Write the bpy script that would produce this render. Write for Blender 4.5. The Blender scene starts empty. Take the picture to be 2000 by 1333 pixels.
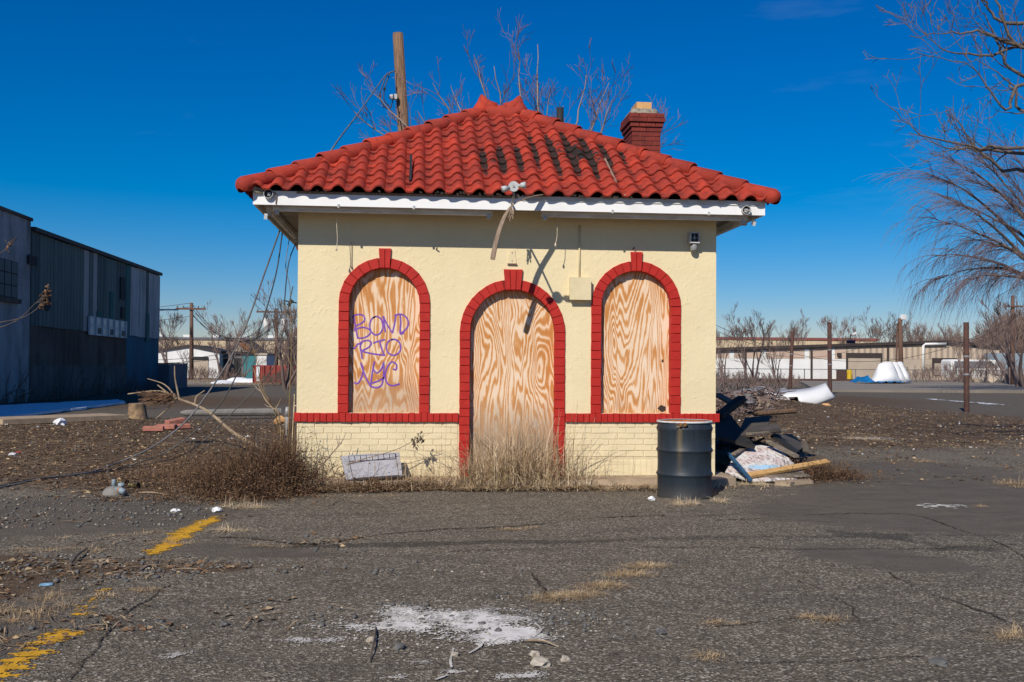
import bpy, bmesh, math, random
import numpy as np
from mathutils import Vector, Matrix, Euler
from mathutils.geometry import tessellate_polygon
from mathutils import noise as mnoise

S = bpy.context.scene
COL = S.collection
R = math.radians
rnd = random.Random(7)
nrng = np.random.default_rng(11)

# ------------------------------------------------------------------ camera
EYE, YAW, PIT, ROL, SHIFT = 1.45, R(5.5), R(0.9), 0.0065, 18.5 / 2000
fw = Vector((math.sin(YAW) * math.cos(PIT), math.cos(YAW) * math.cos(PIT), math.sin(PIT)))
rt0 = Vector((math.cos(YAW), -math.sin(YAW), 0))
up0 = rt0.cross(fw)
CR = rt0 * math.cos(ROL) + up0 * math.sin(ROL)
CU = up0 * math.cos(ROL) - rt0 * math.sin(ROL)
CAMO = Vector((0, 0, EYE))
cd = bpy.data.cameras.new('camera')
cam = bpy.data.objects.new('camera', cd)
COL.objects.link(cam)
cd.sensor_width, cd.lens, cd.shift_y = 36, 35, SHIFT
cd.clip_start, cd.clip_end = 0.1, 5000
M = Matrix((CR, CU, -fw)).transposed().to_4x4()
M.translation = CAMO
cam.matrix_world = M
S.camera = cam

# ------------------------------------------------------------------ sky and sun
LD = Vector((0.525, 1.0, -0.87)).normalized()          # the way sunlight travels
ELEV = math.asin(-LD.z)
AZ = math.atan2(-LD.x, -LD.y)                          # clockwise from +Y
w = bpy.data.worlds.new('World'); S.world = w; w.use_nodes = True
nt = w.node_tree; nt.nodes.clear()
sky = nt.nodes.new('ShaderNodeTexSky'); sky.sky_type = 'NISHITA'; sky.sun_disc = False
sky.sun_elevation, sky.sun_rotation = ELEV, AZ
sky.altitude, sky.air_density, sky.dust_density, sky.ozone_density = 300, 1.0, 0.2, 5.8
hs = nt.nodes.new('ShaderNodeHueSaturation'); hs.inputs['Saturation'].default_value = 1.32
bg = nt.nodes.new('ShaderNodeBackground'); bg.inputs['Strength'].default_value = 0.064
wo = nt.nodes.new('ShaderNodeOutputWorld')
nt.links.new(sky.outputs[0], hs.inputs['Color'])
sp = nt.nodes.new('ShaderNodeSeparateColor'); cb_ = nt.nodes.new('ShaderNodeCombineColor'); nt.links.new(hs.outputs[0], sp.inputs[0])
def lin(a, ka, kb):                                     # deep winter blue: one colour matrix for the whole sky
    m1 = nt.nodes.new('ShaderNodeMath'); m1.operation = 'MULTIPLY'; m1.inputs[1].default_value = ka; nt.links.new(a, m1.inputs[0])
    m2 = nt.nodes.new('ShaderNodeMath'); m2.operation = 'MULTIPLY'; m2.inputs[1].default_value = kb; nt.links.new(sp.outputs[1], m2.inputs[0])
    m3 = nt.nodes.new('ShaderNodeMath'); m3.operation = 'ADD'; nt.links.new(m1.outputs[0], m3.inputs[0]); nt.links.new(m2.outputs[0], m3.inputs[1])
    m4 = nt.nodes.new('ShaderNodeMath'); m4.operation = 'MAXIMUM'; m4.inputs[1].default_value = 0.0; nt.links.new(m3.outputs[0], m4.inputs[0]); return m4.outputs[0]
nt.links.new(lin(sp.outputs[0], 1.6, -0.42), cb_.inputs[0]); nt.links.new(lin(sp.outputs[1], 0.0, 0.96), cb_.inputs[1]); nt.links.new(lin(sp.outputs[2], 1.38, -0.32), cb_.inputs[2])
tc = nt.nodes.new('ShaderNodeTexCoord'); mp_ = nt.nodes.new('ShaderNodeMapping'); mp_.inputs['Scale'].default_value = (1.6, 1.6, 9.0); mp_.inputs['Rotation'].default_value = (0, R(7), R(20))
nz_ = nt.nodes.new('ShaderNodeTexNoise'); nz_.inputs['Scale'].default_value = 1.3; nz_.inputs['Detail'].default_value = 7; nz_.inputs['Roughness'].default_value = 0.6
rp_ = nt.nodes.new('ShaderNodeMapRange'); rp_.inputs[1].default_value, rp_.inputs[2].default_value, rp_.inputs[4].default_value = 0.56, 0.82, 0.16
mx_ = nt.nodes.new('ShaderNodeMix'); mx_.data_type = 'RGBA'; mx_.inputs[7].default_value = (6.0, 7.4, 9.0, 1)      # thin wisps of high cloud
nt.links.new(tc.outputs['Generated'], mp_.inputs[0]); nt.links.new(mp_.outputs[0], nz_.inputs['Vector']); nt.links.new(nz_.outputs['Fac'], rp_.inputs[0])
nt.links.new(rp_.outputs[0], mx_.inputs[0]); nt.links.new(cb_.outputs[0], mx_.inputs[6]); nt.links.new(mx_.outputs[2], bg.inputs['Color']); nt.links.new(bg.outputs[0], wo.inputs['Surface'])
sd = bpy.data.lights.new('sun', 'SUN'); sd.energy = 4.3; sd.angle = R(0.5); sd.color = (1.0, 0.93, 0.83)
sun = bpy.data.objects.new('sun', sd); COL.objects.link(sun)
sun.rotation_euler = LD.to_track_quat('-Z', 'Y').to_euler()
sun.location = (-6, -12, 14)
S.view_settings.view_transform = 'Standard'; S.view_settings.look = 'None'
S.view_settings.gamma = 1; S.view_settings.use_curve_mapping = False
S.view_settings.exposure = 0.12
try:
    S.cycles.max_bounces = 6; S.cycles.diffuse_bounces = 3; S.cycles.transparent_max_bounces = 8
except Exception: pass

# ------------------------------------------------------------------ sight lines: a feature at a known depth
FPX = 35 / 36 * 2000
def ray(px, py):
    return fw + CR * ((px - 1000) / FPX) + CU * ((666.5 - py) / FPX + SHIFT * 2000 / FPX)
def atY(px, py, Y):
    d = ray(px, py); return CAMO + d * (Y / d.y)
def atX(px, py, X):
    d = ray(px, py); return CAMO + d * (X / d.x)
def G(px, py, z=0.0):
    d = ray(px, py); return CAMO + d * ((z - EYE) / d.z)

# ------------------------------------------------------------------ materials
MATS = {}
class NT:
    def __init__(s, name):
        s.m = bpy.data.materials.new(name); s.m.use_nodes = True
        s.t = s.m.node_tree; s.b = s.t.nodes['Principled BSDF']
        s.b.inputs['Specular IOR Level'].default_value = 0.3
        MATS[name] = s.m
    def n(s, typ, **k):
        x = s.t.nodes.new(typ)
        for a, v in k.items(): setattr(x, a, v)
        return x
    def l(s, a, b): s.t.links.new(a, b)
    def pos(s, scale=(1, 1, 1), obj_random=False):
        g = s.n('ShaderNodeNewGeometry').outputs['Position']
        mp = s.n('ShaderNodeMapping'); mp.inputs['Scale'].default_value = scale
        s.l(g, mp.inputs['Vector'])
        if obj_random:
            oi = s.n('ShaderNodeObjectInfo')
            mu = s.n('ShaderNodeVectorMath', operation='SCALE'); mu.inputs[0].default_value = (17, 31, 23)
            s.l(oi.outputs['Random'], mu.inputs['Scale']); s.l(mu.outputs[0], mp.inputs['Location'])
        return mp.outputs[0]
    def noise(s, vec, scale, detail=4, rough=0.55, dist=0.0):
        x = s.n('ShaderNodeTexNoise'); x.inputs['Scale'].default_value = scale
        x.inputs['Detail'].default_value = detail; x.inputs['Roughness'].default_value = rough
        x.inputs['Distortion'].default_value = dist
        s.l(vec, x.inputs['Vector']); return x.outputs['Fac']
    def ramp(s, fac, stops):
        x = s.n('ShaderNodeValToRGB'); e = x.color_ramp.elements
        while len(e) < len(stops): e.new(0.5)
        for k, (p, c) in zip(e, stops):
            k.position = p; k.color = c if len(c) == 4 else (*c, 1)
        s.l(fac, x.inputs[0]); return x.outputs['Color']
    def step(s, fac, a, b):
        return s.ramp(fac, [(a, (0, 0, 0)), (b, (1, 1, 1))])
    def mix(s, fac, a, b, mode='MIX'):
        x = s.n('ShaderNodeMix', data_type='RGBA', blend_type=mode)
        for sock, v in ((x.inputs[0], fac), (x.inputs[6], a), (x.inputs[7], b)):
            if isinstance(v, (int, float)): sock.default_value = v
            elif isinstance(v, tuple): sock.default_value = (*v, 1)
            else: s.l(v, sock)
        return x.outputs[2]
    def math(s, op, a, b=0.0, clamp=False):
        x = s.n('ShaderNodeMath', operation=op); x.use_clamp = clamp
        for sock, v in ((x.inputs[0], a), (x.inputs[1], b)):
            if isinstance(v, (int, float)): sock.default_value = v
            else: s.l(v, sock)
        return x.outputs[0]
    def madd(s, a, b, c):
        o = s.math('MULTIPLY_ADD', a, b); o.node.inputs[2].default_value = c; return o
    def bump(s, h, strength=0.4, dist=0.01, prev=None):
        x = s.n('ShaderNodeBump'); x.inputs['Strength'].default_value = strength
        x.inputs['Distance'].default_value = dist
        s.l(h, x.inputs['Height'])
        if prev is not None: s.l(prev, x.inputs['Normal'])
        return x.outputs[0]
    def fin(s, color, rough=0.8, normal=None, metal=0.0):
        if isinstance(color, tuple): s.b.inputs['Base Color'].default_value = (*color, 1)
        else: s.l(color, s.b.inputs['Base Color'])
        if isinstance(rough, (int, float)): s.b.inputs['Roughness'].default_value = rough
        else: s.l(rough, s.b.inputs['Roughness'])
        s.b.inputs['Metallic'].default_value = metal
        if normal is not None: s.l(normal, s.b.inputs['Normal'])
        return s.m
def simple(name, c1, c2=None, scale=6, rough=0.8, bump=0.3, bscale=60, bdist=0.004, stretch=(1, 1, 1), metal=0.0, lo=0.35, hi=0.65, orand=0.0, detail=5, streak=0.0):
    t = NT(name); p = t.pos(stretch)
    c2 = c2 or tuple(x * 0.75 for x in c1)
    c = t.mix(t.step(t.noise(p, scale, detail, 0.6), lo, hi), c1, c2)
    if streak:
        st_ = t.noise(t.pos((1.4, 1.4, 0.16)), 1.0, 6, 0.68)
        c = t.mix(t.math('MULTIPLY', t.step(st_, 0.50, 0.72), streak), c, tuple(x * 0.22 for x in c1))
        c = t.mix(t.math('MULTIPLY', t.step(t.noise(t.pos((1, 1, 0.5)), 0.9, 7, 0.7), 0.55, 0.66), streak * 0.8), c, tuple(x * 0.5 for x in c1))
    if orand:
        oi = t.n('ShaderNodeObjectInfo')
        v = t.math('MULTIPLY_ADD', oi.outputs['Random'], orand * 2)
        v.node.inputs[2].default_value = 1 - orand
        hsv = t.n('ShaderNodeHueSaturation'); t.l(v, hsv.inputs['Value']); t.l(c, hsv.inputs['Color'])
        c = hsv.outputs[0]
    nrm = t.bump(t.noise(p, bscale, 4), bump, bdist) if bump else None
    return t.fin(c, rough, nrm, metal)

# stucco
t = NT('stucco'); p = t.pos()
c = t.mix(t.step(t.noise(p, 1.6, 6, 0.6), 0.35, 0.7), (0.76, 0.645, 0.40), (0.70, 0.59, 0.36))
c = t.mix(t.math('MULTIPLY', t.step(t.noise(t.pos((9, 9, 1.2)), 1.0, 5, 0.6), 0.6, 0.85), 0.3), c, (0.55, 0.46, 0.30))
c = t.mix(t.step(t.noise(p, 38, 2, 0.5), 0.76, 0.79), c, (0.42, 0.34, 0.22))
vz = t.n('ShaderNodeTexVoronoi', distance='EUCLIDEAN', feature='SMOOTH_F1'); vz.inputs['Scale'].default_value = 22
mpd = t.n('ShaderNodeVectorMath', operation='ADD'); nz = t.n('ShaderNodeTexNoise'); nz.inputs['Scale'].default_value = 9
t.l(p, nz.inputs['Vector']); t.l(p, mpd.inputs[0]); t.l(nz.outputs['Color'], mpd.inputs[1]); t.l(mpd.outputs[0], vz.inputs['Vector'])
b1 = t.bump(t.noise(p, 16, 6, 0.62, 0.4), 0.28, 0.02)
b2 = t.bump(t.step(t.noise(p, 11, 2, 0.5, 0.6), 0.60, 0.68), 0.24, 0.008, b1)
t.fin(c, 0.72, t.bump(t.noise(p, 120, 2), 0.25, 0.003, b2))
# painted brick of the base
t = NT('cream_brick'); p = t.pos()
c = t.mix(t.step(t.noise(p, 3, 6), 0.35, 0.7), (0.76, 0.65, 0.41), (0.67, 0.565, 0.36))
c = t.mix(t.math('MULTIPLY', t.step(t.noise(t.pos((5, 5, 14)), 1.0, 5, 0.6), 0.60, 0.75), 0.4), c, (0.50, 0.41, 0.26))
t.fin(c, 0.75, t.bump(t.noise(p, 45, 5, 0.6), 0.5, 0.008))
# glossy red trim brick
t = NT('red_trim'); p = t.pos((1, 1, 1), True)
c = t.mix(t.step(t.noise(p, 5, 5), 0.3, 0.7), (0.46, 0.022, 0.014), (0.37, 0.015, 0.010))
c = t.mix(t.step(t.noise(p, 55, 3), 0.74, 0.78), c, (0.58, 0.13, 0.085))
t.fin(c, 0.62, t.bump(t.noise(p, 40, 5, 0.6), 0.55, 0.007))
# roof tile: painted red, worn, sooty growth in the pans around one place
t = NT('roof_tile'); p = t.pos()
oi = t.n('ShaderNodeObjectInfo')
c = t.mix(oi.outputs['Random'], (0.50, 0.050, 0.023), (0.33, 0.036, 0.020))
c = t.mix(t.step(t.noise(p, 3.5, 7, 0.7), 0.42, 0.68), c, (0.25, 0.034, 0.022))
c = t.mix(t.math('MULTIPLY', t.step(t.noise(t.pos((11, 5, 5)), 1.0, 6, 0.72), 0.54, 0.72), 0.8), c, (0.12, 0.022, 0.016))
c = t.mix(t.math('MULTIPLY', t.step(t.noise(p, 90, 4, 0.7), 0.52, 0.66), 0.55), c, (0.13, 0.024, 0.018))
c = t.mix(t.step(t.noise(p, 24, 5, 0.7), 0.70, 0.76), c, (0.48, 0.10, 0.07))
at = t.n('ShaderNodeAttribute', attribute_name='pan')
def blob(t, center, sc):
    g = t.n('ShaderNodeNewGeometry').outputs['Position']
    a = t.n('ShaderNodeVectorMath', operation='SUBTRACT'); a.inputs[1].default_value = center; t.l(g, a.inputs[0])
    b = t.n('ShaderNodeVectorMath', operation='MULTIPLY'); b.inputs[1].default_value = sc; t.l(a.outputs[0], b.inputs[0])
    d = t.n('ShaderNodeVectorMath', operation='LENGTH'); t.l(b.outputs[0], d.inputs[0])
    return t.math('SUBTRACT', 1.0, d.outputs['Value'], True)
mo = t.math('ADD', blob(t, (2.12, 13.2, 4.30), (1 / 1.30, 0.0, 1 / 0.90)), t.math('MULTIPLY', blob(t, (0.95, 13.0, 4.10), (1 / 0.55, 0.0, 1 / 0.55)), 0.8), True)
mo = t.madd(mo, 1.2, -0.50)
mo = t.math('ADD', mo, t.math('MULTIPLY', at.outputs['Fac'], 0.46))
mo = t.math('ADD', mo, t.madd(t.noise(p, 9, 6, 0.7), 1.1, -0.55))
c = t.mix(t.step(mo, 0.42, 0.55), c, (0.022, 0.016, 0.013))
edge = t.math('MULTIPLY', t.step(at.outputs['Fac'], 0.55, 1.0), t.step(t.noise(p, 14, 4), 0.42, 0.6))
c = t.mix(t.math('MULTIPLY', edge, 0.55), c, (0.08, 0.02, 0.015))
t.fin(c, 0.82, t.bump(t.noise(p, 110, 4, 0.7), 0.6, 0.006, t.bump(t.noise(p, 14, 3), 0.4, 0.02)))
# weathered plywood with cathedral grain
def plywood(name, off, grey, freq, zs):
    t = NT(name); p = t.pos((2.6, 1, zs)); mp = p.node; mp.inputs['Location'].default_value = off
    n1 = t.noise(p, 1.0, 2.5, 0.42, 0.55)
    wig = t.noise(t.pos((22, 1, 3.0)), 1.0, 3, 0.6)
    ph = t.math('ADD', t.math('MULTIPLY', n1, freq), t.math('MULTIPLY', wig, 6.5))
    sn = t.math('SINE', ph)
    fine = t.noise(t.pos((240, 1, 5)), 1.0, 3)
    v = t.math('ADD', t.madd(sn, 0.21, 0.38), t.math('MULTIPLY', fine, 0.34))
    fad = t.noise(t.pos((2.2, 1, 1.4)), 1.0, 5, 0.6)
    v = t.math('ADD', v, t.madd(fad, 0.9, -0.45))
    c = t.ramp(v, [(0.30, (0.50, 0.205, 0.055)), (0.52, (0.60, 0.30, 0.115)), (0.64, (0.74, 0.54, 0.36)), (0.95, (0.78, 0.62, 0.46))])
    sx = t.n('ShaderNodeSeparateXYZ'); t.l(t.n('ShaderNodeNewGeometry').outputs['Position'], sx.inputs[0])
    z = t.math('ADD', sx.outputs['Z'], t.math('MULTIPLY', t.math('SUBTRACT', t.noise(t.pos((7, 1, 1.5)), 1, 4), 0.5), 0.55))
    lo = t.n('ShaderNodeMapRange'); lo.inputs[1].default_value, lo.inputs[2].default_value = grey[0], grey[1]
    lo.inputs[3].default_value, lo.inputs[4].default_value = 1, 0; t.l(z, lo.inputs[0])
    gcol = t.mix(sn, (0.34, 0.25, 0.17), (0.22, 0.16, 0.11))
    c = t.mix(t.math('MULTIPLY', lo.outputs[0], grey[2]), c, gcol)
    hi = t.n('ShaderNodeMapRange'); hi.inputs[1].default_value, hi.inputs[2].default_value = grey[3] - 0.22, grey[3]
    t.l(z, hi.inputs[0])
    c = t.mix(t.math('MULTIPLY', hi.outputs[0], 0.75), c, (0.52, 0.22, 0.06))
    t.fin(c, 0.75, t.bump(v, 0.15, 0.003))
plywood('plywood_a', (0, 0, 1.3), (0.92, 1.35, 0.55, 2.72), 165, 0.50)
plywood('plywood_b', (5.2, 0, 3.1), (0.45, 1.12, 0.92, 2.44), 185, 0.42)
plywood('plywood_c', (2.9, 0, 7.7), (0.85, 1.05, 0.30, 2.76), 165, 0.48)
# ground
t = NT('asphalt'); p = t.pos()
att_d = t.n('ShaderNodeAttribute', attribute_name='dirt').outputs['Fac']
att_f = t.n('ShaderNodeAttribute', attribute_name='fine').outputs['Fac']
att_k = t.n('ShaderNodeAttribute', attribute_name='worn').outputs['Fac']
v1 = t.n('ShaderNodeTexVoronoi'); v1.inputs['Scale'].default_value = 85; t.l(t.pos((1, 1, 0)), v1.inputs['Vector'])
sep = t.n('ShaderNodeSeparateColor'); t.l(v1.outputs['Color'], sep.inputs[0])
v2 = t.n('ShaderNodeTexVoronoi'); v2.inputs['Scale'].default_value = 34; t.l(t.pos((1, 1, 0)), v2.inputs['Vector'])
sep2 = t.n('ShaderNodeSeparateColor'); t.l(v2.outputs['Color'], sep2.inputs[0])
big = t.noise(p, 0.8, 6, 0.6)
mid = t.noise(p, 4.5, 6, 0.65)
base = t.mix(big, (0.112, 0.094, 0.069), (0.182, 0.153, 0.112))
base = t.mix(t.math('MULTIPLY', t.step(mid, 0.45, 0.7), 0.45), base, (0.080, 0.069, 0.055))
agg = t.ramp(sep.outputs[0], [(0.0, (0.030, 0.026, 0.022)), (0.42, (0.120, 0.100, 0.074)), (0.80, (0.222, 0.186, 0.138)), (0.96, (0.52, 0.46, 0.37))])
rough_c = t.mix(0.66, base, agg)
rough_c = t.mix(t.math('MULTIPLY', t.step(t.noise(t.pos((0.9, 3.2, 1)), 1.0, 6, 0.65), 0.50, 0.66), 0.42), rough_c, (0.075, 0.066, 0.056))
rough_c = t.mix(t.math('MULTIPLY', t.step(t.noise(t.pos((1.3, 2.6, 3)), 1.0, 7, 0.7), 0.56, 0.70), 0.35), rough_c, (0.23, 0.195, 0.15))
chip = t.math('MULTIPLY', t.step(sep2.outputs[1], 0.86, 0.88), t.math('LESS_THAN', v2.outputs['Distance'], 0.34))
rough_c = t.mix(t.math('MULTIPLY', chip, 0.8), rough_c, (0.42, 0.375, 0.31))
fine_c = t.mix(t.noise(p, 60, 4, 0.7), (0.098, 0.083, 0.065), (0.165, 0.140, 0.110))
fine_c = t.mix(t.math('MULTIPLY', t.step(t.noise(t.pos((1.2, 3.0, 1)), 1.4, 7, 0.68), 0.44, 0.68), 0.5), fine_c, (0.066, 0.058, 0.050))
fine_c = t.mix(t.math('MULTIPLY', t.step(t.noise(t.pos((1.7, 2.4, 5)), 1.6, 7, 0.7), 0.55, 0.72), 0.45), fine_c, (0.19, 0.16, 0.125))
fine_c = t.mix(t.step(t.noise(p, 150, 2), 0.70, 0.76), fine_c, (0.30, 0.28, 0.25))
fmask = t.math('ADD', att_f, t.math('MULTIPLY', t.math('SUBTRACT', t.noise(p, 5, 6, 0.7), 0.5), 0.6))
c = t.mix(t.step(fmask, 0.45, 0.56), rough_c, fine_c)
dm = t.math('ADD', att_d, t.math('MULTIPLY', t.math('SUBTRACT', t.noise(p, 2.6, 8, 0.72), 0.5), 1.3))
soil = t.mix(t.noise(p, 30, 6, 0.75), (0.030, 0.021, 0.014), (0.185, 0.125, 0.078))
soil = t.mix(t.step(t.noise(p, 70, 3, 0.7), 0.66, 0.70), soil, (0.26, 0.20, 0.13))
c = t.mix(t.step(dm, 0.42, 0.66), c, soil)
wm = t.math('ADD', att_k, t.math('MULTIPLY', t.math('SUBTRACT', t.noise(p, 7, 7, 0.75), 0.5), 0.9))
c = t.mix(t.math('MULTIPLY', t.step(wm, 0.55, 0.8), 0.6), c, (0.035, 0.032, 0.029))
hgt = t.math('ADD', v1.outputs['Distance'], t.math('MULTIPLY', t.noise(p, 40, 5, 0.7), 1.2))
t.fin(c, 0.9, t.bump(hgt, 0.7, 0.012, t.bump(mid, 0.5, 0.05)))
t.b.inputs['Specular IOR Level'].default_value = 0.15

simple('white_paint', (0.80, 0.80, 0.79), (0.70, 0.69, 0.66), 3, 0.6, 0.15, 40, lo=0.5, hi=0.8)
simple('rim_grey', (0.60, 0.61, 0.61), (0.40, 0.36, 0.31), 14, 0.55, 0.2, 40, lo=0.5, hi=0.75)
simple('old_white_paint', (0.74, 0.73, 0.70), (0.55, 0.52, 0.47), 4, 0.7, 0.2, 50, stretch=(1, 1, 4))
simple('soffit_board', (0.50, 0.45, 0.38), (0.38, 0.33, 0.27), 5, 0.8, 0.3, 40, stretch=(1, 6, 1))
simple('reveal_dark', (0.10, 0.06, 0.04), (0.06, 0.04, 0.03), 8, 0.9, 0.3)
simple('roof_under', (0.05, 0.035, 0.03), None, 8, 0.95, 0.4)
simple('mortar_cream', (0.70, 0.59, 0.37), (0.60, 0.50, 0.31), 9, 0.85, 0.4, 70)
simple('mortar_red', (0.25, 0.014, 0.010), (0.18, 0.012, 0.01), 9, 0.7, 0.4, 70)
simple('chimney_brick', (0.22, 0.032, 0.022), (0.14, 0.024, 0.018), 7, 0.8, 0.5, 50, orand=0.12)
simple('mortar_grey', (0.28, 0.17, 0.13), None, 9, 0.9, 0.4, 70)
simple('cement_cap', (0.44, 0.39, 0.30), (0.15, 0.13, 0.10), 14, 0.95, 0.9, 60, 0.012)
simple('clay_flue', (0.66, 0.38, 0.16), (0.55, 0.30, 0.12), 5, 0.8, 0.3)
simple('black_metal', (0.03, 0.03, 0.032), None, 10, 0.55, 0.2)
simple('grey_metal', (0.34, 0.35, 0.35), (0.24, 0.24, 0.24), 12, 0.5, 0.2, metal=0.3)
simple('fixture_grey', (0.50, 0.51, 0.51), (0.38, 0.38, 0.37), 20, 0.55, 0.2)
simple('cream_metal', (0.72, 0.61, 0.38), (0.64, 0.54, 0.33), 6, 0.6, 0.15)
simple('cable_black', (0.020, 0.020, 0.022), (0.05, 0.05, 0.05), 5, 0.5, 0.0)
simple('cord_cream', (0.66, 0.58, 0.42), None, 8, 0.6, 0.0)
simple('old_wood', (0.34, 0.25, 0.18), (0.18, 0.13, 0.095), 6, 0.9, 0.6, 30, stretch=(6, 6, 0.6))
simple('pole_wood', (0.30, 0.18, 0.105), (0.11, 0.068, 0.045), 5, 0.9, 0.9, 20, 0.02, stretch=(9, 9, 0.5))
simple('far_pole', (0.15, 0.085, 0.06), None, 5, 0.9, 0.2)
simple('rust_post', (0.095, 0.045, 0.032), (0.055, 0.03, 0.025), 6, 0.8, 0.4, 30)
simple('rust', (0.42, 0.17, 0.05), (0.22, 0.08, 0.03), 18, 0.85, 0.5, 60)
simple('bark', (0.16, 0.125, 0.105), (0.085, 0.066, 0.056), 9, 0.9, 0.5, 40)
simple('twig_pink', (0.19, 0.125, 0.13), (0.10, 0.066, 0.07), 2, 0.85, 0.0)
simple('twig_pale', (0.36, 0.29, 0.25), (0.20, 0.15, 0.13), 2, 0.85, 0.0)
simple('twig_brown', (0.205, 0.148, 0.128), (0.13, 0.094, 0.082), 0.7, 0.9, 0.0)
simple('willow_twig', (0.19, 0.13, 0.13), (0.11, 0.08, 0.085), 1, 0.85, 0.0)
simple('far_wood_twig', (0.20, 0.135, 0.11), (0.125, 0.085, 0.07), 0.15, 0.95, 0.0)
simple('dead_stem', (0.40, 0.31, 0.21), (0.22, 0.16, 0.10), 6, 0.9, 0.0)
simple('green_stem', (0.17, 0.135, 0.055), (0.25, 0.16, 0.08), 5, 0.8, 0.0)
simple('straw', (0.52, 0.385, 0.225), (0.28, 0.19, 0.105), 9, 0.85, 0.0, lo=0.4, hi=0.6)
simple('straw_pale', (0.76, 0.62, 0.41), (0.50, 0.38, 0.23), 9, 0.85, 0.0, lo=0.4, hi=0.6)
simple('brush_brown', (0.165, 0.095, 0.052), (0.062, 0.036, 0.023), 5, 0.9, 0.0, lo=0.4, hi=0.6)
simple('leaf_brown', (0.14, 0.080, 0.043), (0.36, 0.23, 0.125), 40, 0.85, 0.0, lo=0.5, hi=0.75)
simple('leaf_dark', (0.07, 0.052, 0.038), (0.16, 0.12, 0.085), 30, 0.8, 0.0)
simple('stone_dark', (0.085, 0.084, 0.082), (0.15, 0.145, 0.135), 25, 0.9, 0.3, 90)
simple('stone_pale', (0.45, 0.40, 0.32), (0.30, 0.26, 0.20), 20, 0.9, 0.3, 90)
simple('paper_white', (0.78, 0.78, 0.77), (0.68, 0.68, 0.68), 20, 0.6, 0.0)
simple('yellow_paint', (0.62, 0.33, 0.015), (0.42, 0.22, 0.015), 30, 0.8, 0.4, 90, lo=0.42, hi=0.68)
simple('plaster_spill', (0.56, 0.53, 0.48), (0.30, 0.27, 0.235), 9, 0.95, 0.7, 60, 0.006, lo=0.40, hi=0.72)
simple('plaster_core', (0.68, 0.65, 0.60), (0.48, 0.455, 0.42), 11, 0.95, 0.6, 60, 0.006, lo=0.42, hi=0.7)
simple('crack_soil', (0.040, 0.031, 0.022), (0.075, 0.057, 0.040), 20, 0.95, 0.5, 80)
simple('concrete', (0.43, 0.325, 0.22), (0.28, 0.215, 0.15), 4, 0.9, 0.4, 40)
simple('concrete_grey', (0.26, 0.245, 0.22), (0.17, 0.16, 0.145), 3, 0.9, 0.4, 40)
simple('grey_plastic', (0.36, 0.36, 0.385), (0.30, 0.30, 0.32), 6, 0.45, 0.05)
simple('crumple_grey', (0.27, 0.265, 0.28), (0.14, 0.135, 0.14), 3, 0.6, 0.8, 6, 0.1)
simple('white_plastic', (0.70, 0.70, 0.69), (0.60, 0.60, 0.58), 3, 0.4, 0.05, lo=0.55, hi=0.8)
simple('blue_tarp', (0.010, 0.17, 0.40), (0.008, 0.12, 0.30), 3, 0.5, 0.6, 8, 0.05)
simple('tar_board', (0.060, 0.052, 0.045), (0.10, 0.085, 0.07), 6, 0.9, 0.6, 25, 0.01)
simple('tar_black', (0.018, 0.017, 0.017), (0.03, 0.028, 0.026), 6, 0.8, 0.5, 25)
simple('grey_board', (0.24, 0.20, 0.155), (0.13, 0.105, 0.08), 7, 0.9, 0.5, 30, stretch=(1.2, 1.2, 4))
simple('lumber', (0.62, 0.38, 0.15), (0.42, 0.24, 0.09), 9, 0.8, 0.3, 40, stretch=(1, 5, 5))
simple('blue_bar', (0.035, 0.105, 0.19), (0.025, 0.07, 0.13), 8, 0.55, 0.2)
simple('pink_brick', (0.46, 0.19, 0.14), (0.34, 0.14, 0.10), 12, 0.9, 0.5, 60)
simple('stump_wood', (0.34, 0.23, 0.13), (0.13, 0.09, 0.06), 8, 0.9, 0.9, 30, 0.02)
simple('brass', (0.16, 0.13, 0.06), (0.09, 0.07, 0.035), 30, 0.5, 0.2, metal=0.5)
simple('blue_grey_paint', (0.26, 0.33, 0.37), (0.20, 0.25, 0.28), 15, 0.5, 0.2)
simple('snow', (0.80, 0.82, 0.85), (0.70, 0.72, 0.76), 3, 0.8, 0.5, 10, 0.03)
simple('graffiti', (0.17, 0.060, 0.37), (0.25, 0.13, 0.42), 30, 0.6, 0.0, lo=0.45, hi=0.7)
simple('far_white', (0.76, 0.76, 0.73), (0.66, 0.65, 0.61), 0.5, 0.8, 0.0)
simple('far_tan', (0.50, 0.40, 0.30), (0.44, 0.35, 0.26), 0.3, 0.8, 0.0)
simple('far_pinktan', (0.52, 0.385, 0.30), (0.46, 0.34, 0.26), 0.4, 0.8, 0.0)
simple('far_buff', (0.58, 0.46, 0.30), (0.50, 0.39, 0.25), 0.2, 0.85, 0.0)
simple('far_concrete', (0.46, 0.38, 0.29), (0.38, 0.31, 0.235), 0.4, 0.85, 0.0)
simple('far_trim', (0.055, 0.042, 0.038), None, 1, 0.7, 0.0)
simple('far_red_trim', (0.26, 0.09, 0.075), None, 1, 0.7, 0.0)
simple('far_dark', (0.028, 0.028, 0.03), None, 1, 0.8, 0.0)
simple('far_grey', (0.16, 0.16, 0.17), (0.11, 0.11, 0.12), 0.5, 0.8, 0.0)
simple('teal_far', (0.045, 0.20, 0.22), (0.035, 0.15, 0.17), 0.5, 0.7, 0.0)
simple('container_red', (0.30, 0.065, 0.048), (0.24, 0.05, 0.04), 0.5, 0.7, 0.0)
simple('yellow_far', (0.72, 0.48, 0.02), None, 1, 0.6, 0.0)
simple('block_white', (0.40, 0.40, 0.385), (0.22, 0.22, 0.21), 0.7, 0.9, 0.3, 8, 0.02, streak=0.75)
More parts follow.
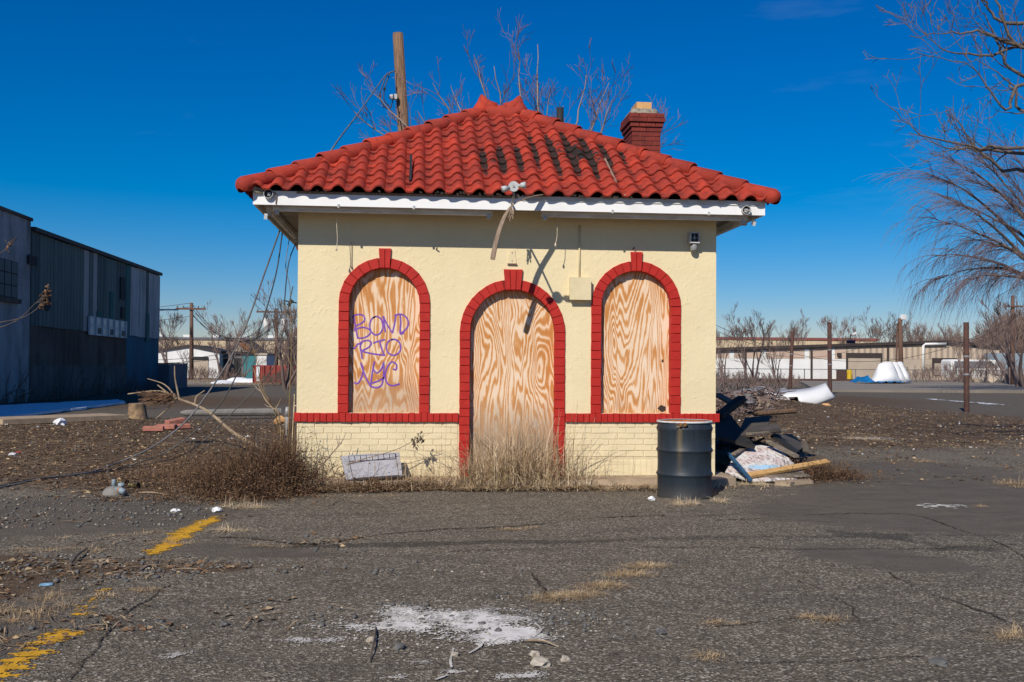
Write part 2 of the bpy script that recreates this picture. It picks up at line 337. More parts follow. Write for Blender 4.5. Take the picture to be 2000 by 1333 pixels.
simple('teal_panel', (0.125, 0.165, 0.145), (0.085, 0.12, 0.105), 0.5, 0.75, 0.0, stretch=(1, 3, 0.4), streak=0.5)
simple('teal_panel_dark', (0.075, 0.108, 0.10), (0.055, 0.08, 0.075), 0.7, 0.75, 0.0, stretch=(1, 3, 0.4), streak=0.5)
simple('pale_panel', (0.40, 0.385, 0.35), (0.32, 0.31, 0.28), 0.8, 0.75, 0.0, streak=0.4)
simple('white_panel', (0.44, 0.45, 0.43), (0.25, 0.24, 0.22), 0.9, 0.75, 0.0, stretch=(1, 3, 0.5), lo=0.45, hi=0.75, streak=0.75)
simple('green_panel', (0.02, 0.13, 0.12), None, 0.8, 0.75, 0.0)
simple('parge', (0.085, 0.065, 0.048), (0.14, 0.115, 0.09), 0.6, 0.95, 0.3, 6, 0.02, streak=0.75)
simple('parge_low', (0.17, 0.16, 0.145), (0.10, 0.09, 0.08), 0.5, 0.95, 0.3, 6, 0.02, streak=0.75)
simple('blue_wall', (0.02, 0.13, 0.19), (0.014, 0.09, 0.135), 0.5, 0.8, 0.2, 6, streak=0.35)
simple('frame_white', (0.60, 0.62, 0.60), None, 2, 0.6, 0.0)
simple('glass_block', (0.42, 0.50, 0.48), (0.30, 0.37, 0.36), 2, 0.3, 0.0)
simple('dark_glass', (0.05, 0.06, 0.06), None, 2, 0.55, 0.0)
simple('solar_blue', (0.012, 0.016, 0.05), None, 2, 0.3, 0.0)
simple('road_far', (0.25, 0.215, 0.175), (0.19, 0.165, 0.135), 0.3, 0.95, 0.0)
simple('foliage_far', (0.16, 0.115, 0.085), None, 0.2, 0.95, 0.0)
simple('cable_grey', (0.10, 0.10, 0.11), (0.20, 0.20, 0.21), 3, 0.5, 0.0)
# corrugation as fine relief on the far sheet walls
for nm in ('far_tan', 'teal_panel', 'teal_panel_dark', 'white_panel', 'container_red'):
    m = MATS[nm]; tr = m.node_tree
    wv = tr.nodes.new('ShaderNodeTexWave'); wv.wave_type = 'BANDS'
    wv.bands_direction = 'X' if nm in ('far_tan', 'container_red') else 'Y'
    wv.inputs['Scale'].default_value = {'far_tan': 0.42, 'container_red': 0.75}.get(nm, 0.8)
    g = tr.nodes.new('ShaderNodeNewGeometry'); tr.links.new(g.outputs['Position'], wv.inputs['Vector'])
    bp = tr.nodes.new('ShaderNodeBump'); bp.inputs['Strength'].default_value = 0.9 if nm in ('far_tan', 'container_red') else 0.25; bp.inputs['Distance'].default_value = 0.15
    tr.links.new(wv.outputs['Fac'], bp.inputs['Height'])
    tr.links.new(bp.outputs[0], tr.nodes['Principled BSDF'].inputs['Normal'])
# drum paint: dark slate with a vertical rust run under the bolt
t = NT('drum_paint'); p = t.pos()
c = t.mix(t.step(t.noise(t.pos((14, 14, 1.5)), 1, 5, 0.6), 0.35, 0.7), (0.017, 0.025, 0.034), (0.026, 0.036, 0.047))
c = t.mix(t.step(t.noise(p, 70, 4, 0.7), 0.68, 0.74), c, (0.05, 0.055, 0.06))
sx = t.n('ShaderNodeSeparateXYZ'); t.l(t.n('ShaderNodeNewGeometry').outputs['Position'], sx.inputs[0])
dx = t.math('ABSOLUTE', t.math('SUBTRACT', sx.outputs['X'], 2.925))
run = t.math('SUBTRACT', 1.0, t.math('MULTIPLY', dx, 26.0), True)
fy = t.math('LESS_THAN', sx.outputs['Y'], 11.05)
fz = t.n('ShaderNodeMapRange'); fz.inputs[1].default_value, fz.inputs[2].default_value = 0.22, 0.85; t.l(sx.outputs['Z'], fz.inputs[0])
run = t.math('MULTIPLY', t.math('MULTIPLY', run, fy), t.math('MULTIPLY', fz.outputs[0], t.math('ADD', t.noise(t.pos((60, 60, 3)), 1, 3), 0.25)))
c = t.mix(t.math('MULTIPLY', run, 0.9, True), c, (0.24, 0.17, 0.07))
lowd = t.n('ShaderNodeMapRange'); lowd.inputs[1].default_value, lowd.inputs[2].default_value = 0.16, 0.0; t.l(sx.outputs['Z'], lowd.inputs[0])
c = t.mix(t.math('MULTIPLY', lowd.outputs[0], t.noise(p, 25, 5, 0.7)), c, (0.07, 0.058, 0.046))
t.fin(c, 0.5, t.bump(t.noise(p, 10, 4), 0.15, 0.02))
# the painted plywood sheet of the rubbish heap: flaking white, red brick pattern, blue
t = NT('flaking_board'); p = t.pos((1, 1, 1))
c = t.mix(t.step(t.noise(t.pos((26, 5, 5)), 1, 6, 0.7), 0.52, 0.60), (0.76, 0.73, 0.70), (0.27, 0.23, 0.20))
br = t.n('ShaderNodeTexBrick'); br.inputs['Scale'].default_value = 14; br.inputs['Color1'].default_value = (1, 1, 1, 1); br.inputs['Color2'].default_value = (1, 1, 1, 1)
br.inputs['Mortar'].default_value = (0, 0, 0, 1); br.inputs['Mortar Size'].default_value = 0.07; t.l(p, br.inputs['Vector'])
rb = t.math('MULTIPLY', br.outputs['Color'], t.step(t.noise(t.pos((3.2, 2.6, 1)), 1, 2), 0.49, 0.53))
c = t.mix(t.math('MULTIPLY', rb, t.step(t.noise(p, 22, 5, 0.7), 0.42, 0.5)), c, (0.40, 0.11, 0.075))
bl = blob(t, (4.72, 12.82, 0.1), (1 / 0.55, 1 / 0.24, 0.3))
c = t.mix(t.step(t.math('ADD', bl, t.math('MULTIPLY', t.math('SUBTRACT', t.noise(p, 16, 5, 0.7), 0.5), 0.9)), 0.35, 0.5), c, (0.42, 0.66, 0.84))
t.fin(c, 0.75, t.bump(t.noise(p, 40, 5, 0.7), 0.4, 0.006))

# ------------------------------------------------------------------ mesh building
BASE = {}
def link(o, parent=None):
    COL.objects.link(o)
    if parent is not None: o.parent = parent
    return o
class MB:
    def __init__(s): s.v, s.f = [], []
    def add(s, v, f):
        k = len(s.v); s.v += [tuple(x) for x in v]; s.f += [tuple(i + k for i in q) for q in f]; return s
    def box(s, c, d, rot=None):
        c = Vector(c); h = Vector(d) / 2; r = Euler(rot).to_matrix() if rot is not None and not isinstance(rot, Matrix) else rot
        vs = [Vector((x * h.x, y * h.y, z * h.z)) for x in (-1, 1) for y in (-1, 1) for z in (-1, 1)]
        vs = [(r @ q if r else q) + c for q in vs]
        return s.add(vs, [(0, 1, 3, 2), (4, 6, 7, 5), (0, 4, 5, 1), (2, 3, 7, 6), (0, 2, 6, 4), (1, 5, 7, 3)])
    def bx(s, x0, x1, y0, y1, z0, z1): return s.box(((x0 + x1) / 2, (y0 + y1) / 2, (z0 + z1) / 2), (x1 - x0, y1 - y0, z1 - z0))
    def bar(s, a, b, w, h, upv=(0, 0, 1)):
        a, b = Vector(a), Vector(b); d = (b - a); L = d.length; d.normalize()
        x = d.cross(Vector(upv)); x = x.normalized() if x.length > 1e-4 else Vector((1, 0, 0)); z = x.cross(d)
        return s.box((a + b) / 2, (w, L, h), Matrix((x, d, z)).transposed())
    def tube(s, pts, rad, n=6, cap=True):
        pts = [Vector(q) for q in pts]; k = len(s.v); m = len(pts)
        if not hasattr(rad, '__len__'): rad = [rad] * m
        ref = None
        for i, q in enumerate(pts):
            d = (pts[min(i + 1, m - 1)] - pts[max(i - 1, 0)])
            d = d.normalized() if d.length > 1e-9 else Vector((0, 0, 1))
            if ref is None: ref = d.orthogonal().normalized()
            ref = ref - d * ref.dot(d); ref = ref.normalized() if ref.length > 1e-6 else d.orthogonal().normalized()
            b = d.cross(ref)
            for j in range(n):
                a = 2 * math.pi * j / n
                s.v.append(tuple(q + (ref * math.cos(a) + b * math.sin(a)) * rad[i]))
        for i in range(m - 1):
            for j in range(n):
                a, b = k + i * n + j, k + i * n + (j + 1) % n
                s.f.append((a, b, b + n, a + n))
        if cap: s.f.append(tuple(k + j for j in range(n))[::-1]); s.f.append(tuple(k + (m - 1) * n + j for j in range(n)))
        return s
    def lathe(s, prof, c=(0, 0, 0), n=32):
        k = len(s.v); m = len(prof)
        for r, z in prof:
            for j in range(n):
                a = 2 * math.pi * j / n; s.v.append((c[0] + r * math.cos(a), c[1] + r * math.sin(a), c[2] + z))
        for i in range(m - 1):
            for j in range(n):
                a, b = k + i * n + j, k + i * n + (j + 1) % n; s.f.append((a, b, b + n, a + n))
        return s
    def prism(s, poly, y0, y1):
        """closed polygon in x,z pulled from y0 to y1"""
        n = len(poly); k = len(s.v)
        s.v += [(x, y0, z) for x, z in poly] + [(x, y1, z) for x, z in poly]
        s.f.append(tuple(k + i for i in range(n))); s.f.append(tuple(k + n + i for i in range(n))[::-1])
        for i in range(n): j = (i + 1) % n; s.f.append((k + j, k + i, k + n + i, k + n + j))
        return s
    def brick4(s, q, yf, yb, ch=0.006):
        """brick with a chamfered face: q = 4 corners in x,z; face at yf, back at yb"""
        cx = sum(a for a, _ in q) / 4; cz = sum(b for _, b in q) / 4
        ins = []
        for x, z in q:
            dx, dz = cx - x, cz - z; L = math.hypot(dx, dz) or 1
            ins.append((x + dx / L * ch * 1.4, z + dz / L * ch * 1.4))
        k = len(s.v)
        s.v += [(x, yf, z) for x, z in ins] + [(x, yf + ch, z) for x, z in q] + [(x, yb, z) for x, z in q]
        s.f.append((k, k + 1, k + 2, k + 3))
        for i in range(4):
            j = (i + 1) % 4
            s.f.append((k + i, k + 4 + i, k + 4 + j, k + j)); s.f.append((k + 4 + i, k + 8 + i, k + 8 + j, k + 4 + j))
        return s
    def mesh(s, name, off=(0, 0, 0), smooth=False):
        me = bpy.data.meshes.new(name)
        v = np.array(s.v, dtype=np.float64).reshape(-1, 3) - np.array(off)
        me.from_pydata(v.tolist(), [], s.f)
        bm = bmesh.new(); bm.from_mesh(me)
        if len(s.f) < 30000: bmesh.ops.recalc_face_normals(bm, faces=bm.faces)
        bm.to_mesh(me); bm.free()
        if smooth: me.polygons.foreach_set('use_smooth', [True] * len(me.polygons))
        return me
    def build(s, name, mat, parent=None, smooth=False, base=None, kind=None):
        off = BASE.get(parent.name, Vector()) if parent is not None else Vector(base or (0, 0, 0))
        me = s.mesh(name, off, smooth)
        me.materials.append(MATS[mat]); o = bpy.data.objects.new(name, me)
        if parent is None and base is not None: o.location = base
        link(o, parent); BASE[o.name] = Vector(off)
        if kind: o['kind'] = kind
        return o
def tag(o, label, cat, group=None):
    o['label'] = label; o['category'] = cat
    if group: o['group'] = group
    return o
def thing(name, loc, label, cat, group=None):
    o = bpy.data.objects.new(name, None); o.location = loc; o.empty_display_size = 0.2; link(o)
    BASE[o.name] = Vector(loc); return tag(o, label, cat, group)
def copy_tree(src, loc, rz=0, scale=1.0, label=None):
    c = src.copy(); link(c); c.location = loc; c.rotation_euler = (0, 0, rz); c.scale = (scale,) * 3 if not isinstance(scale, tuple) else scale
    if label: c['label'] = label
    for ch in list(src.children):
        k = ch.copy(); link(k, c)
        for g in ch.children:
            kk = g.copy(); link(kk, k)
    return c
def fast_mesh(name, V, F, mat, kind=None, label=None, cat=None, parent=None):
    """V (n,3), F (m,k) arrays -> one mesh object"""
    me = bpy.data.meshes.new(name); n, (m, k) = len(V), F.shape
    me.vertices.add(n); me.vertices.foreach_set('co', np.asarray(V, dtype=np.float32).ravel())
    me.loops.add(m * k); me.loops.foreach_set('vertex_index', F.astype(np.int32).ravel())
    me.polygons.add(m); me.polygons.foreach_set('loop_start', np.arange(0, m * k, k, dtype=np.int32))
    me.polygons.foreach_set('loop_total', np.full(m, k, dtype=np.int32)); me.update(calc_edges=True)
    me.materials.append(MATS[mat]); o = bpy.data.objects.new(name, me); link(o, parent); BASE[o.name] = Vector()
    if kind: o['kind'] = kind
    if label: tag(o, label, cat)
    return o
def scatter(tv, tf, P, yaw, tilt, sc):
    """repeat a template (n,3),(m,k) at P with yaw, tilt and scale (N,) or (N,3)"""
    N = len(P); sc = np.asarray(sc); sc = sc[:, None] * np.ones((1, 3)) if sc.ndim == 1 else sc
    v = tv[None] * sc[:, None, :]
    ct, st = np.cos(tilt)[:, None], np.sin(tilt)[:, None]
    y, z = v[..., 1] * ct - v[..., 2] * st, v[..., 1] * st + v[..., 2] * ct
    cy, sy = np.cos(yaw)[:, None], np.sin(yaw)[:, None]
    x2, y2 = v[..., 0] * cy - y * sy, v[..., 0] * sy + y * cy
    V = np.stack([x2, y2, z], -1) + P[:, None]
    F = tf[None] + (np.arange(N) * len(tv))[:, None, None]
    return V.reshape(-1, 3), F.reshape(-1, tf.shape[1])
def spline(pts, k=5):
    P = [Vector(q) for q in pts]
    if len(P) < 3: return P
    Q = [P[0] * 2 - P[1]] + P + [P[-1] * 2 - P[-2]]; out = []
    for i in range(1, len(Q) - 2):
        for j in range(k):
            u = j / k; a, b, c, d = Q[i - 1], Q[i], Q[i + 1], Q[i + 2]
            out.append(0.5 * ((2 * b) + (c - a) * u + (2 * a - 5 * b + 4 * c - d) * u * u + (3 * b - a - 3 * c + d) * u ** 3))
    out.append(P[-1]); return out
def fbm(x, y, s=1.0, seed=0.0):
    return mnoise.fractal(Vector((x * s + seed, y * s - seed * 0.7, seed)), 1.0, 2.1, 4)

# ------------------------------------------------------------------ the ground
def gauss(X, Y, cx, cy, sx, sy, a=0.0):
    c, s = math.cos(a), math.sin(a); u = (X - cx) * c + (Y - cy) * s; v = -(X - cx) * s + (Y - cy) * c
    return np.exp(-(u / sx) ** 2 - (v / sy) ** 2)
def gheight(X, Y):
    X, Y = np.asarray(X, float), np.asarray(Y, float)
    h = 0.010 * np.sin(X * 1.3 + 0.7) * np.cos(Y * 1.1) + 0.006 * np.sin(X * 3.1 + Y * 2.3) + 0.004 * np.sin(X * 5.7 - Y * 4.9)
    h = h + 0.05 * gauss(X, Y, -3.2, 12.6, 1.8, 1.2) + 0.05 * gauss(X, Y, -5.5, 17, 2.5, 2.0)
    h = h + 0.50 * gauss(X, Y, 10.8, 32.5, 3.0, 4) + 0.06 * gauss(X, Y, 7, 18, 2, 3)
    h = h * np.clip((Y - 1) / 3, 0, 1) + 0.10 * gauss(X, Y, 18, 52, 9, 8)
    return h - 0.012
def gh(x, y): return float(gheight(x, y))
def masks(X, Y):
    d = 1.05 * gauss(X, Y, -7.5, 15.6, 6.0, 3.0) + 1.0 * gauss(X, Y, -9, 22, 6.5, 4.5) + 0.9 * gauss(X, Y, -3.0, 12.7, 1.7, 1.3) + 0.85 * gauss(X, Y, -3.2, 6.9, 1.2, 1.5)
    d += 0.55 * gauss(X, Y, -1.5, 7.35, 1.6, 0.28, -0.10) + 0.55 * gauss(X, Y, -2.6, 5.0, 0.45, 0.8) + 0.8 * gauss(X, Y, 0.9, 11.65, 2.6, 0.22)
    d += 1.0 * gauss(X, Y, 11, 27, 9, 10) + 0.9 * gauss(X, Y, 7.5, 20, 3, 2.2) + 0.9 * gauss(X, Y, 5.0, 15, 1.3, 2.8)
    d += 0.9 * gauss(X, Y, -12, 40, 12, 9) + 0.5 * gauss(X, Y, 0.2, 5.7, 0.8, 0.16) + 0.6 * gauss(X, Y, -12, 25, 6, 3)
    d += 0.9 * gauss(X, Y, 17, 45, 8, 9) - 0.6 * gauss(X, Y, -3.2, 9.8, 1.5, 1.0)
    f = 1.0 * gauss(X, Y, -3.6, 10.0, 2.4, 1.5) + 1.1 * gauss(X, Y, 5.6, 10.0, 2.6, 1.6, 0.3) + 0.9 * gauss(X, Y, 6.3, 13.6, 2.8, 2.0) + 0.8 * gauss(X, Y, -1.2, 7.9, 0.9, 0.35, -0.2)
    f += 0.95 * gauss(X, Y, -2.7, 5.6, 1.05, 1.2)
    f += 0.8 * gauss(X, Y, 3.6, 7.3, 0.5, 0.9, 0.9) + np.clip((Y - 18) / 6, 0, 1)
    k = 0.75 * gauss(X, Y, 3.5, 8.35, 4.5, 0.13, 0.03) + 0.7 * gauss(X, Y, 3.2, 7.75, 3.0, 0.10, -0.02) + 0.8 * gauss(X, Y, 4.1, 8.2, 1.5, 0.16, -0.85)
    k += 0.7 * gauss(X, Y, -0.3, 8.2, 2.2, 0.16, 0.12) + 0.6 * gauss(X, Y, 3.0, 9.6, 1.8, 0.10, 0.05)
    return np.clip(d, 0, 1.2), np.clip(f, 0, 1.2), np.clip(k, 0, 1.2)
def axis(lo, hi, step, far_lo, far_hi):
    a = list(np.arange(lo, hi, step)); d = step
    x = lo; left = []
    while x > far_lo: d *= 1.16; x -= d; left.append(x)
    d = step; x = a[-1]; right = []
    while x < far_hi: d *= 1.16; x += d; right.append(x)
    return np.array(left[::-1] + a + right)
gx = axis(-7, 10, 0.07, -900, 1200); gy = axis(3.5, 19, 0.07, -40, 2500)
GX, GY = np.meshgrid(gx, gy)
HZ = gheight(GX, GY) + np.where((GY < 20) & (np.abs(GX) < 11), 0.004 * np.sin(GX * 17 + 3 * np.sin(GY * 5)) * np.sin(GY * 19 + 2 * np.sin(GX * 7)), 0)
nx, ny = len(gx), len(gy)
idx = np.arange(nx * ny).reshape(ny, nx)
F = np.stack([idx[:-1, :-1], idx[:-1, 1:], idx[1:, 1:], idx[1:, :-1]], -1).reshape(-1, 4)
ground = fast_mesh('ground', np.stack([GX, GY, HZ], -1).reshape(-1, 3), F, 'asphalt', 'structure')
ground.data.polygons.foreach_set('use_smooth', [True] * len(ground.data.polygons))
for nm, arr in zip(('dirt', 'fine', 'worn'), masks(GX, GY)):
    a = ground.data.attributes.new(nm, 'FLOAT', 'POINT'); a.data.foreach_set('value', arr.ravel().astype(np.float32))

def ragged(name, mat, inside, x0, x1, y0, y1, cell, lift=0.004, label=None, cat=None, kind='structure'):
    """thin sheet whose outline is eaten by noise: keep the cells where inside(x, y) > 0"""
    xs, ys = np.arange(x0, x1, cell), np.arange(y0, y1, cell); V, Fc, ids = [], [], {}
    def vid(i, j):
        if (i, j) not in ids:
            x, y = x0 + i * cell, y0 + j * cell
            ids[i, j] = len(V); V.append((x + rnd.uniform(-.25, .25) * cell, y + rnd.uniform(-.25, .25) * cell, 0))
        return ids[i, j]
    for i, x in enumerate(xs):
        for j, y in enumerate(ys):
            if inside(x, y) > 0: Fc.append((vid(i, j), vid(i + 1, j), vid(i + 1, j + 1), vid(i, j + 1)))
    V = np.array(V); V[:, 2] = gheight(V[:, 0], V[:, 1]) + lift + 0.004 * np.sin(V[:, 0] * 17 + 3 * np.sin(V[:, 1] * 5)) * np.sin(V[:, 1] * 19 + 2 * np.sin(V[:, 0] * 7))
    o = fast_mesh(name, V, np.array(Fc), mat, kind)
    if label: tag(o, label, cat)
    return o
def stripe_fn(a, b, wid, rag, thr=0.0):
    a, b = Vector(a[:2]), Vector(b[:2]); d = b - a; L = d.length; d.normalize()
    def fn(x, y):
        q = Vector((x, y)) - a; u = q.dot(d); v = q.x * d.y - q.y * d.x
        n = fbm(x * 0.5, y * 3, 6, 3.1); n2 = mnoise.noise(Vector((x * 45, y * 70, 1)))
        e = min(u, L - u, 0.25) * 0.5
        return wid / 2 - abs(v) + n * rag + min(0.0, e) + n2 * rag * 0.55 - thr + rnd.uniform(-.35, .25) * rag
    return fn
ya, yb_ = G(300, 1076), G(410, 1013)
ragged('painted_line', 'yellow_paint', stripe_fn((ya.x + .02, ya.y), yb_, 0.16, 0.085), -2.5, -1.5, 7.6, 9.9, 0.010)
ya, yb_ = G(-40, 1330), G(115, 1232)
ragged('painted_line', 'yellow_paint', stripe_fn(ya, (yb_.x, yb_.y), 0.13, 0.12, 0.008), -2.6, -1.6, 4.4, 5.8, 0.010)
ya, yb_ = G(150, 1195), G(200, 1150)
ragged('painted_line', 'yellow_paint', stripe_fn(ya, yb_, 0.08, 0.12, 0.04), -2.6, -1.6, 5.8, 6.9, 0.010)
def plaster(x, y):
    a = max(1 - math.hypot((x - 0.16) / 0.40, (y - 5.72) / 0.21), 1 - math.hypot((x - 0.38) / 0.26, (y - 5.60) / 0.20), 1 - math.hypot((x + 0.12) / 0.36, (y - 5.64) / 0.10), 1 - math.hypot((x - 0.47) / 0.17, (y - 5.33) / 0.16))
    return a - .06 + 0.7 * fbm(x, y, 5, 8.3) + 0.55 * mnoise.noise(Vector((x * 38, y * 38, 4))) + .45 * mnoise.noise(Vector((x * 90, y * 90, 14))) + rnd.uniform(-.28, .28)
ragged('plaster_spill', 'plaster_spill', plaster, -0.75, 0.95, 5.05, 6.15, 0.0085, 0.006)
ragged('plaster_core', 'plaster_core', lambda x, y: plaster(x, y) * .6 - .22 + .5 * fbm(x, y, 4, 1.7), -0.7, 0.8, 5.1, 6.0, 0.010, 0.009)
for (px, py, w, h) in ((350, 1277, .07, .07), (620, 1247, .17, .045), (1010, 1316, .10, .05), (820, 1292, .05, .03), (1840, 988, .30, .14), (760, 1322, .08, .03), (885, 1310, .05, .03), (1690, 857, .6, .5), (790, 1192, .12, .06)):
    c = G(px, py)
    ragged('paint_splash', 'plaster_spill', lambda x, y, c=c, w=w, h=h: 0.75 - math.hypot((x - c.x) / w, (y - c.y) / h) - .15 + 0.9 * fbm(x, y, 9, 2.2) + 0.6 * mnoise.noise(Vector((x * 50, y * 50, 9))) + rnd.uniform(-.6, .6), c.x - 2 * w, c.x + 2 * w, c.y - 2 * h, c.y + 2 * h, 0.0065 if c.y < 9 else 0.03, 0.006)
def crack(pts, w0, mat='crack_soil'):
    P = spline([(*G(*q)[:2], 0) for q in pts], 40); V, Fc = [], []
    for i in range(len(P) - 1):
        q, d = P[i], P[i + 1] - P[i]; L = d.length; d.normalize(); nrm = Vector((-d.y, d.x, 0)); g = mnoise.noise(q * 2.3 + Vector((3, 7, 0)))
        q = q + nrm * (0.03 * mnoise.noise(q * 5.0) + 0.012 * mnoise.noise(q * 19.0))
        for k in range(3):
            if rnd.random() < .12 + max(0, -g) * .9: continue
            c = q + nrm * rnd.uniform(-1, 1) * w0 * (.5 if k else .1) + d * rnd.uniform(-.5, .5) * L; a, b = L * rnd.uniform(.5, .9), w0 * rnd.uniform(.15, .75) * (1 + g); t_ = rnd.uniform(-.3, .3); e1 = d * math.cos(t_) + nrm * math.sin(t_); e2 = nrm * math.cos(t_) - d * math.sin(t_); n0 = len(V)
            for u, v in ((-a, rnd.uniform(-.2, .2) * b), (rnd.uniform(-.3, .3) * a, -b), (a, rnd.uniform(-.2, .2) * b), (rnd.uniform(-.3, .3) * a, b)):
                r_ = c + e1 * u + e2 * v; V.append((r_.x, r_.y, gh(r_.x, r_.y) + 0.007 + .0006 * k))
            Fc.append((n0, n0 + 1, n0 + 2, n0 + 3))
    return fast_mesh('crack', np.array(V), np.array(Fc), mat, 'structure')
crack([(120, 1333), (165, 1290), (205, 1240), (240, 1195), (290, 1165), (330, 1140)], 0.011)
crack([(1040, 1120), (1085, 1170), (1160, 1150), (1230, 1120), (1275, 1098)], 0.016)
crack([(1400, 1222), (1560, 1205), (1700, 1212), (1850, 1225), (2000, 1230)], 0.009)
crack([(1735, 1115), (1800, 1150), (1900, 1180), (2010, 1222)], 0.011)
crack([(1400, 1016), (1550, 1008), (1690, 1000), (1780, 1003), (1850, 1022), (1930, 1050), (2020, 1095)], 0.012)
crack([(880, 1075), (1050, 1070), (1250, 1065), (1500, 1072), (1750, 1070), (2000, 1062)], 0.010)
crack([(430, 1050), (600, 1060), (720, 1045), (900, 1030), (1080, 1018), (1300, 1003)], 0.018)
crack([(1560, 1130), (1640, 1165), (1680, 1210)], 0.007)
crack([(1400, 1290), (1620, 1288), (1800, 1276)], 0.007)
crack([(640, 990), (670, 975), (720, 985), (800, 978)], 0.010)

# concrete apron along the booth, kerb on the far left, far yard
def rough_slab(name, poly, z0, z1, mat, kind='structure'):
    m = MB(); n = len(poly)
    m.add([(x, y, z0) for x, y in poly] + [(x, y, z1) for x, y in poly], [tuple(range(n, 2 * n))] + [(i, (i + 1) % n, n + (i + 1) % n, n + i) for i in range(n)])
    return m.build(name, mat, kind=kind)
YW = 12.312
ap = [(-1.75, YW - .38)] + [(x, YW - 0.47 + 0.05 * fbm(x, 1, 2)) for x in np.arange(-1.6, 3.85, 0.25)] + [(3.95, YW - .3), (3.98, YW + 0.4), (-1.8, YW + 0.4)]
rough_slab('pavement', ap, -0.1, 0.085, 'concrete')
ap2 = [(4.45, YW - .28), (4.62, YW - .36), (4.72, YW - .24), (5.0, YW - .16), (5.02, YW - .02), (4.6, YW + .05)]
rough_slab('pavement_corner', ap2, -0.1, 0.03, 'concrete')
k0, k1 = G(-20, 828), G(225, 818)
m = MB(); m.bar((k0.x, k0.y, 0.06), (k1.x, k1.y, 0.06), 1.3, 0.12); m.build('kerb', 'concrete', kind='structure')
sn = [G(*q) for q in ((-30, 822), (60, 812), (130, 804), (190, 796), (245, 789), (238, 784), (170, 787), (110, 791), (40, 794), (-30, 798))]
sn2 = []
for i in range(len(sn)):
    a, b = sn[i], sn[(i + 1) % len(sn)]
    for u in np.linspace(0, 1, 7)[:-1]:
        q = a.lerp(b, u); sn2.append((q.x + 0.3 * fbm(q.x, q.y, .8), q.y + 0.5 * fbm(q.y, q.x, .8)))
rough_slab('snow_patch', sn2, 0.0, 0.075, 'snow')
ry = [(-35, 72), (-6, 74), (-4, 98), (-45, 100)]
rough_slab('far_road', ry, -0.02, 0.03, 'road_far')
rough_slab('yard', [(24, 58), (95, 58), (130, 113), (44, 113), (34, 85)], -0.02, 0.16, 'road_far')
sa, sb = G(1822, 782), G(1945, 791)
ragged('snow_streak', 'snow', stripe_fn(sa, sb, .28, .5), sa.x - 1, sb.x + 1, min(sa.y, sb.y) - 2, max(sa.y, sb.y) + 2, .07, .03)

# ------------------------------------------------------------------ the booth
XL, XR, YB = -1.442, 3.782, 17.13
booth = thing('booth', (1.17, YW, 0), 'small cream stucco booth with red tiled hip roof and boarded up arches', 'building')
ARCH = [(-0.391, 0.43, 2.215, 0.865, 0.127, 2.884, 0.155, 2), (1.192, 0.53, 1.872, 0.085, 0.127, 2.651, 0.24, 3), (2.750, 0.445, 2.211, 0.865, 0.127, 2.895, 0.155, 2)]
def arch_poly(cx, r, zs, zb, n=28):
    return [(cx - r, zb)] + [(cx - r * math.cos(a), zs + r * math.sin(a)) for a in np.linspace(0, math.pi, n)] + [(cx + r, zb)]
def plate(outer, holes, y0, y1):
    m = MB(); loops = [outer] + holes; flat = [q for l in loops for q in l]
    tri = tessellate_polygon([[Vector((x, z, 0)) for x, z in l] for l in loops]); n = len(flat)
    m.add([(x, y0, z) for x, z in flat] + [(x, y1, z) for x, z in flat], [tuple(t_) for t_ in tri] + [tuple(i + n for i in t_) for t_ in tri])
    k = 0
    for l in loops:
        q = len(l)
        for i in range(q): j = (i + 1) % q; m.f.append((k + i, k + j, n + k + j, n + k + i))
        k += q
    return m
ZB, ZT = 0.865, 3.40
front_outer = [(XL, ZB - .02)]
dcx, dr, dzs = ARCH[1][0], ARCH[1][1] + 0.006, ARCH[1][2]
dp = arch_poly(dcx, dr, dzs, ZB - .02)
outer = [(XL, ZB - .02), dp[0]] + dp[1:-1] + [dp[-1], (XR, ZB - .02), (XR, ZT), (XL, ZT)]
holes = [arch_poly(a[0], a[1] + .006, a[2], ZB + 0.002)[::-1] for a in (ARCH[0], ARCH[2])]
wl = plate(outer, holes, YW, YW + 0.2).build('front_wall', 'stucco', booth)
m = MB(); m.bx(XL, XL + .2, YW + .2, YB, .0, ZT); m.bx(XR - .2, XR, YW + .2, YB, .0, ZT); m.bx(XL + .2, XR - .2, YB - .2, YB, 0, ZT)
m.build('side_wall', 'stucco', booth)
m = MB(); m.bx(XL + .006, dcx - dr, YW + .006, YW + .2, .0, ZB - .02); bw = m.build('base_wall', 'mortar_cream', booth)
m = MB(); m.bx(dcx + dr, XR - .006, YW + .006, YW + .2, .0, ZB - .02); m.build('base_wall', 'mortar_cream', booth)
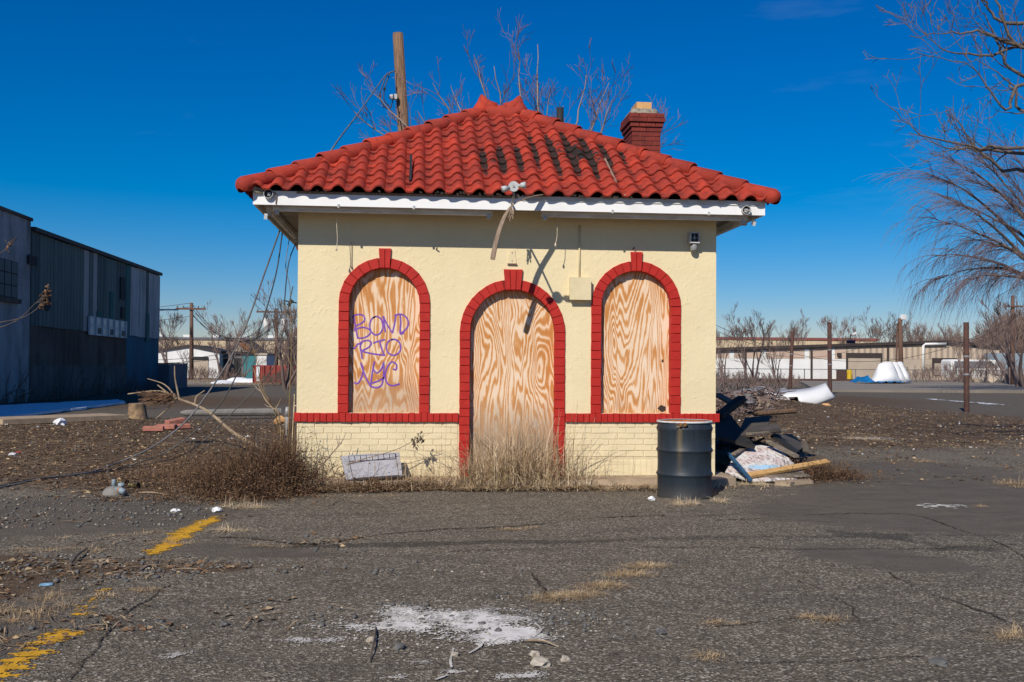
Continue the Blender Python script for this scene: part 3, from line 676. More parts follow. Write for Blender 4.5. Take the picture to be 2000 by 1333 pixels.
# cream bricks of the base, each its own piece
bv = []
for k in range(6):
    m = MB(); j = lambda: rnd.uniform(-.0025, .0025)
    L, H = 0.212, 0.064
    m.brick4([(-L / 2 + j(), -H / 2 + j()), (L / 2 + j(), -H / 2 + j()), (L / 2 + j(), H / 2 + j()), (-L / 2 + j(), H / 2 + j())], -0.0035 + rnd.uniform(-.002, .002), 0.05, .005)
    me = m.mesh('brick'); me.materials.append(MATS['cream_brick']); bv.append(me)
def base_brick(x, z, sx=1.0, rot=0):
    o = bpy.data.objects.new('brick', rnd.choice(bv)); link(o, bw)
    o.location = Vector((x, YW + .003, z)) - BASE[bw.name]; o.scale = (sx, 1, 1); o.rotation_euler = (0, rot, 0)
for (x0, x1) in ((XL, dcx - dr - .135), (dcx + dr + .135, XR)):
    for r_ in range(6):
        z = 0.727 - r_ * 0.0735; x = x0 - (0.111 if r_ % 2 else 0)
        while x < x1 - 0.03:
            a, b = max(x, x0), min(x + 0.2215, x1)
            if b - a > 0.04: base_brick((a + b) / 2, z, (b - a - .008) / 0.212)
            x += 0.2215
    n = round((x1 - x0) / 0.0735)
    for i in range(n): base_brick(x0 + (i + .5) * (x1 - x0) / n, 0.185, 0.93, math.pi / 2)
# red trim: arch surrounds and belt course, each brick a piece
def surround(cx, r, zs, zb, w, kt, kw, kn):
    m = MB(); rb = r + w
    ring = arch_poly(cx, r + .004, zs, zb)[::-1] + arch_poly(cx, rb - .004, zs, zb)
    n = len(ring) // 2; inner = arch_poly(cx, r + .004, zs, zb); outr = arch_poly(cx, rb - .004, zs, zb)
    for i in range(n - 1): m.prism([inner[i], inner[i + 1], outr[i + 1], outr[i]], YW - .012, YW + .13)
    sur = m.build('arch_surround', 'mortar_red', booth)
    def add(q):
        q = [(x + rnd.uniform(-.0025, .0025), z + rnd.uniform(-.0025, .0025)) for x, z in q]
        b = MB().brick4(q, YW - .024 + rnd.uniform(-.004, .004), YW + .10, .0045); b.build('trim_brick', 'red_trim', sur)
    k = max(1, round((zs - zb) / 0.108)); h = (zs - zb) / k; g = .0022
    for i in range(k):
        z0, z1 = zb + i * h + g, zb + (i + 1) * h - g
        add([(cx - rb, z0), (cx - r, z0), (cx - r, z1), (cx - rb, z1)]); add([(cx + r, z0), (cx + rb, z0), (cx + rb, z1), (cx + r, z1)])
    half = math.asin(min(.9, kw / 2 / (r + w / 2)))
    na = max(4, round((math.pi / 2 - half) * (r + w / 2) / 0.108))
    for sgn in (1, -1):
        for i in range(na):
            a0 = (math.pi / 2 - half) * i / na; a1 = (math.pi / 2 - half) * (i + 1) / na; ga = g / (r + w / 2)
            f = lambda rr, a: (cx - sgn * rr * math.cos(a), zs + rr * math.sin(a))
            add([f(rb, a0 + ga), f(r, a0 + ga), f(r, a1 - ga), f(rb, a1 - ga)])
    zi = zs + math.sqrt(max(r * r - (kw * .42) ** 2, 0)) + .0
    for i in range(kn):
        u0, u1 = i / kn, (i + 1) / kn; T, B = kw, kw * 0.80
        q = [(cx - B / 2 + B * u0 + .002, zi), (cx - B / 2 + B * u1 - .002, zi), (cx - T / 2 + T * u1 - .002, kt), (cx - T / 2 + T * u0 + .002, kt)]
        b = MB().brick4([(x, z) for x, z in q], YW - .036 + rnd.uniform(-.004, .004), YW + .1, .007); b.build('keystone_brick', 'red_trim', sur)
for a in ARCH: surround(*a)
m = MB(); belt_rng = [(XL - .02, dcx - dr - .13), (dcx + dr + .13, XR + .045)]
for x0, x1 in belt_rng: m.bx(x0 + .004, x1 - .004, YW - .018, YW + .05, .768, ZB - .006)
belt = m.build('belt_course', 'mortar_red', booth)
for x0, x1 in belt_rng:
    n = round((x1 - x0) / 0.0765); h = (x1 - x0) / n
    for i in range(n):
        a, b = x0 + i * h + .0022, x0 + (i + 1) * h - .0022; j = lambda: rnd.uniform(-.003, .003)
        MB().brick4([(a, .757 + j()), (b, .757 + j()), (b, ZB + j()), (a, ZB + j())], YW - .034 + rnd.uniform(-.005, .005), YW + .05, .0045).build('trim_brick', 'red_trim', belt)
for xs, e in ((XL - .034, 1), (XR + .032, -1)):
    m = MB(); m.bx(min(xs, xs + e * .05), max(xs, xs + e * .05), YW + .052, YB, .757, ZB); m.build('side_belt', 'red_trim', belt)
# boards
boards = []
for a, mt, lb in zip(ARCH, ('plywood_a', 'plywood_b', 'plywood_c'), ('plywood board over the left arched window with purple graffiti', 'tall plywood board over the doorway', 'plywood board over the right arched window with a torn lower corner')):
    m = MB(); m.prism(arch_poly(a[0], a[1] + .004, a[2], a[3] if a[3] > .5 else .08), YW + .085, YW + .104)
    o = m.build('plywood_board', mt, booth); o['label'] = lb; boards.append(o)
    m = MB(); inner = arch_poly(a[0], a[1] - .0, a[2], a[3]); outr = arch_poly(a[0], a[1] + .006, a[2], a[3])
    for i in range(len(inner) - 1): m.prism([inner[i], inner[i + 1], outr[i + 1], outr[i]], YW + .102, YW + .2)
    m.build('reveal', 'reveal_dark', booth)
# torn hole and knot in the right board
def disc(cx, cz, rx, rz, y, n=14, jit=.25):
    return [(cx + rx * math.cos(a) * (1 + rnd.uniform(-jit, jit)), cz + rz * math.sin(a) * (1 + rnd.uniform(-jit, jit))) for a in np.linspace(0, 2 * math.pi, n, endpoint=False)]
MB().prism(disc(3.112, .925, .055, .038, 0), YW + .0815, YW + .084).build('torn_hole', 'roof_under', boards[2])
MB().prism(disc(3.115, 1.53, .013, .02, 0), YW + .0815, YW + .084).build('knot_hole', 'roof_under', boards[2])
# graffiti, a marker's strokes
GS = [[(436, 592), (446, 650), (458, 715), (462, 737)], [(428, 604), (440, 588), (472, 582), (500, 590), (507, 618), (485, 640), (450, 658), (440, 690)], [(440, 690), (475, 668), (520, 670), (545, 692), (530, 720), (495, 735), (458, 735)],
      [(583 + 43 * math.cos(a), 655 + 60 * math.sin(a)) for a in np.linspace(-2.1, 4.6, 14)],
      [(642, 698), (636, 650), (627, 592)], [(627, 592), (655, 650), (688, 703)], [(688, 703), (702, 640), (712, 580)],
      [(700, 590), (735, 580), (770, 592), (792, 632), (780, 672), (742, 706)], [(738, 586), (742, 640), (738, 706), (765, 700)],
      [(418, 803), (442, 800), (466, 770)], [(492, 757), (478, 790), (486, 835), (491, 872)], [(466, 775), (500, 755), (535, 752), (550, 770), (530, 798), (478, 822)], [(482, 820), (560, 838), (640, 847)],
      [(562, 768), (600, 755), (640, 745)], [(604, 756), (618, 805), (636, 848)], [(695 + 47 * math.cos(a), 795 + 52 * math.sin(a)) for a in np.linspace(-1.9, 4.6, 14)],
      [(437, 1024), (462, 1031), (487, 990), (497, 935), (480, 897)], [(480, 897), (512, 985), (545, 1046)], [(545, 1046), (556, 965), (571, 886)],
      [(571, 886), (563, 935), (588, 962), (618, 932), (631, 890)], [(631, 890), (631, 960), (620, 1035), (590, 1057), (548, 1050), (545, 1033), (595, 1015), (645, 985)],
      [(690, 936), (712, 940), (712, 905), (680, 892), (652, 930), (640, 985), (655, 1030), (690, 1045), (735, 1033)]]
m = MB(); yq = YW + .0828
for st in GS:
    P = spline([(*(lambda v: (v.x, v.z))(atY(560 + x / 3.332, 440 + y / 3.332, YW + .085)), 0) for x, y in st], 4); k = len(m.v); wd = .0098
    for i, q in enumerate(P):
        d = P[min(i + 1, len(P) - 1)] - P[max(i - 1, 0)]; nr = Vector((-d.y, d.x, 0)).normalized() * wd
        m.v += [(q.x + nr.x, yq, q.y + nr.y), (q.x - nr.x, yq, q.y - nr.y)]
        if i: m.f.append((k + 2 * i - 2, k + 2 * i - 1, k + 2 * i + 1, k + 2 * i))
    yq -= .00006
m.build('graffiti', 'graffiti', boards[0])

# eaves
FX0, FX1, FY0, FY1 = -1.912, 4.250, YW - .47, YB + .47
m = MB(); m.bx(FX0, FX1, FY0, FY0 + .025, 3.32, 3.485); fa = m.build('fascia_front', 'white_paint', booth)
m = MB(); m.bx(1.25, FX1, FY0 - .012, FY0 - .002, 3.435, 3.49); m.build('fascia_strip', 'old_white_paint', fa)
m = MB(); m.bx(FX0 + .5, 1.2, FY0 - .006, FY0 - .002, 3.457, 3.487); m.build('fascia_strip', 'old_wood', fa)
m = MB(); m.bx(FX0, FX0 + .025, FY0 + .026, FY1, 3.32, 3.50); m.bx(FX1 - .025, FX1, FY0 + .026, FY1, 3.32, 3.50); m.bx(FX0 + .025, FX1 - .025, FY1 - .025, FY1, 3.32, 3.5)
m.build('fascia_side', 'old_white_paint', booth)
sof = thing_sof = None
m = MB(); m.bx(FX0 + .026, FX1 - .026, FY0 + .026, FY1 - .026, 3.40, 3.42); sof = m.build('soffit', 'soffit_board', booth)
for i in range(22):
    y = FY0 + .05 + i * 0.265
    for x0, x1 in ((FX0 + .03, XL - .004), (XR + .004, FX1 - .03)):
        m = MB(); m.bx(x0, x1, y + .008 * rnd.random(), y + .25, 3.378 + .006 * rnd.random(), 3.398); m.build('soffit_plank', 'soffit_board', sof)
for i in range(24):
    x = XL + i * 0.2177
    m = MB(); m.bx(x + .004, x + .212, FY0 + .03, YW - .004, 3.378 + .006 * rnd.random(), 3.398); m.build('soffit_plank', 'soffit_board', sof)
# strip light housings under the eaves
def housing(a, b, lbl):
    a, b = Vector(a), Vector(b); d = (b - a).normalized()
    h = thing('strip_light', (a + b) / 2, lbl, 'light fixture')
    MB().bar(a, b, .075, .055).bar(a + Vector((0, 0, -.035)), b + Vector((0, 0, -.035)), .045, .025).build('housing', 'old_white_paint', h)
    for q, s in ((a, 1), (b, -1)):
        MB().bar(q + d * s * .02 + Vector((0, 0, -.06)), q + d * s * .07 + Vector((0, 0, -.06)), .05, .05).build('lamp_socket', 'fixture_grey', h)
ys = YW - .325
housing((-1.70, ys, 3.315), (0.905, ys, 3.315), 'long white strip light housing under the left half of the front eave')
housing((1.50, ys, 3.315), (4.06, ys, 3.315), 'long white strip light housing under the right half of the front eave')
housing((-1.76, YW - .25, 3.315), (-1.76, YW + 2.4, 3.315), 'white strip light housing under the left side eave')
housing((4.08, YW - .25, 3.315), (4.08, YW + 2.4, 3.315), 'white strip light housing under the right side eave')

# roof deck and tiles
EX0, EX1, EY0, EY1, EZ = -2.03, 4.345, FY0 - .085, FY1 + .085, 3.468
RX0, RX1, RY, RZ = 0.955, 1.485, 14.72, 5.17
deck = MB(); E4 = [(EX0 + .09, EY0 + .09, EZ - .0), (EX1 - .09, EY0 + .09, EZ), (EX1 - .09, EY1 - .09, EZ), (EX0 + .09, EY1 - .09, EZ)]
deck.add(E4 + [(RX0, RY, RZ + .005), (RX1, RY, RZ + .005)], [(0, 1, 5, 4), (1, 2, 5), (2, 3, 4, 5), (3, 0, 4), (3, 2, 1, 0)])
roof = deck.build('roof', 'roof_under', booth)
NU = 12
def tile_mesh(wd, ln, lift):
    """S tile: pan on the left, barrel on the right; local x across, y up slope, z off the slope"""
    V, Fc, pan = [], [], []
    prof = []
    for i in range(NU + 1):
        u = i / NU
        if u < 0.34: h = 0.010 - 0.012 * math.sin(math.pi * u / 0.34); 
        else: h = 0.010 + 0.060 * math.sin(math.pi * min(1, (u - 0.34) / 0.66)) ** 0.85 if u < 1 else 0.002
        prof.append((u * wd * 1.03 - wd / 2, h))
    pm = [max(0, 1 - h / 0.035) for _, h in prof]
    for (yy, zz) in ((0, lift), (ln * .5, lift * .55), (ln, 0.0)):
        for x, h in prof: V.append((x, yy, h + zz))
    n = NU + 1
    for r_ in range(2):
        for i in range(NU): Fc.append((r_ * n + i, r_ * n + i + 1, (r_ + 1) * n + i + 1, (r_ + 1) * n + i))
    for x, h in prof: V.append((x, 0.0, h + lift - 0.020))
    for i in range(NU): Fc.append((3 * n + i, 3 * n + i + 1, i + 1, i))
    pan = pm * 4
    return V, Fc, pan
def make_tile_me(wd, ln, lift, name='roof_tile'):
    V, Fc, pan = tile_mesh(wd, ln, lift); me = bpy.data.meshes.new(name); me.from_pydata(V, [], Fc); me.materials.append(MATS['roof_tile'])
    a = me.attributes.new('pan', 'FLOAT', 'POINT'); a.data.foreach_set('value', pan)
    me.polygons.foreach_set('use_smooth', [i < 2 * NU for i in range(len(Fc))]); return me
def slope_frame(side):
    if side == 'front': return Vector((EX0, EY0, EZ)), Vector((1, 0, 0)), Vector((0, RY - EY0, RZ - EZ)), EX1 - EX0, RX0 - EX0, EX1 - RX1
    if side == 'back': return Vector((EX1, EY1, EZ)), Vector((-1, 0, 0)), Vector((0, RY - EY1, RZ - EZ)), EX1 - EX0, EX1 - RX1, RX0 - EX0
    if side == 'left': return Vector((EX0, EY1, EZ)), Vector((0, -1, 0)), Vector((RX0 - EX0, 0, RZ - EZ)), EY1 - EY0, EY1 - RY, RY - EY0
    return Vector((EX1, EY0, EZ)), Vector((0, 1, 0)), Vector((RX1 - EX1, 0, RZ - EZ)), EY1 - EY0, RY - EY0, EY1 - RY
def tile_slope(side, individual):
    org, ux, vs, W, la, lb = slope_frame(side); L = vs.length; vy = vs.normalized(); nz = ux.cross(vy)
    ncol = round(W / 0.2355); wd = W / ncol; nrow = 12; ex = L / nrow
    me = make_tile_me(wd, ex * 1.12, .030)
    B = Matrix((ux, vy, nz)).transposed().to_4x4()
    big = bmesh.new() if not individual else None
    lay = big.verts.layers.float.new('pan') if big else None
    for r_ in range(nrow):
        for c_ in range(ncol):
            x0, x1 = c_ * wd, (c_ + 1) * wd; y0 = r_ * ex; y1 = min(y0 + ex * 1.12, L)
            lo, hi = la * y0 / L, W - lb * y0 / L
            lo1, hi1 = la * y1 / L, W - lb * y1 / L
            if x1 < lo or x0 > hi: continue
            xc = (x0 + x1) / 2; full = x0 >= lo1 and x1 * 1.0 <= hi1 - .01
            mw = B.copy(); mw.translation = org + ux * xc + vy * y0
            if individual and full:
                o = bpy.data.objects.new('roof_tile', me); link(o, roof)
                jit = Matrix.Rotation(rnd.uniform(-.012, .012), 4, 'Z') @ Matrix.Rotation(rnd.uniform(-.008, .012), 4, 'X')
                mw = mw @ jit; mw.translation += nz * rnd.uniform(0, .006) + vy * rnd.uniform(-.008, .008)
                mw.translation -= BASE[roof.name]; o.matrix_local = mw; continue
            bm = bmesh.new(); bm.from_mesh(me); bm.transform(mw)
            if not full:
                geo = lambda: bm.verts[:] + bm.edges[:] + bm.faces[:]
                dl = (ux * la + vs).normalized(); nl = nz.cross(dl)      # into the slope on the left hip
                bmesh.ops.bisect_plane(bm, geom=geo(), plane_co=org, plane_no=nl, clear_outer=True)
                oR = org + ux * W; dR = (-ux * lb + vs).normalized(); nR = nz.cross(dR)
                bmesh.ops.bisect_plane(bm, geom=geo(), plane_co=oR, plane_no=nR, clear_inner=True)
                bmesh.ops.bisect_plane(bm, geom=geo(), plane_co=org + vs, plane_no=vy, clear_outer=True)
            if len(bm.faces):
                m2 = bpy.data.meshes.new('roof_tile'); bm.to_mesh(m2)
                if individual:
                    m2.materials.append(MATS['roof_tile']); m2.transform(Matrix.Translation(-BASE[roof.name]))
                    o = bpy.data.objects.new('roof_tile', m2); link(o, roof)
                else: big.from_mesh(m2); bpy.data.meshes.remove(m2)
            bm.free()
    if big:
        m2 = bpy.data.meshes.new('roof_tiles'); big.to_mesh(m2); big.free(); m2.materials.append(MATS['roof_tile']); m2.transform(Matrix.Translation(-BASE[roof.name]))
        o = bpy.data.objects.new('roof_tiles', m2); link(o, roof); o['kind'] = 'stuff'
tile_slope('front', True)
for sd_ in ('left', 'right', 'back'): tile_slope(sd_, False)
# hip and ridge tiles: half barrels lapping each other
def barrel(a, b, r0, r1, upv, cap=False):
    a, b, u = Vector(a), Vector(b), Vector(upv); d = (b - a).normalized(); x = d.cross(u).normalized(); u = x.cross(d); m = MB(); n = 10
    rings = [(a, r0), (b, r1)]
    if cap: rings = [(a - d * r0 * q, r0 * w_) for q, w_ in ((.80, .25), (.72, .55), (.5, .82), (.2, .97))] + rings
    k0 = None
    for q, r in rings:
        for j in range(n + 1):
            t_ = math.pi * (-0.26 + 1.52 * j / n); m.v.append(tuple(q + x * r * math.cos(t_) + u * r * math.sin(t_)))
    for i in range(len(rings) - 1):
        for j in range(n): m.f.append((i * (n + 1) + j, i * (n + 1) + j + 1, (i + 1) * (n + 1) + j + 1, (i + 1) * (n + 1) + j))
    k = len(m.v)                                         # thickness at the lower end
    if not cap:
        for j in range(n + 1):
            t_ = math.pi * (-0.26 + 1.52 * j / n); m.v.append(tuple(a + x * (r0 - .018) * math.cos(t_) + u * (r0 - .018) * math.sin(t_)))
        for j in range(n): m.f.append((j, k + j, k + j + 1, j + 1))
    else:
        m.f.append(tuple(range(n + 1)))
    return m
def hip(c, e, npc):
    c, e = Vector(c), Vector(e); d = e - c; Ln = d.length; d.normalize()
    for i in range(npc):
        a = c + d * (Ln * i / npc - (.0 if i else .0)); b = c + d * (Ln * (i + 1) / npc + .045)
        j = Vector((rnd.uniform(-.008, .008), rnd.uniform(-.008, .008), rnd.uniform(-.004, .008)))
        o = barrel(a + j + Vector((0, 0, .02)), b + j, .108, .088, (0, 0, 1), i == 0).build('hip_tile', 'roof_tile', roof, True)
hz = .036
for cx_, cy_, ex_ in ((EX0, EY0, RX0), (EX1, EY0, RX1), (EX0, EY1, RX0), (EX1, EY1, RX1)):
    hip((cx_ + .02 * (1 if cx_ < 0 else -1), cy_ + .02 * (1 if cy_ < 14 else -1), EZ + hz), (ex_, RY, RZ + hz), 11)
barrel((RX0 - .08, RY, RZ + .03), (RX1 + .08, RY, RZ + .03), .135, .135, (0, 0, 1)).build('ridge_tile', 'roof_tile', roof, True)
for x, s in ((RX0 - .015, 1), (RX1 + .015, -1)):
    m = MB(); z0 = RZ + .08
    m.tube([(x + .22 * s, RY, z0 + .02), (x + .10 * s, RY, z0 + .045), (x + .035 * s, RY, z0 + .12), (x + .0 * s, RY, z0 + .20), (x - .005 * s, RY, z0 + .235)], [.095, .105, .075, .042, .015], 12)
    m.tube([(x, RY, z0 - .06), (x, RY, z0 + .03), (x, RY, z0 + .12), (x, RY, z0 + .20)], [.16, .13, .07, .035], 12)
    m.build('finial', 'roof_tile', roof, True)
# packing mortar and debris along the eave, loose lath on the roof
m = MB()
for i in range(60):
    x = rnd.uniform(0.2, 2.6) if i < 40 else rnd.uniform(EX0 + .1, EX1 - .1); s_ = rnd.uniform(.008, .022)
    m.box((x, FY0 - .035 + rnd.uniform(-.02, .02), 3.497 + rnd.uniform(-.008, .012)), (s_ * 1.6, s_, s_), (rnd.random(), rnd.random(), rnd.random()))
m.build('eave_mortar_crumbs', 'stone_pale', booth, kind='stuff')
q0 = atY(803, 308, 12.62); q1 = atY(801, 361, 12.02)
tag(MB().bar(q0 + Vector((0, 0, .03)), q1 + Vector((0, 0, .05)), .03, .02).build('loose_lath', 'black_metal', base=q1), 'thin dark strip lying on the left part of the red roof tiles', 'lath')
q0 = atY(1181, 318, 12.9); q1 = atY(1203, 366, 12.15)
tag(MB().bar(q0 + Vector((0, 0, .05)), q1 + Vector((0, 0, .06)), .025, .02).build('loose_lath', 'old_wood', base=q1), 'thin wooden strip lying below the black patch on the roof tiles', 'lath')
# chimney
CY0, CY1 = 15.3, 15.9
CH0, CH1, CZT = atY(1234.5, 250, CY0).x, atY(1290.5, 250, CY0).x, atY(1262, 222, CY0).z
chim = MB().bx(CH0 + .01, CH1 - .01, CY0 + .01, CY1 - .01, 3.5, CZT - .01).build('chimney', 'mortar_grey', booth)
for r_ in range(15):
    z0 = CZT + (r_ - 15) * 0.072; cor = {12: .035, 13: .06, 14: .05}.get(r_, 0)
    if r_ == 11: cor = .012
    x0, x1, y0, y1 = CH0 - cor, CH1 + cor, CY0 - cor, CY1 + cor
    cuts = [x0] + ([x0 + (x1 - x0) * (.5 if r_ % 2 else .28)] + ([] if r_ % 2 else [x0 + (x1 - x0) * .76])) + [x1]
    for a, b in zip(cuts[:-1], cuts[1:]):
        MB().brick4([(a + .003, z0 + .003), (b - .003, z0 + .003), (b - .003, z0 + .068), (a + .003, z0 + .068)], y0, y0 + .1, .004).build('chimney_brick', 'chimney_brick', chim)
    for e in range(2):
        m = MB(); yy = y0 + .1 + .004 + e * (y1 - y0 - .1) / 2; m.bx(x0, x1, yy, yy + (y1 - y0 - .1) / 2 - .006, z0 + .003, z0 + .068); m.build('chimney_brick', 'chimney_brick', chim)
m = MB(); cxm, cym = (CH0 + CH1) / 2 - .015, (CY0 + CY1) / 2; z0 = CZT
ring = lambda rx, ry, z: [(cxm + rx * sx_ * f_, cym + ry * sy_ * f2, z) for sx_, sy_, f_, f2 in ((-1, -1, 1, .8), (-.8, -1, 1, 1), (.8, -1, 1, 1), (1, -.8, 1, 1), (1, .8, 1, 1), (.8, 1, 1, 1), (-.8, 1, 1, 1), (-1, .8, 1, 1))]
rs = [ring(.225, .30, z0), ring(.225, .30, z0 + .045), ring(.20, .27, z0 + .085), ring(.13, .19, z0 + .105)]
m.add([q for r_ in rs for q in r_], [(i * 8 + j, i * 8 + (j + 1) % 8, (i + 1) * 8 + (j + 1) % 8, (i + 1) * 8 + j) for i in range(3) for j in range(8)] + [tuple(24 + j for j in range(8))])
m.build('cement_crown', 'cement_cap', chim)
m = MB(); fx, fz = cxm + .0, z0 + .08
for a in (0, 1):
    pass
m.bx(fx - .12, fx + .12, cym - .2, cym - .165, fz, fz + .125); m.bx(fx - .12, fx + .12, cym + .165, cym + .2, fz, fz + .125); m.bx(fx - .12, fx - .085, cym - .164, cym + .164, fz, fz + .124); m.bx(fx + .085, fx + .12, cym - .164, cym + .164, fz, fz + .124)
m.build('flue_pot', 'clay_flue', chim)
v0 = atY(1094, 211, 15.6)
MB().lathe([(.0, 0), (.058, 0), (.058, v0.z - 4.6), (.048, v0.z - 4.6), (.048, .1)], (v0.x, 15.6, 4.6), 14).build('vent_pipe', 'black_metal', booth, True)

# things fixed to or hanging from the booth
def lamp_ring(px, py, lbl):
    q = atY(px, py, FY0); o = thing('floodlight_base', (q.x, FY0, q.z), lbl, 'light fixture')
    m = MB(); n = 20
    for r_, y in ((.056, 0), (.056, -.05), (.049, -.05), (.049, -.012)):
        for j in range(n): a = 2 * math.pi * j / n; m.v.append((q.x + r_ * math.cos(a), FY0 + y - .001, q.z + r_ * math.sin(a)))
    for i in range(3):
        for j in range(n): m.f.append((i * n + j, i * n + (j + 1) % n, (i + 1) * n + (j + 1) % n, (i + 1) * n + j))
    m.build('round_box', 'fixture_grey', o, True)
    m = MB(); m.prism(disc(q.x, q.z, .047, .047, 0, 20, 0), FY0 - .010, FY0 - .003); m.build('box_back', 'black_metal', o)
    m = MB()
    for k in range(9):
        a = rnd.uniform(0, 6.28); r_ = rnd.uniform(.0, .035); m.box((q.x + r_ * math.cos(a), FY0 - .03, q.z - .012 + r_ * math.sin(a) * .7), (.016, .02, .010), (rnd.random() * 3, rnd.random() * 3, rnd.random() * 3))
    m.tube([(q.x - .01, FY0 - .02, q.z + .02), (q.x + .005, FY0 - .05, q.z + .0), (q.x + .02, FY0 - .04, q.z - .03)], .005, 5)
    m.build('lamp_remnant', 'fixture_grey', o)
lamp_ring(525, 380, 'broken round lamp base on the white fascia near its left end')
lamp_ring(1456, 412, 'broken round lamp base on the white fascia near its right end')
q = atY(525, 380, FY0)
tag(MB().tube(spline([(q.x + .06, FY0 - .02, q.z + .02), (q.x + .085, FY0 - .02, q.z), (q.x + .088, FY0 - .012, q.z - .06), (q.x + .082, FY0 - .01, q.z - .11)]), .007, 6).build('cable_stub', 'old_wood', base=q), 'short bent cable beside the broken lamp base on the left of the fascia', 'cable')
# twin lamp holder on its arm above the fascia
c = atY(1003, 365, FY0 - .84)
tw = thing('twin_lamp_holder', c, 'grey twin lamp holder on an arm in front of the middle of the roof edge', 'light fixture')
m = MB(); n = 20
def ydisc(m, c, r, y0, y1, n=20): m.prism([(c.x + r * math.cos(a), c.z + r * math.sin(a)) for a in np.linspace(0, 2 * math.pi, n, endpoint=False)], c.y + y0, c.y + y1)
ydisc(m, c, .058, -.02, .025); m.build('round_plate', 'fixture_grey', tw)
m = MB(); ydisc(m, c, .012, -.03, -.021, 10); m.build('screw', 'grey_metal', tw)
for s_, a in ((-1, .28), (1, -.12)):
    d = Vector((s_ * .9, -.25, -.28 if s_ < 0 else .1)).normalized(); p0 = c + d * .05
    MB().tube([p0, p0 + d * .03, p0 + d * .035, p0 + d * .09], [.018, .02, .032, .036], 12).build('lamp_socket', 'fixture_grey', tw, True)
p1 = Vector((1.12, FY0 - .004, 3.40))
MB().tube([c + Vector((0, .02, -.05)), c + Vector((.012, .05, -.09)), c.lerp(p1, .55) + Vector((.01, 0, -.03)), p1 + Vector((0.0, -.06, 0.0)), p1], .013, 8).build('arm', 'grey_metal', tw, True)
# the peeled strip of trim arching out from the fascia
st_px = [(1062, 381, FY0 - .03), (1035, 386, FY0 - .18), (1008, 396, FY0 - .30), (992, 412, FY0 - .36), (980, 437, FY0 - .40), (972, 462, FY0 - .41), (966, 486, FY0 - .40), (962, 508, FY0 - .38)]
P = spline([atY(x, y, Y) for x, y, Y in st_px], 4); m = MB()
for i, q in enumerate(P):
    d = (P[min(i + 1, len(P) - 1)] - P[max(i - 1, 0)]).normalized(); tw_ = i / (len(P) - 1)
    wv = Vector((.55 + .1 * tw_, -.75 * (1 - .5 * tw_), .25)).normalized(); wv = (wv - d * wv.dot(d)).normalized(); nr = wv.cross(d); w_ = .030 if i < len(P) - 1 else .026
    m.v += [tuple(q + wv * w_ + nr * .005), tuple(q - wv * w_ + nr * .005), tuple(q - wv * w_ - nr * .005), tuple(q + wv * w_ - nr * .005)]
    if i:
        for j in range(4): m.f.append((4 * i - 4 + j, 4 * i - 4 + (j + 1) % 4, 4 * i + (j + 1) % 4, 4 * i + j))
m.f += [(0, 1, 2, 3), tuple(4 * (len(P) - 1) + j for j in (3, 2, 1, 0))]
tag(m.build('trim_strip', 'old_wood', base=P[0]), 'weathered strip of trim peeled from the eave and hanging in a curve', 'trim strip')
m = MB()
q = atY(1000, 420, FY0 - .03)
for k in range(5): m.bar(q + Vector((rnd.uniform(-.03, .03), 0, .08)), q + Vector((rnd.uniform(-.05, .03), -.03, rnd.uniform(-.08, .02))), .012, .008)
m.build('splinters', 'old_wood', booth)
# pull cords
for (px, y0, y1, bend, lbl) in ((657, 436, 485, 0.0, 'pale pull cord hanging straight from the left strip light'), (1088, 432, 477, -.02, 'pale pull cord hanging crooked from the right strip light')):
    Yc = YW - .27; a, b = atY(px + (0 if bend == 0 else 1), y0 - 14, Yc), atY(px - (0 if bend == 0 else 3), y1, Yc)
    o = thing('pull_cord', a, lbl, 'cord')
    MB().tube(spline([a, a.lerp(b, .4) + Vector((.006, 0, 0)), a.lerp(b, .75) + Vector((.012, 0, 0)), b], 4), .0042, 5).build('cord', 'cord_cream', o)
    MB().lathe([(.0, .012), (.007, .010), (.013, -.012), (.011, -.03), (0, -.034)], b, 8).build('cord_end', 'cord_cream', o, True)
# siren / lamp unit at the right
q = atY(1354, 466, YW - .05)
al = thing('alarm_siren', (q.x, YW, q.z), 'black faced alarm horn with a small lamp below, high on the right wall', 'alarm')
m = MB(); m.bx(q.x - .062, q.x - .047, YW - .13, YW, q.z - .07, q.z + .07); m.bx(q.x + .047, q.x + .062, YW - .13, YW, q.z - .07, q.z + .07); m.bx(q.x - .0465, q.x + .0465, YW - .13, YW, q.z + .055, q.z + .07); m.bx(q.x - .0465, q.x + .0465, YW - .13, YW, q.z - .07, q.z - .055); m.build('box', 'fixture_grey', al)
m = MB(); m.bx(q.x - .046, q.x + .046, YW - .09, YW - .08, q.z - .054, q.z + .054); m.build('horn_back', 'black_metal', al)
m = MB(); ydisc(m, Vector((q.x, YW - .1, q.z)), .016, -.015, .01, 10); m.bx(q.x - .045, q.x + .045, YW - .1, YW - .095, q.z - .004, q.z + .004); m.bx(q.x - .004, q.x + .004, YW - .105, YW - .1005, q.z - .045, q.z + .045); m.build('horn_center', 'grey_metal', al)
m = MB(); m.lathe([(0, -.008), (.05, -.008), (.05, -.02), (.046, -.075), (.038, -.09), (0, -.092)], (q.x + .004, YW - .065, q.z - .072), 14); m.build('lamp_cover', 'grey_metal', al, True)
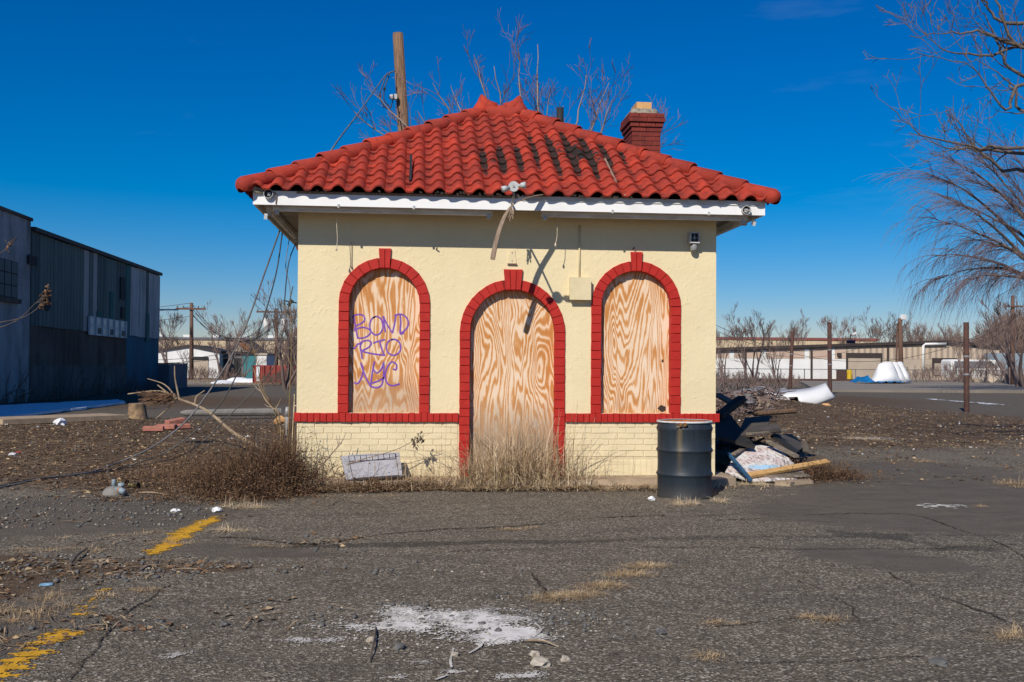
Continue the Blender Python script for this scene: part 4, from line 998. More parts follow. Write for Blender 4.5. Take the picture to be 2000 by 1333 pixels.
# electrical box with conduit
q = atY(1131, 565, YW)
bx_ = thing('junction_box', (q.x, YW, q.z), 'cream painted electrical box on the wall with a conduit up to the eave', 'electrical box')
m = MB(); m.bx(q.x - .125, q.x + .13, YW - .085, YW - .001, q.z - .135, q.z + .135); m.build('box', 'cream_metal', bx_)
m = MB(); m.bx(q.x - .131, q.x + .136, YW - .095, YW - .0855, q.z - .141, q.z + .141); m.build('box_lid', 'cream_metal', bx_)
m = MB(); m.tube([(q.x - .0, YW - .014, q.z + .136), (q.x - .0, YW - .014, q.z + .80)], .011, 8); m.build('conduit', 'cream_metal', bx_, True)
q = atY(1000, 502, YW)
br_ = thing('wall_bracket', (q.x, YW, q.z), 'small tapered bracket plate screwed above the door arch', 'bracket')
m = MB(); m.prism([(q.x - .055, q.z - .085), (q.x + .055, q.z - .085), (q.x + .035, q.z + .085), (q.x - .03, q.z + .085)], YW - .012, YW - .0005); m.build('plate', 'cream_metal', br_)
m = MB(); m.bx(q.x - .06, q.x + .06, YW - .03, YW - .0125, q.z - .095, q.z - .083); m.build('lip', 'old_wood', br_)
for dz in (-.05, .05):
    m = MB(); ydisc(m, Vector((q.x, YW - .0125, q.z + dz)), .007, -.006, 0, 8); m.build('screw', 'old_wood', br_)
a, b = atY(687, 482, YW), atY(688, 522, YW)
wr = thing('dangling_wire', (a.x, YW, a.z), 'short dark wire with a plug hanging above the left arched window', 'wire')
MB().tube([(a.x, YW - .02, a.z + .05), (a.x, YW - .02, b.z)], .004, 5).build('wire', 'old_wood', wr)
MB().lathe([(0, .015), (.008, .012), (.012, -.01), (0, -.02)], (a.x, YW - .02, b.z), 7).build('plug', 'old_wood', wr)
for px, py in ((852, 488), (1236, 487)):
    q = atY(px, py, YW); q2 = q + Vector((.012, -.05, .015))
    MB().bar(q, q2, .012, .012).build('nail_peg', 'black_metal', wl)
for px in (661, 808, 1196, 1384):
    q = atY(px, 400 + (px - 500) * .02, FY0)
    MB().bx(q.x - .012, q.x + .012, FY0 - .012, FY0 - .0005, q.z - .02, q.z + .025).build('clip', 'fixture_grey', fa)
q = atY(503, 371, FY0 - .03)
MB().box(q, (.12, .05, .06), (.3, .2, .3)).build('mortar_lump', 'cement_cap', booth)
for px, py in ((519, 423), (1472, 436)):
    q = atY(px, py, YW - .36); MB().box(q, (.035, .05, .06), (.4, .1, .2)).build('insulator', 'white_paint', booth)

# ------------------------------------------------------------------ steel drum
DX, DY = 3.055, 11.13; dr_ = .305
drum = thing('steel_drum', (DX, DY, gh(DX, DY)), 'dark slate steel drum with white rim standing in front of the booth', 'drum')
z = gh(DX, DY) - .005
rib = lambda zc: [(dr_, zc - .03), (dr_ + .006, zc - .018), (dr_ + .015, zc - .006), (dr_ + .015, zc + .006), (dr_ + .006, zc + .018), (dr_, zc + .03)]
prof = [(0, 0), (dr_ - .005, 0), (dr_ + .004, .008), (dr_ + .004, .02), (dr_, .03), (dr_ - .002, .12)] + rib(.27) + [(dr_ - .003, .38)] + rib(.54) + [(dr_, .66), (dr_, .745), (dr_ + .012, .775), (dr_ + .013, .79), (dr_ + .002, .815), (dr_ - .004, .845), (dr_ - .008, .868)]
MB().lathe(prof, (DX, DY, z), 56).build('drum_shell', 'drum_paint', drum, True)
MB().lathe([(dr_ - .002, .850), (dr_ + .009, .852), (dr_ + .012, .860), (dr_ + .009, .868), (dr_ + .001, .872), (dr_ - .005, .869), (dr_ - .002, .85)], (DX, DY, z), 56).build('rim_ring', 'rim_grey', drum, True)
MB().lathe([(dr_ - .0055, .8685), (dr_ - .012, .80), (dr_ - .02, .79), (0.0, .785)], (DX, DY, z), 40).build('rusty_lid', 'rust', drum, True)
cb = Vector((2.945, DY - .318, z + .842))
m = MB(); m.box(cb + Vector((-.025, 0, 0)), (.022, .03, .04)); m.box(cb + Vector((.025, 0, 0)), (.022, .03, .04)); m.build('clamp_lug', 'rust', drum)
m = MB(); m.tube([cb + Vector((-.085, -.01, -.002)), cb + Vector((.055, -.01, -.002))], .007, 8); m.tube([cb + Vector((.036, -.01, -.002)), cb + Vector((.05, -.01, -.002))], .015, 6); m.build('clamp_bolt', 'brass', drum)

# ------------------------------------------------------------------ bare trees
def tree_branches(rg, p, d, L, r, lev, maxlev, o, out, wob=.18, up=.08, kids=(3, 6), ang=(.45, .95), lr=(.45, .75), droop=0.0, kill=0.0025, seg=5):
    pts, rad = [p.copy()], [r]; q = p.copy(); d = d.normalized()
    for i in range(seg):
        d = (d + Vector((rg.uniform(-wob, wob), rg.uniform(-wob, wob), rg.uniform(-wob, wob) + up - droop * (lev / maxlev) * (i + 1) / seg))).normalized()
        q = q + d * (L / seg); pts.append(q.copy()); rad.append(max(r * (1 - .8 * (i + 1) / seg), kill))
    out.append((lev, pts, rad))
    if lev >= maxlev: return
    n = rg.randint(*kids)
    for k in range(n):
        u = rg.uniform(.28 if lev else .35, 1.0); i = min(int(u * seg), seg - 1); f = u * seg - i
        a = pts[i].lerp(pts[i + 1], f); dd = (pts[i + 1] - pts[i]).normalized()
        s = dd.orthogonal().normalized(); s.rotate(Matrix.Rotation(rg.uniform(0, 6.283), 3, dd)); t_ = rg.uniform(*ang)
        nd = dd * math.cos(t_) + s * math.sin(t_)
        tree_branches(rg, a, nd, L * rg.uniform(*lr) * (1.15 - .4 * u), max(rad[i] * .62, kill), lev + 1, maxlev, o, out, wob, up, kids, ang, lr, droop, kill, seg)
def tubes(branches, sides):
    m = MB()
    for lev, pts, rad in branches: m.tube(pts, rad, sides if lev > 1 else sides + 2, False)
    return m
def make_tree(name, loc, rg, H, label, group=None, maxlev=4, lean=(0, 0, 1), trunkr=.12, mats=('bark', 'twig_brown'), split=1, cat='tree', sides=3, **kw):
    o = thing(name, loc, label, cat, group); b = []
    for k in range(split):
        d = Vector(lean) + Vector((rg.uniform(-.25, .25), rg.uniform(-.25, .25), 0)) * (1.6 if split > 1 else .3)
        tree_branches(rg, Vector(loc) + Vector((rg.uniform(-.1, .1), rg.uniform(-.1, .1), -.05)) * (1 if split > 1 else 0), d, H * .62, trunkr, 0, maxlev, o, b, **kw)
    tubes([x for x in b if x[0] == 0], 4).build('trunk', mats[0], o, True)
    tubes([x for x in b if x[0] > 0], sides).build('crown', mats[1], o)
    return o
# tree behind the booth: limbs run to the places where the crown shows above the roof
def limb_tree(name, base, targets, rg, label, r0, mats, bend=.8, maxlev=3, kids=(3, 6), tl=(.7, 1.5), kill=.006, droop=0, up=.12, trunk=True, sides=3, ang=(.4, .9), twig_from=.35, group=None, lr=(.45, .75), den=6):
    o = thing(name, base, label, 'tree', group); tr, cr = MB(), []
    for tg, root, rr in targets:
        root, tg = Vector(root), Vector(tg); dv = tg - root
        mid1 = root + dv * .35 + Vector((0, 0, bend * .25 * dv.length * .3)); mid2 = root + dv * .7 + Vector((0, 0, bend * .2 * dv.length * .25))
        P = spline([root, mid1, mid2, tg], 5); P = [q + Vector((rg.uniform(-.05, .05), rg.uniform(-.05, .05), rg.uniform(-.05, .05))) * (dv.length * .12) if 0 < i < len(P) - 1 else q for i, q in enumerate(P)]
        rad = [max(rr * (1 - .85 * i / (len(P) - 1)), kill) for i in range(len(P))]
        tr.tube(P, rad, 6, False)
        for k in range(den):
            i = rg.randint(int(len(P) * twig_from), len(P) - 2); dd = (P[i + 1] - P[i]).normalized(); s = dd.orthogonal().normalized(); s.rotate(Matrix.Rotation(rg.uniform(0, 6.283), 3, dd)); t_ = rg.uniform(*ang)
            tree_branches(rg, P[i], dd * math.cos(t_) + s * math.sin(t_), rg.uniform(*tl), max(rad[i] * .6, kill), 1, maxlev, o, cr, .22, up, kids, (.35, .8), lr, droop, kill, 4)
    if trunk: tr.tube([base, Vector(base) + Vector((0.05, 0, 1.5)), Vector(targets[0][1]) + Vector((0, 0, .3))], [r0 * 1.25, r0, r0 * .7], 9, False)
    tr.build('trunk', mats[0], o, True); tubes(cr, sides).build('crown', mats[1], o)
    return o
rg = random.Random(5); TY = 21.5
tb = Vector((2.6, TY, 0)); rt_ = Vector((2.6, TY, 2.6))
tg_px = [(690, 205, 21), (722, 165, 22), (745, 240, 20.5), (815, 205, 21), (845, 150, 20), (880, 155, 22), (925, 95, 21), (965, 118, 22), (1010, 75, 20.5), (1050, 75, 21.5), (1100, 195, 20.5), (1145, 135, 22), (1190, 150, 21), (1195, 185, 20.5), (1295, 225, 21.5), (1175, 245, 22), (1075, 165, 22), (1060, 215, 21)]
limb_tree('bare_tree', tb, [(atY(x, y + 12, Y), rt_ + Vector((rg.uniform(-.15, .15), rg.uniform(-.1, .1), rg.uniform(-.3, .8))), .05) for x, y, Y in tg_px], rg, 'bare tree with pinkish twigs rising behind the red tiled roof', .2, ('twig_pale', 'twig_pink'), .5, 3, (2, 4), (.4, .95), .0042, 0, .10, True, 3, (.3, .75), .5, den=7)
# broad branches reaching in from the right edge
rg = random.Random(21); base = Vector((13.2, 16.6, 0)); 
tg = []
for pts in ([(2230, 330), (2000, 292), (1900, 288), (1800, 262), (1740, 210)], [(2240, 260), (2010, 335), (1920, 300), (1870, 240), (1850, 210)], [(2240, 120), (1990, 85), (1910, 62), (1850, 65), (1775, 72)], [(2230, 40), (1985, 50), (1925, 5), (1895, -20), (1860, -30)],
            [(2240, 250), (1995, 150), (1950, 90), (1925, 30), (1905, 0)], [(2230, 200), (2005, 165), (1965, 215), (1900, 135), (1790, 105)], [(2220, 300), (2030, 240), (1985, 195), (1970, 160), (1960, 150)], [(2200, 60), (2010, 100), (1960, 40), (1940, -10), (1935, -30)], [(2230, 280), (2000, 300), (1890, 290), (1840, 285), (1775, 255)], [(2220, 150), (2010, 95), (1925, 110), (1840, 95), (1800, 60)]):
    tg.append(pts)
o = thing('bare_tree', base, 'tree whose bare dark branches reach in at the top right corner', 'tree'); tr, cr = MB(), []
tr.tube([base, base + Vector((.05, 0, 2)), base + Vector((.0, 0, 3.6))], [.26, .22, .2], 10, False)
for k, pts in enumerate(tg):
    Yk = 15.2 + .35 * (k % 5); P = spline([base + Vector((0, 0, 3.3))] + [atY(x, y, Yk) for x, y in pts], 5)
    P = [q + Vector((rg.uniform(-1, 1), rg.uniform(-1, 1), rg.uniform(-1, 1))) * .035 if i else q for i, q in enumerate(P)]
    rad = [max(.058 * (1 - i / len(P)) ** 1.2, .007) for i in range(len(P))]; tr.tube(P, rad, 6, False)
    for j in range(8):
        i = rg.randint(int(len(P) * .42), len(P) - 2); dd = (P[i + 1] - P[i]).normalized(); s = Vector((rg.uniform(-.4, .4), rg.uniform(-.6, .6), rg.choice((1, 1, -.7)))); nd = dd * .75 + s * .7
        tree_branches(rg, P[i], nd, rg.uniform(.35, .95), max(rad[i] * .5, .005), 1, 3, o, cr, .25, .10, (2, 3), (.4, .9), (.4, .7), 0, .0040, 4)
tr.build('trunk', 'bark', o, True); tubes(cr, 3).build('crown', 'bark', o)
# willow further back on the right
rg = random.Random(33); wy = 56.0; K = wy / 31; wb = Vector((atY(2135, 700, wy).x, wy, 0))
o = thing('willow_tree', wb, 'willow with fine drooping bare twigs at the right edge', 'tree'); tr, cr = MB(), []
tr.tube([wb, wb + Vector((-.1, 0, 2.6)), wb + Vector((-.4, 0, 5.0))], [.62, .52, .42], 10, False)
lim = [(1800, 345), (1835, 315), (1880, 298), (1805, 430), (1795, 500), (1810, 545), (1850, 400), (1890, 360), (1850, 470), (1900, 480), (1930, 330), (1960, 310), (1870, 545), (1925, 540), (1815, 385), (1950, 410), (1985, 340), (1990, 520)]
for k, (x, y) in enumerate(lim):
    tgp = atY(x + 25, y, wy + rg.uniform(-3, 3)); root = wb + Vector((-.5, 0, rg.uniform(3.0, 5.6))); mid = root.lerp(tgp, .45) + Vector((0, rg.uniform(-.7, .7), 1.3))
    P = spline([root, mid, root.lerp(tgp, .78) + Vector((0, 0, .9)), tgp], 6); rad = [max(.17 * (1 - i / len(P)) ** 1.3, .016) for i in range(len(P))]; tr.tube(P, rad, 5, False)
    for j in range(17):
        i = rg.randint(int(len(P) * .35), len(P) - 1); dd = (P[min(i + 1, len(P) - 1)] - P[max(i - 1, 0)]).normalized()
        d2 = (dd * .9 + Vector((rg.uniform(-.7, .4), rg.uniform(-.7, .7), rg.uniform(-.1, .7)))).normalized(); L = rg.uniform(.7, 1.7) * K; q = P[i].copy(); pts = [q.copy()]; low = max(.12, min(1.0, (y - 280) / 180))
        for s_ in range(5):
            d2 = (d2 + Vector((rg.uniform(-.14, .14), rg.uniform(-.14, .14), -.20 * low))).normalized(); q = q + d2 * L / 5; pts.append(q.copy())
        cr.append((1, pts, [max(.024 * (1 - i_ / 6), .010) for i_ in range(6)]))
        for u in range(9):
            a = pts[rg.randint(1, 5)].copy(); d3 = (d2 + Vector((rg.uniform(-.8, .5), rg.uniform(-.8, .8), rg.uniform(-.2, .7)))).normalized(); L3 = rg.uniform(.35, 1.35) * K; pp = [a.copy()]
            for s_ in range(4):
                d3 = (d3 + Vector((rg.uniform(-.2, .2), rg.uniform(-.2, .2), -.40 * low - .05))).normalized(); a = a + d3 * L3 / 4; pp.append(a.copy())
            cr.append((2, pp, [.0085, .0075, .0065, .0055, .0045]))
tr.build('trunk', 'bark', o, True); tubes(cr, 3).build('crown', 'willow_twig', o)
# scattered bare trees in the distance
protos = []
for k in range(4):
    protos.append(make_tree('bare_tree', Vector((0, 0, 0)), random.Random(50 + k), 6.0, 'x', None, 4, (0, 0, 1), .13, ('twig_brown', 'twig_brown'), 1 if k < 2 else 3, kids=(3, 4), kill=.011, up=.13, ang=(.3, .7), lr=(.5, .78), wob=.14))
def far_tree(k, px, ybase, ytop, Y, label, group=None, mat=None, wide=1.0):
    b = atY(px, ybase, Y); h = atY(px, ytop, Y).z; s = h / 6.4
    return copy_tree(protos[k], (b.x, Y, 0), px * .37, (s * wide, s * wide, s), label)
far_tree(2, 437, 745, 597, 88, 'spreading bare tree in front of the white garage on the left')
far_tree(3, 332, 740, 605, 92, 'bare tree beside the end of the dark warehouse')
far_tree(1, 362, 740, 655, 90, 'thin bare tree just left of the utility pole')
far_tree(0, 515, 745, 640, 105, 'bare tree behind the teal shed, left of the transformer pole')
far_tree(2, 557, 760, 560, 60, 'tall bare tree close to the left wall of the booth')
far_tree(3, 585, 760, 590, 64, 'bare tree half hidden behind the left corner of the booth')
far_tree(2, 475, 745, 660, 100, 'small bare tree behind the red container')
far_tree(3, 1418, 750, 630, 70, 'bare sapling in front of the white warehouse wall beside the booth')
far_tree(2, 1470, 750, 600, 68, 'taller bare tree in front of the white warehouse wall')
far_tree(3, 1520, 750, 650, 69, 'bare bushy tree left of the leaning rusty post')
far_tree(2, 1880, 745, 640, 95, 'bare tree standing behind the nearest rusty post')
far_tree(3, 1975, 748, 600, 85, 'bare tree by the concrete rubble at the right edge', wide=1.3)
far_tree(1, 1925, 748, 660, 90, 'thin bare tree beside the parked van at the right')
far_tree(3, 1995, 750, 560, 70, 'tall bare tree under the willow at the right edge', wide=1.2)
for k, (px, top, Y) in enumerate(((1545, 612, 150), (1630, 610, 165), (1725, 605, 170), (1700, 630, 160), (1790, 615, 175), (1835, 625, 165), (1855, 640, 175), (1760, 640, 170))):
    o = far_tree(2 + k % 2 if k else 2, px, 745, top, Y, 'bare tree behind the tan warehouse, ' + ('just left of the leaning rusty post', 'just right of the tall rusty post', 'tallest one left of the floodlight pole', 'between the solar panel and the floodlight pole', 'just right of the floodlight pole', 'left of the nearest rusty post, taller', 'left of the nearest rusty post, lower', 'directly behind the floodlight pole')[k]); o['group'] = 'bare trees behind the tan warehouse'
for k, (px, top, Y) in enumerate(((320, 655, 150), (345, 650, 160), (395, 668, 165), (470, 640, 150), (500, 660, 170), (535, 650, 140), (420, 660, 170))):
    o = far_tree(k % 4, px, 742, top, Y, 'bare skyline tree ' + ('beside the edge of the dark warehouse', 'just left of the crossarm pole', 'just right of the crossarm pole', 'above the teal shed', 'above the small white hut', 'behind the transformer pole', 'above the right end of the white garage')[k], wide=1.5); o['group'] = 'bare trees behind the white garage'
for pr in protos:
    for ch in list(pr.children): bpy.data.objects.remove(ch)
    bpy.data.objects.remove(pr)
# wooded rise at the right and low wooded skyline: one mass of bare stems
def woods(name, boxes, label, n, seed, mat='far_wood_twig'):
    rg = random.Random(seed); m = MB()
    for k in range(n):
        px0, px1, top0, top1, Y0, Y1 = rg.choice(boxes); u = rg.random(); px = px0 + (px1 - px0) * u; Y = rg.uniform(Y0, Y1); b = atY(px, 744, Y); h = max(.6, atY(px, top0 + (top1 - top0) * u, Y).z * rg.uniform(.55, 1.03)); tk = min(1, h / 6 + .12)
        q = Vector((b.x, Y, 0)); top = q + Vector((rg.uniform(-.6, .6), 0, h)); m.tube([q, q.lerp(top, .5) + Vector((rg.uniform(-.3, .3), 0, 0)), top], [.09 * tk, .06 * tk, .03 * tk], 3, False)
        for j in range(9):
            a = q.lerp(top, rg.uniform(.25, .95)); L = rg.uniform(.12, .32) * h; e = a + Vector((rg.uniform(-.6, .6), rg.uniform(-.3, .3), rg.uniform(.4, 1))).normalized() * L; m.tube([a, a.lerp(e, .5) + Vector((rg.uniform(-.1, .1), 0, .1)), e], [.04 * tk, .03 * tk, .02 * tk], 3, False)
            for i in range(2):
                a2 = a.lerp(e, rg.uniform(.4, .9)); e2 = a2 + Vector((rg.uniform(-.7, .7), 0, rg.uniform(.2, 1))).normalized() * L * .5; m.tube([a2, e2], [.025 * tk, .015 * tk], 3, False)
    o = m.build(name, mat); o['kind'] = 'stuff'; o['label'] = label; o['category'] = 'woods'; return o
woods('far_woods', [(1880, 1960, 672, 630, 150, 190), (1940, 2080, 632, 585, 140, 190), (1940, 2080, 632, 585, 140, 190), (1770, 1880, 662, 655, 170, 200)], 'brown bare woods on the rise beyond the warehouse', 1100, 3)
woods('far_thicket', [(300, 420, 668, 672, 150, 200), (420, 600, 678, 660, 150, 200), (560, 640, 650, 640, 70, 110), (310, 470, 712, 722, 84, 92), (510, 600, 738, 700, 68, 75)], 'low brown thicket beyond the buildings on the left', 420, 4)
woods('skyline_woods', [(590, 1410, 668, 660, 150, 230), (2000, 2500, 640, 640, 120, 200), (-500, 300, 660, 660, 150, 200)], 'brown bare woods on the skyline behind the booth', 620, 8)
woods('fence_scrub', [(1395, 1560, 722, 736, 66, 76), (1780, 2000, 716, 705, 92, 99)], 'low dead scrub along the chain link fence', 330, 6, 'twig_brown')

# ------------------------------------------------------------------ dark warehouse on the left (facade runs away from the camera)
WX = -14.6
wh = thing('warehouse', (WX - 6, 48, 0), 'dark shaded warehouse with teal sheet walls on the left', 'building')
def fy(px): return atX(px, 700, WX).y
def fz(px, py): return atX(px, py, WX).z
YA, Yb2, Yc2 = 6.0, fy(57), fy(309)
Z1 = fz(30, 421); Z2 = fz(200, 500)
m = MB(); m.bx(WX - 14, WX, YA, Yb2 - .02, -.2, Z1); blk = m.build('block_wing', 'block_white', wh)
MB().bx(WX - 14, WX + .06, YA, Yb2 + .05, Z1, Z1 + .12).build('coping', 'parge', wh)
for r_ in range(14):
    MB().bx(WX + .0005, WX + .006, YA, Yb2 - .03, .42 * r_, .42 * r_ + .405).build('block_row', 'block_white', blk)
m = MB(); m.bx(WX - 14, WX - .02, Yb2, Yc2, -.2, Z2 - .05); m.build('core_wall', 'parge', wh)
ZL = fz(200, 651)
m = MB(); m.bx(WX - .019, WX, Yb2, fy(246), 1.35, ZL); m.build('parged_wall', 'parge', wh)
m = MB(); m.bx(WX - .019, WX + .02, Yb2, fy(246), -.2, 1.35); m.build('plinth', 'parge_low', wh)
m = MB(); m.bx(WX - .019, WX + .01, fy(246), Yc2, -.2, ZL); m.build('blue_wall', 'blue_wall', wh)
segs = [(57, 72, 'teal_panel_dark'), (72, 100, 'teal_panel'), (100, 130, 'teal_panel'), (130, 160, 'teal_panel'), (160, 170, 'pale_panel'), (170, 178, 'teal_panel'), (178, 187, 'pale_panel'), (187, 200, 'teal_panel_dark'), (200, 222, 'teal_panel'), (222, 243, 'teal_panel_dark'), (243, 251, 'green_panel'), (251, 266, 'white_panel'), (266, 283, 'white_panel'), (283, 287, 'teal_panel_dark'), (287, 309, 'white_panel')]
for i, (a, b, mt) in enumerate(segs):
    MB().bx(WX - .018, WX + .03 + .012 * (i % 3), fy(a) + .01, fy(b) - .01, ZL + .02 * (i % 2), Z2 - .02 * (i % 3)).build('sheet_panel', mt, wh)
m = MB(); m.bx(WX - 14, WX + .16, Yb2 + .01, Yc2 + .1, Z2, Z2 + .16); m.build('roof_edge', 'far_trim', wh)
# its small windows, patches and stains
m = MB(); y0, y1 = fy(168), fy(240); z0, z1 = fz(200, 657), fz(200, 622)
gbw = m.bx(WX + .07, WX + .10, y0, y1, z0, z1).build('window_strip', 'frame_white', wh)
n = 6
for i in range(n):
    for r_ in range(2):
        a = y0 + (y1 - y0) * (i + .12) / n; b = y0 + (y1 - y0) * (i + .88) / n; c0 = z0 + (z1 - z0) * (.10 + .5 * r_); c1 = z0 + (z1 - z0) * (.42 + .5 * r_)
        MB().bx(WX + .095, WX + .108, a, b, c0, c1).build('pane', 'glass_block' if (r_ or i % 2 == 0) else 'dark_glass', gbw)
for i in range(n + 1):
    a = y0 + (y1 - y0) * i / n; MB().bx(WX + .09, WX + .17, a - .06, a + .06, z0, z1).build('mullion', 'frame_white', gbw)
y0, y1, z0, z1 = fy(-25), fy(31), fz(10, 580), fz(10, 507)
win = MB().bx(WX + .008, WX + .03, y0, y1, z0, z1).build('steel_window', 'far_dark', wh)
for i in range(4):
    for r_ in range(3):
        a = y0 + (y1 - y0) * (i + .06) / 4; b = y0 + (y1 - y0) * (i + .94) / 4; MB().bx(WX + .028, WX + .04, a, b, z0 + (z1 - z0) * (r_ + .05) / 3, z0 + (z1 - z0) * (r_ + .95) / 3).build('pane', 'dark_glass', win)
MB().bx(WX + .01, WX + .14, y0 - .1, y1 + .1, z0 - .18, z0 - .02).build('window_sill', 'parge', wh)
for (a, b, p0, p1, mt, nm) in ((80, 95, 608, 563, 'far_dark', 'vent_hole'), (231, 241, 585, 542, 'far_dark', 'dark_panel'), (210, 217, 622, 570, 'green_panel', 'green_strip'), (282, 288, 668, 612, 'green_panel', 'green_strip'), (186, 194, 620, 609, 'green_panel', 'green_patch'), (49, 66, 517, 499, 'far_dark', 'meter_box'), (233, 239, 622, 600, 'far_dark', 'dark_gap')):
    if nm == 'vent_hole':
        yc, zc = (fy(a) + fy(b)) / 2, (fz(88, p0) + fz(88, p1)) / 2; ry_, rz_ = (fy(b) - fy(a)) / 2, (fz(88, p1) - fz(88, p0)) / 2; V = [(WX + .075, yc + ry_ * math.cos(t_), zc + rz_ * math.sin(t_)) for t_ in np.linspace(0, 6.283, 18, endpoint=False)]
        MB().add(V + [(WX + .055, y, z_) for _, y, z_ in V], [tuple(range(18))] + [(i, (i + 1) % 18, 18 + (i + 1) % 18, 18 + i) for i in range(18)]).build(nm, mt, wh)
    else: MB().bx(WX + .056, WX + .085, fy(a), fy(b), fz((a + b) / 2, p0), fz((a + b) / 2, p1)).build(nm, mt, wh)
for (a, p0, p1) in ((83, 727, 708), (204, 727, 703)): MB().bx(WX + .001, WX + .02, fy(a) - .12, fy(a) + .12, fz(a, p0), fz(a, p1)).build('drip_stain_plate', 'parge_low', wh)
MB().bx(WX - .05, WX + 1.1, Yc2 - .1, Yc2 + .02, fz(308, 606), fz(308, 603.5)).build('pipe_stub', 'frame_white', wh)
an = MB().bx(WX - 5, WX + .6, Yc2 + .03, Yc2 + 4.6, -.2, 1.45 + .0).build('annex', 'far_grey', wh); MB().bx(WX - 5, WX + .62, Yc2 + .02, Yc2 + 4.7, 1.452, 1.5).build('annex_roof', 'far_trim', wh)
rg = random.Random(9); m = MB()
for k in range(260):
    y = rg.uniform(36, Yc2); q = Vector((WX + rg.uniform(.1, .5), y, 0)); h = rg.uniform(.4, 1.7) * rg.random(); m.tube([q, q + Vector((rg.uniform(-.1, .2), rg.uniform(-.3, .3), h * .6)), q + Vector((rg.uniform(-.1, .4), rg.uniform(-.5, .5), h))], [.02, .014, .008], 3, False)
o = m.build('wall_weeds', 'twig_brown'); o['kind'] = 'stuff'; tag(o, 'dead weeds along the foot of the dark warehouse', 'weeds')
# bare branch in front of the dark wall
base = Vector((-12.6, 29.5, 0)); o = thing('bare_sapling', base, 'slim bare sapling with hanging seed tufts before the dark warehouse', 'tree'); tr, cr = MB(), []
for pts in ([(-40, 655), (30, 628), (70, 592), (92, 572)], [(-30, 640), (40, 622), (75, 600), (95, 562)], [(-30, 510), (0, 495), (12, 486), (18, 472)]):
    P = spline([base + Vector((-1.0, 0, 1.5))] + [atY(x, y, 29.5) for x, y in pts], 4); tr.tube(P, [max(.022 * (1 - i / len(P)), .009) for i in range(len(P))], 5, False)
    for k in range(4): i = rg.randint(len(P) * 2 // 3, len(P) - 2); tree_branches(rg, P[i], Vector((rg.uniform(-.2, .8), rg.uniform(-.3, .3), rg.uniform(-.2, .7))), rg.uniform(.15, .4), .008, 1, 2, o, cr, .3, .05, (2, 3), (.4, .9), (.4, .7), 0, .006, 3)
    m2 = MB()
    for k in range(26 if pts[0][1] > 600 else 8):
        q = P[-1 - rg.randint(0, 2)] + Vector((rg.uniform(-.09, .09), rg.uniform(-.05, .05), rg.uniform(-.35, .1))); m2.box(q, (.05, .015, .07), (rg.random() * 3, rg.random() * 3, rg.random() * 3))
    m2.build('seed_tuft', 'leaf_brown', o, kind='stuff')
tr.tube([base, base + Vector((-.6, 0, .9)), base + Vector((-1.0, 0, 1.6))], [.06, .05, .04], 6, False)
tr.build('trunk', 'bark', o); tubes(cr, 3).build('crown', 'bark', o)

# ------------------------------------------------------------------ far left: garage, shed, container, long depot, poles
def facade(px0, px1, pyb, pyt, Y, depth): a, b = atY(px0, pyb, Y), atY(px1, pyb, Y); return a.x, b.x, atY((px0 + px1) / 2, pyt, Y).z
x0, x1, zt = facade(300, 428, 745, 682, 108, 10)
ga = thing('garage', ((x0 + x1) / 2, 108, 0), 'low white garage with a grey roller door and dark roof', 'building')
zl = atY(428, 690, 108).z
m = MB(); m.prism([(x0, 0), (x1, 0), (x1, zl), (atY(372, 682, 108).x, zt + .25), (x0, zl + .1)], 108, 118); m.build('wall', 'far_white', ga)
m = MB(); m.bar((x0 - .2, 113, zl + .12), (atY(372, 682, 108).x, 113, zt + .36), 10.4, .25, (0, 0, 1)); m.bar((atY(372, 682, 108).x, 113, zt + .36), (x1 + .2, 113, zl + .12), 10.4, .25); m.build('roof', 'far_trim', ga)
gx0, gx1, gz = facade(378, 406, 742, 697, 107.9, 0); d_ = MB().bx(gx0, gx1, 107.9, 108.05, 0.0, gz).build('roller_door', 'far_concrete', ga); MB().bx(gx0, gx1, 107.85, 107.9, gz - .35, gz).build('door_head', 'far_dark', d_)
gx0, gx1, gz = facade(306, 318, 735, 712, 107.9, 0); MB().bx(gx0, gx1, 107.9, 108.05, 1.0, gz).build('window', 'far_grey', ga)
x0, x1, zt = facade(429, 474, 742, 692, 110, 8); sh = thing('shed', ((x0 + x1) / 2, 110, 0), 'grey shed with two dark open bays between garage and container', 'building')
MB().bx(x0, x1, 110, 118, 0, zt).build('wall', 'far_grey', sh); MB().bx(x0 - .2, x1 + .2, 109.8, 118.2, zt, zt + .25).build('roof', 'far_trim', sh)
for a, b in ((438, 448), (456, 463), (464, 470)):
    g0, g1, gz = facade(a, b, 742, 700, 109.9, 0); MB().bx(g0, g1, 109.9, 110.02, .2, gz).build('bay', 'far_dark', sh)
x0, x1, zt = facade(473, 500, 745, 694, 106, 8); te = thing('teal_shed', ((x0 + x1) / 2, 106, 0), 'small teal walled shed beside the red container', 'building')
MB().bx(x0, x1, 106, 113, 0, zt).build('wall', 'teal_far', te); MB().bx(x0 - .1, x1 + .1, 105.9, 113.2, zt, zt + .2).build('roof', 'far_trim', te)
x0, x1, zt = facade(500, 520, 745, 694, 104, 8); ca = thing('small_hut', ((x0 + x1) / 2, 104, 0), 'small white hut behind the red container', 'building'); MB().bx(x0, x1, 104, 110, 0, zt).build('wall', 'far_white', ca); MB().bx(x0 - .1, x1 + .1, 103.9, 110.1, zt, zt + .2).build('roof', 'far_concrete', ca)
Yk = 77; x0, x1, zt = facade(493, 600, 750, 714, Yk, 3)
co = thing('shipping_container', ((x0 + x1) / 2, Yk, 0), 'rusty red shipping container with a pale blue door panel', 'container')
MB().bx(x0, x1, Yk, Yk + 2.6, .05, zt).build('body', 'container_red', co)
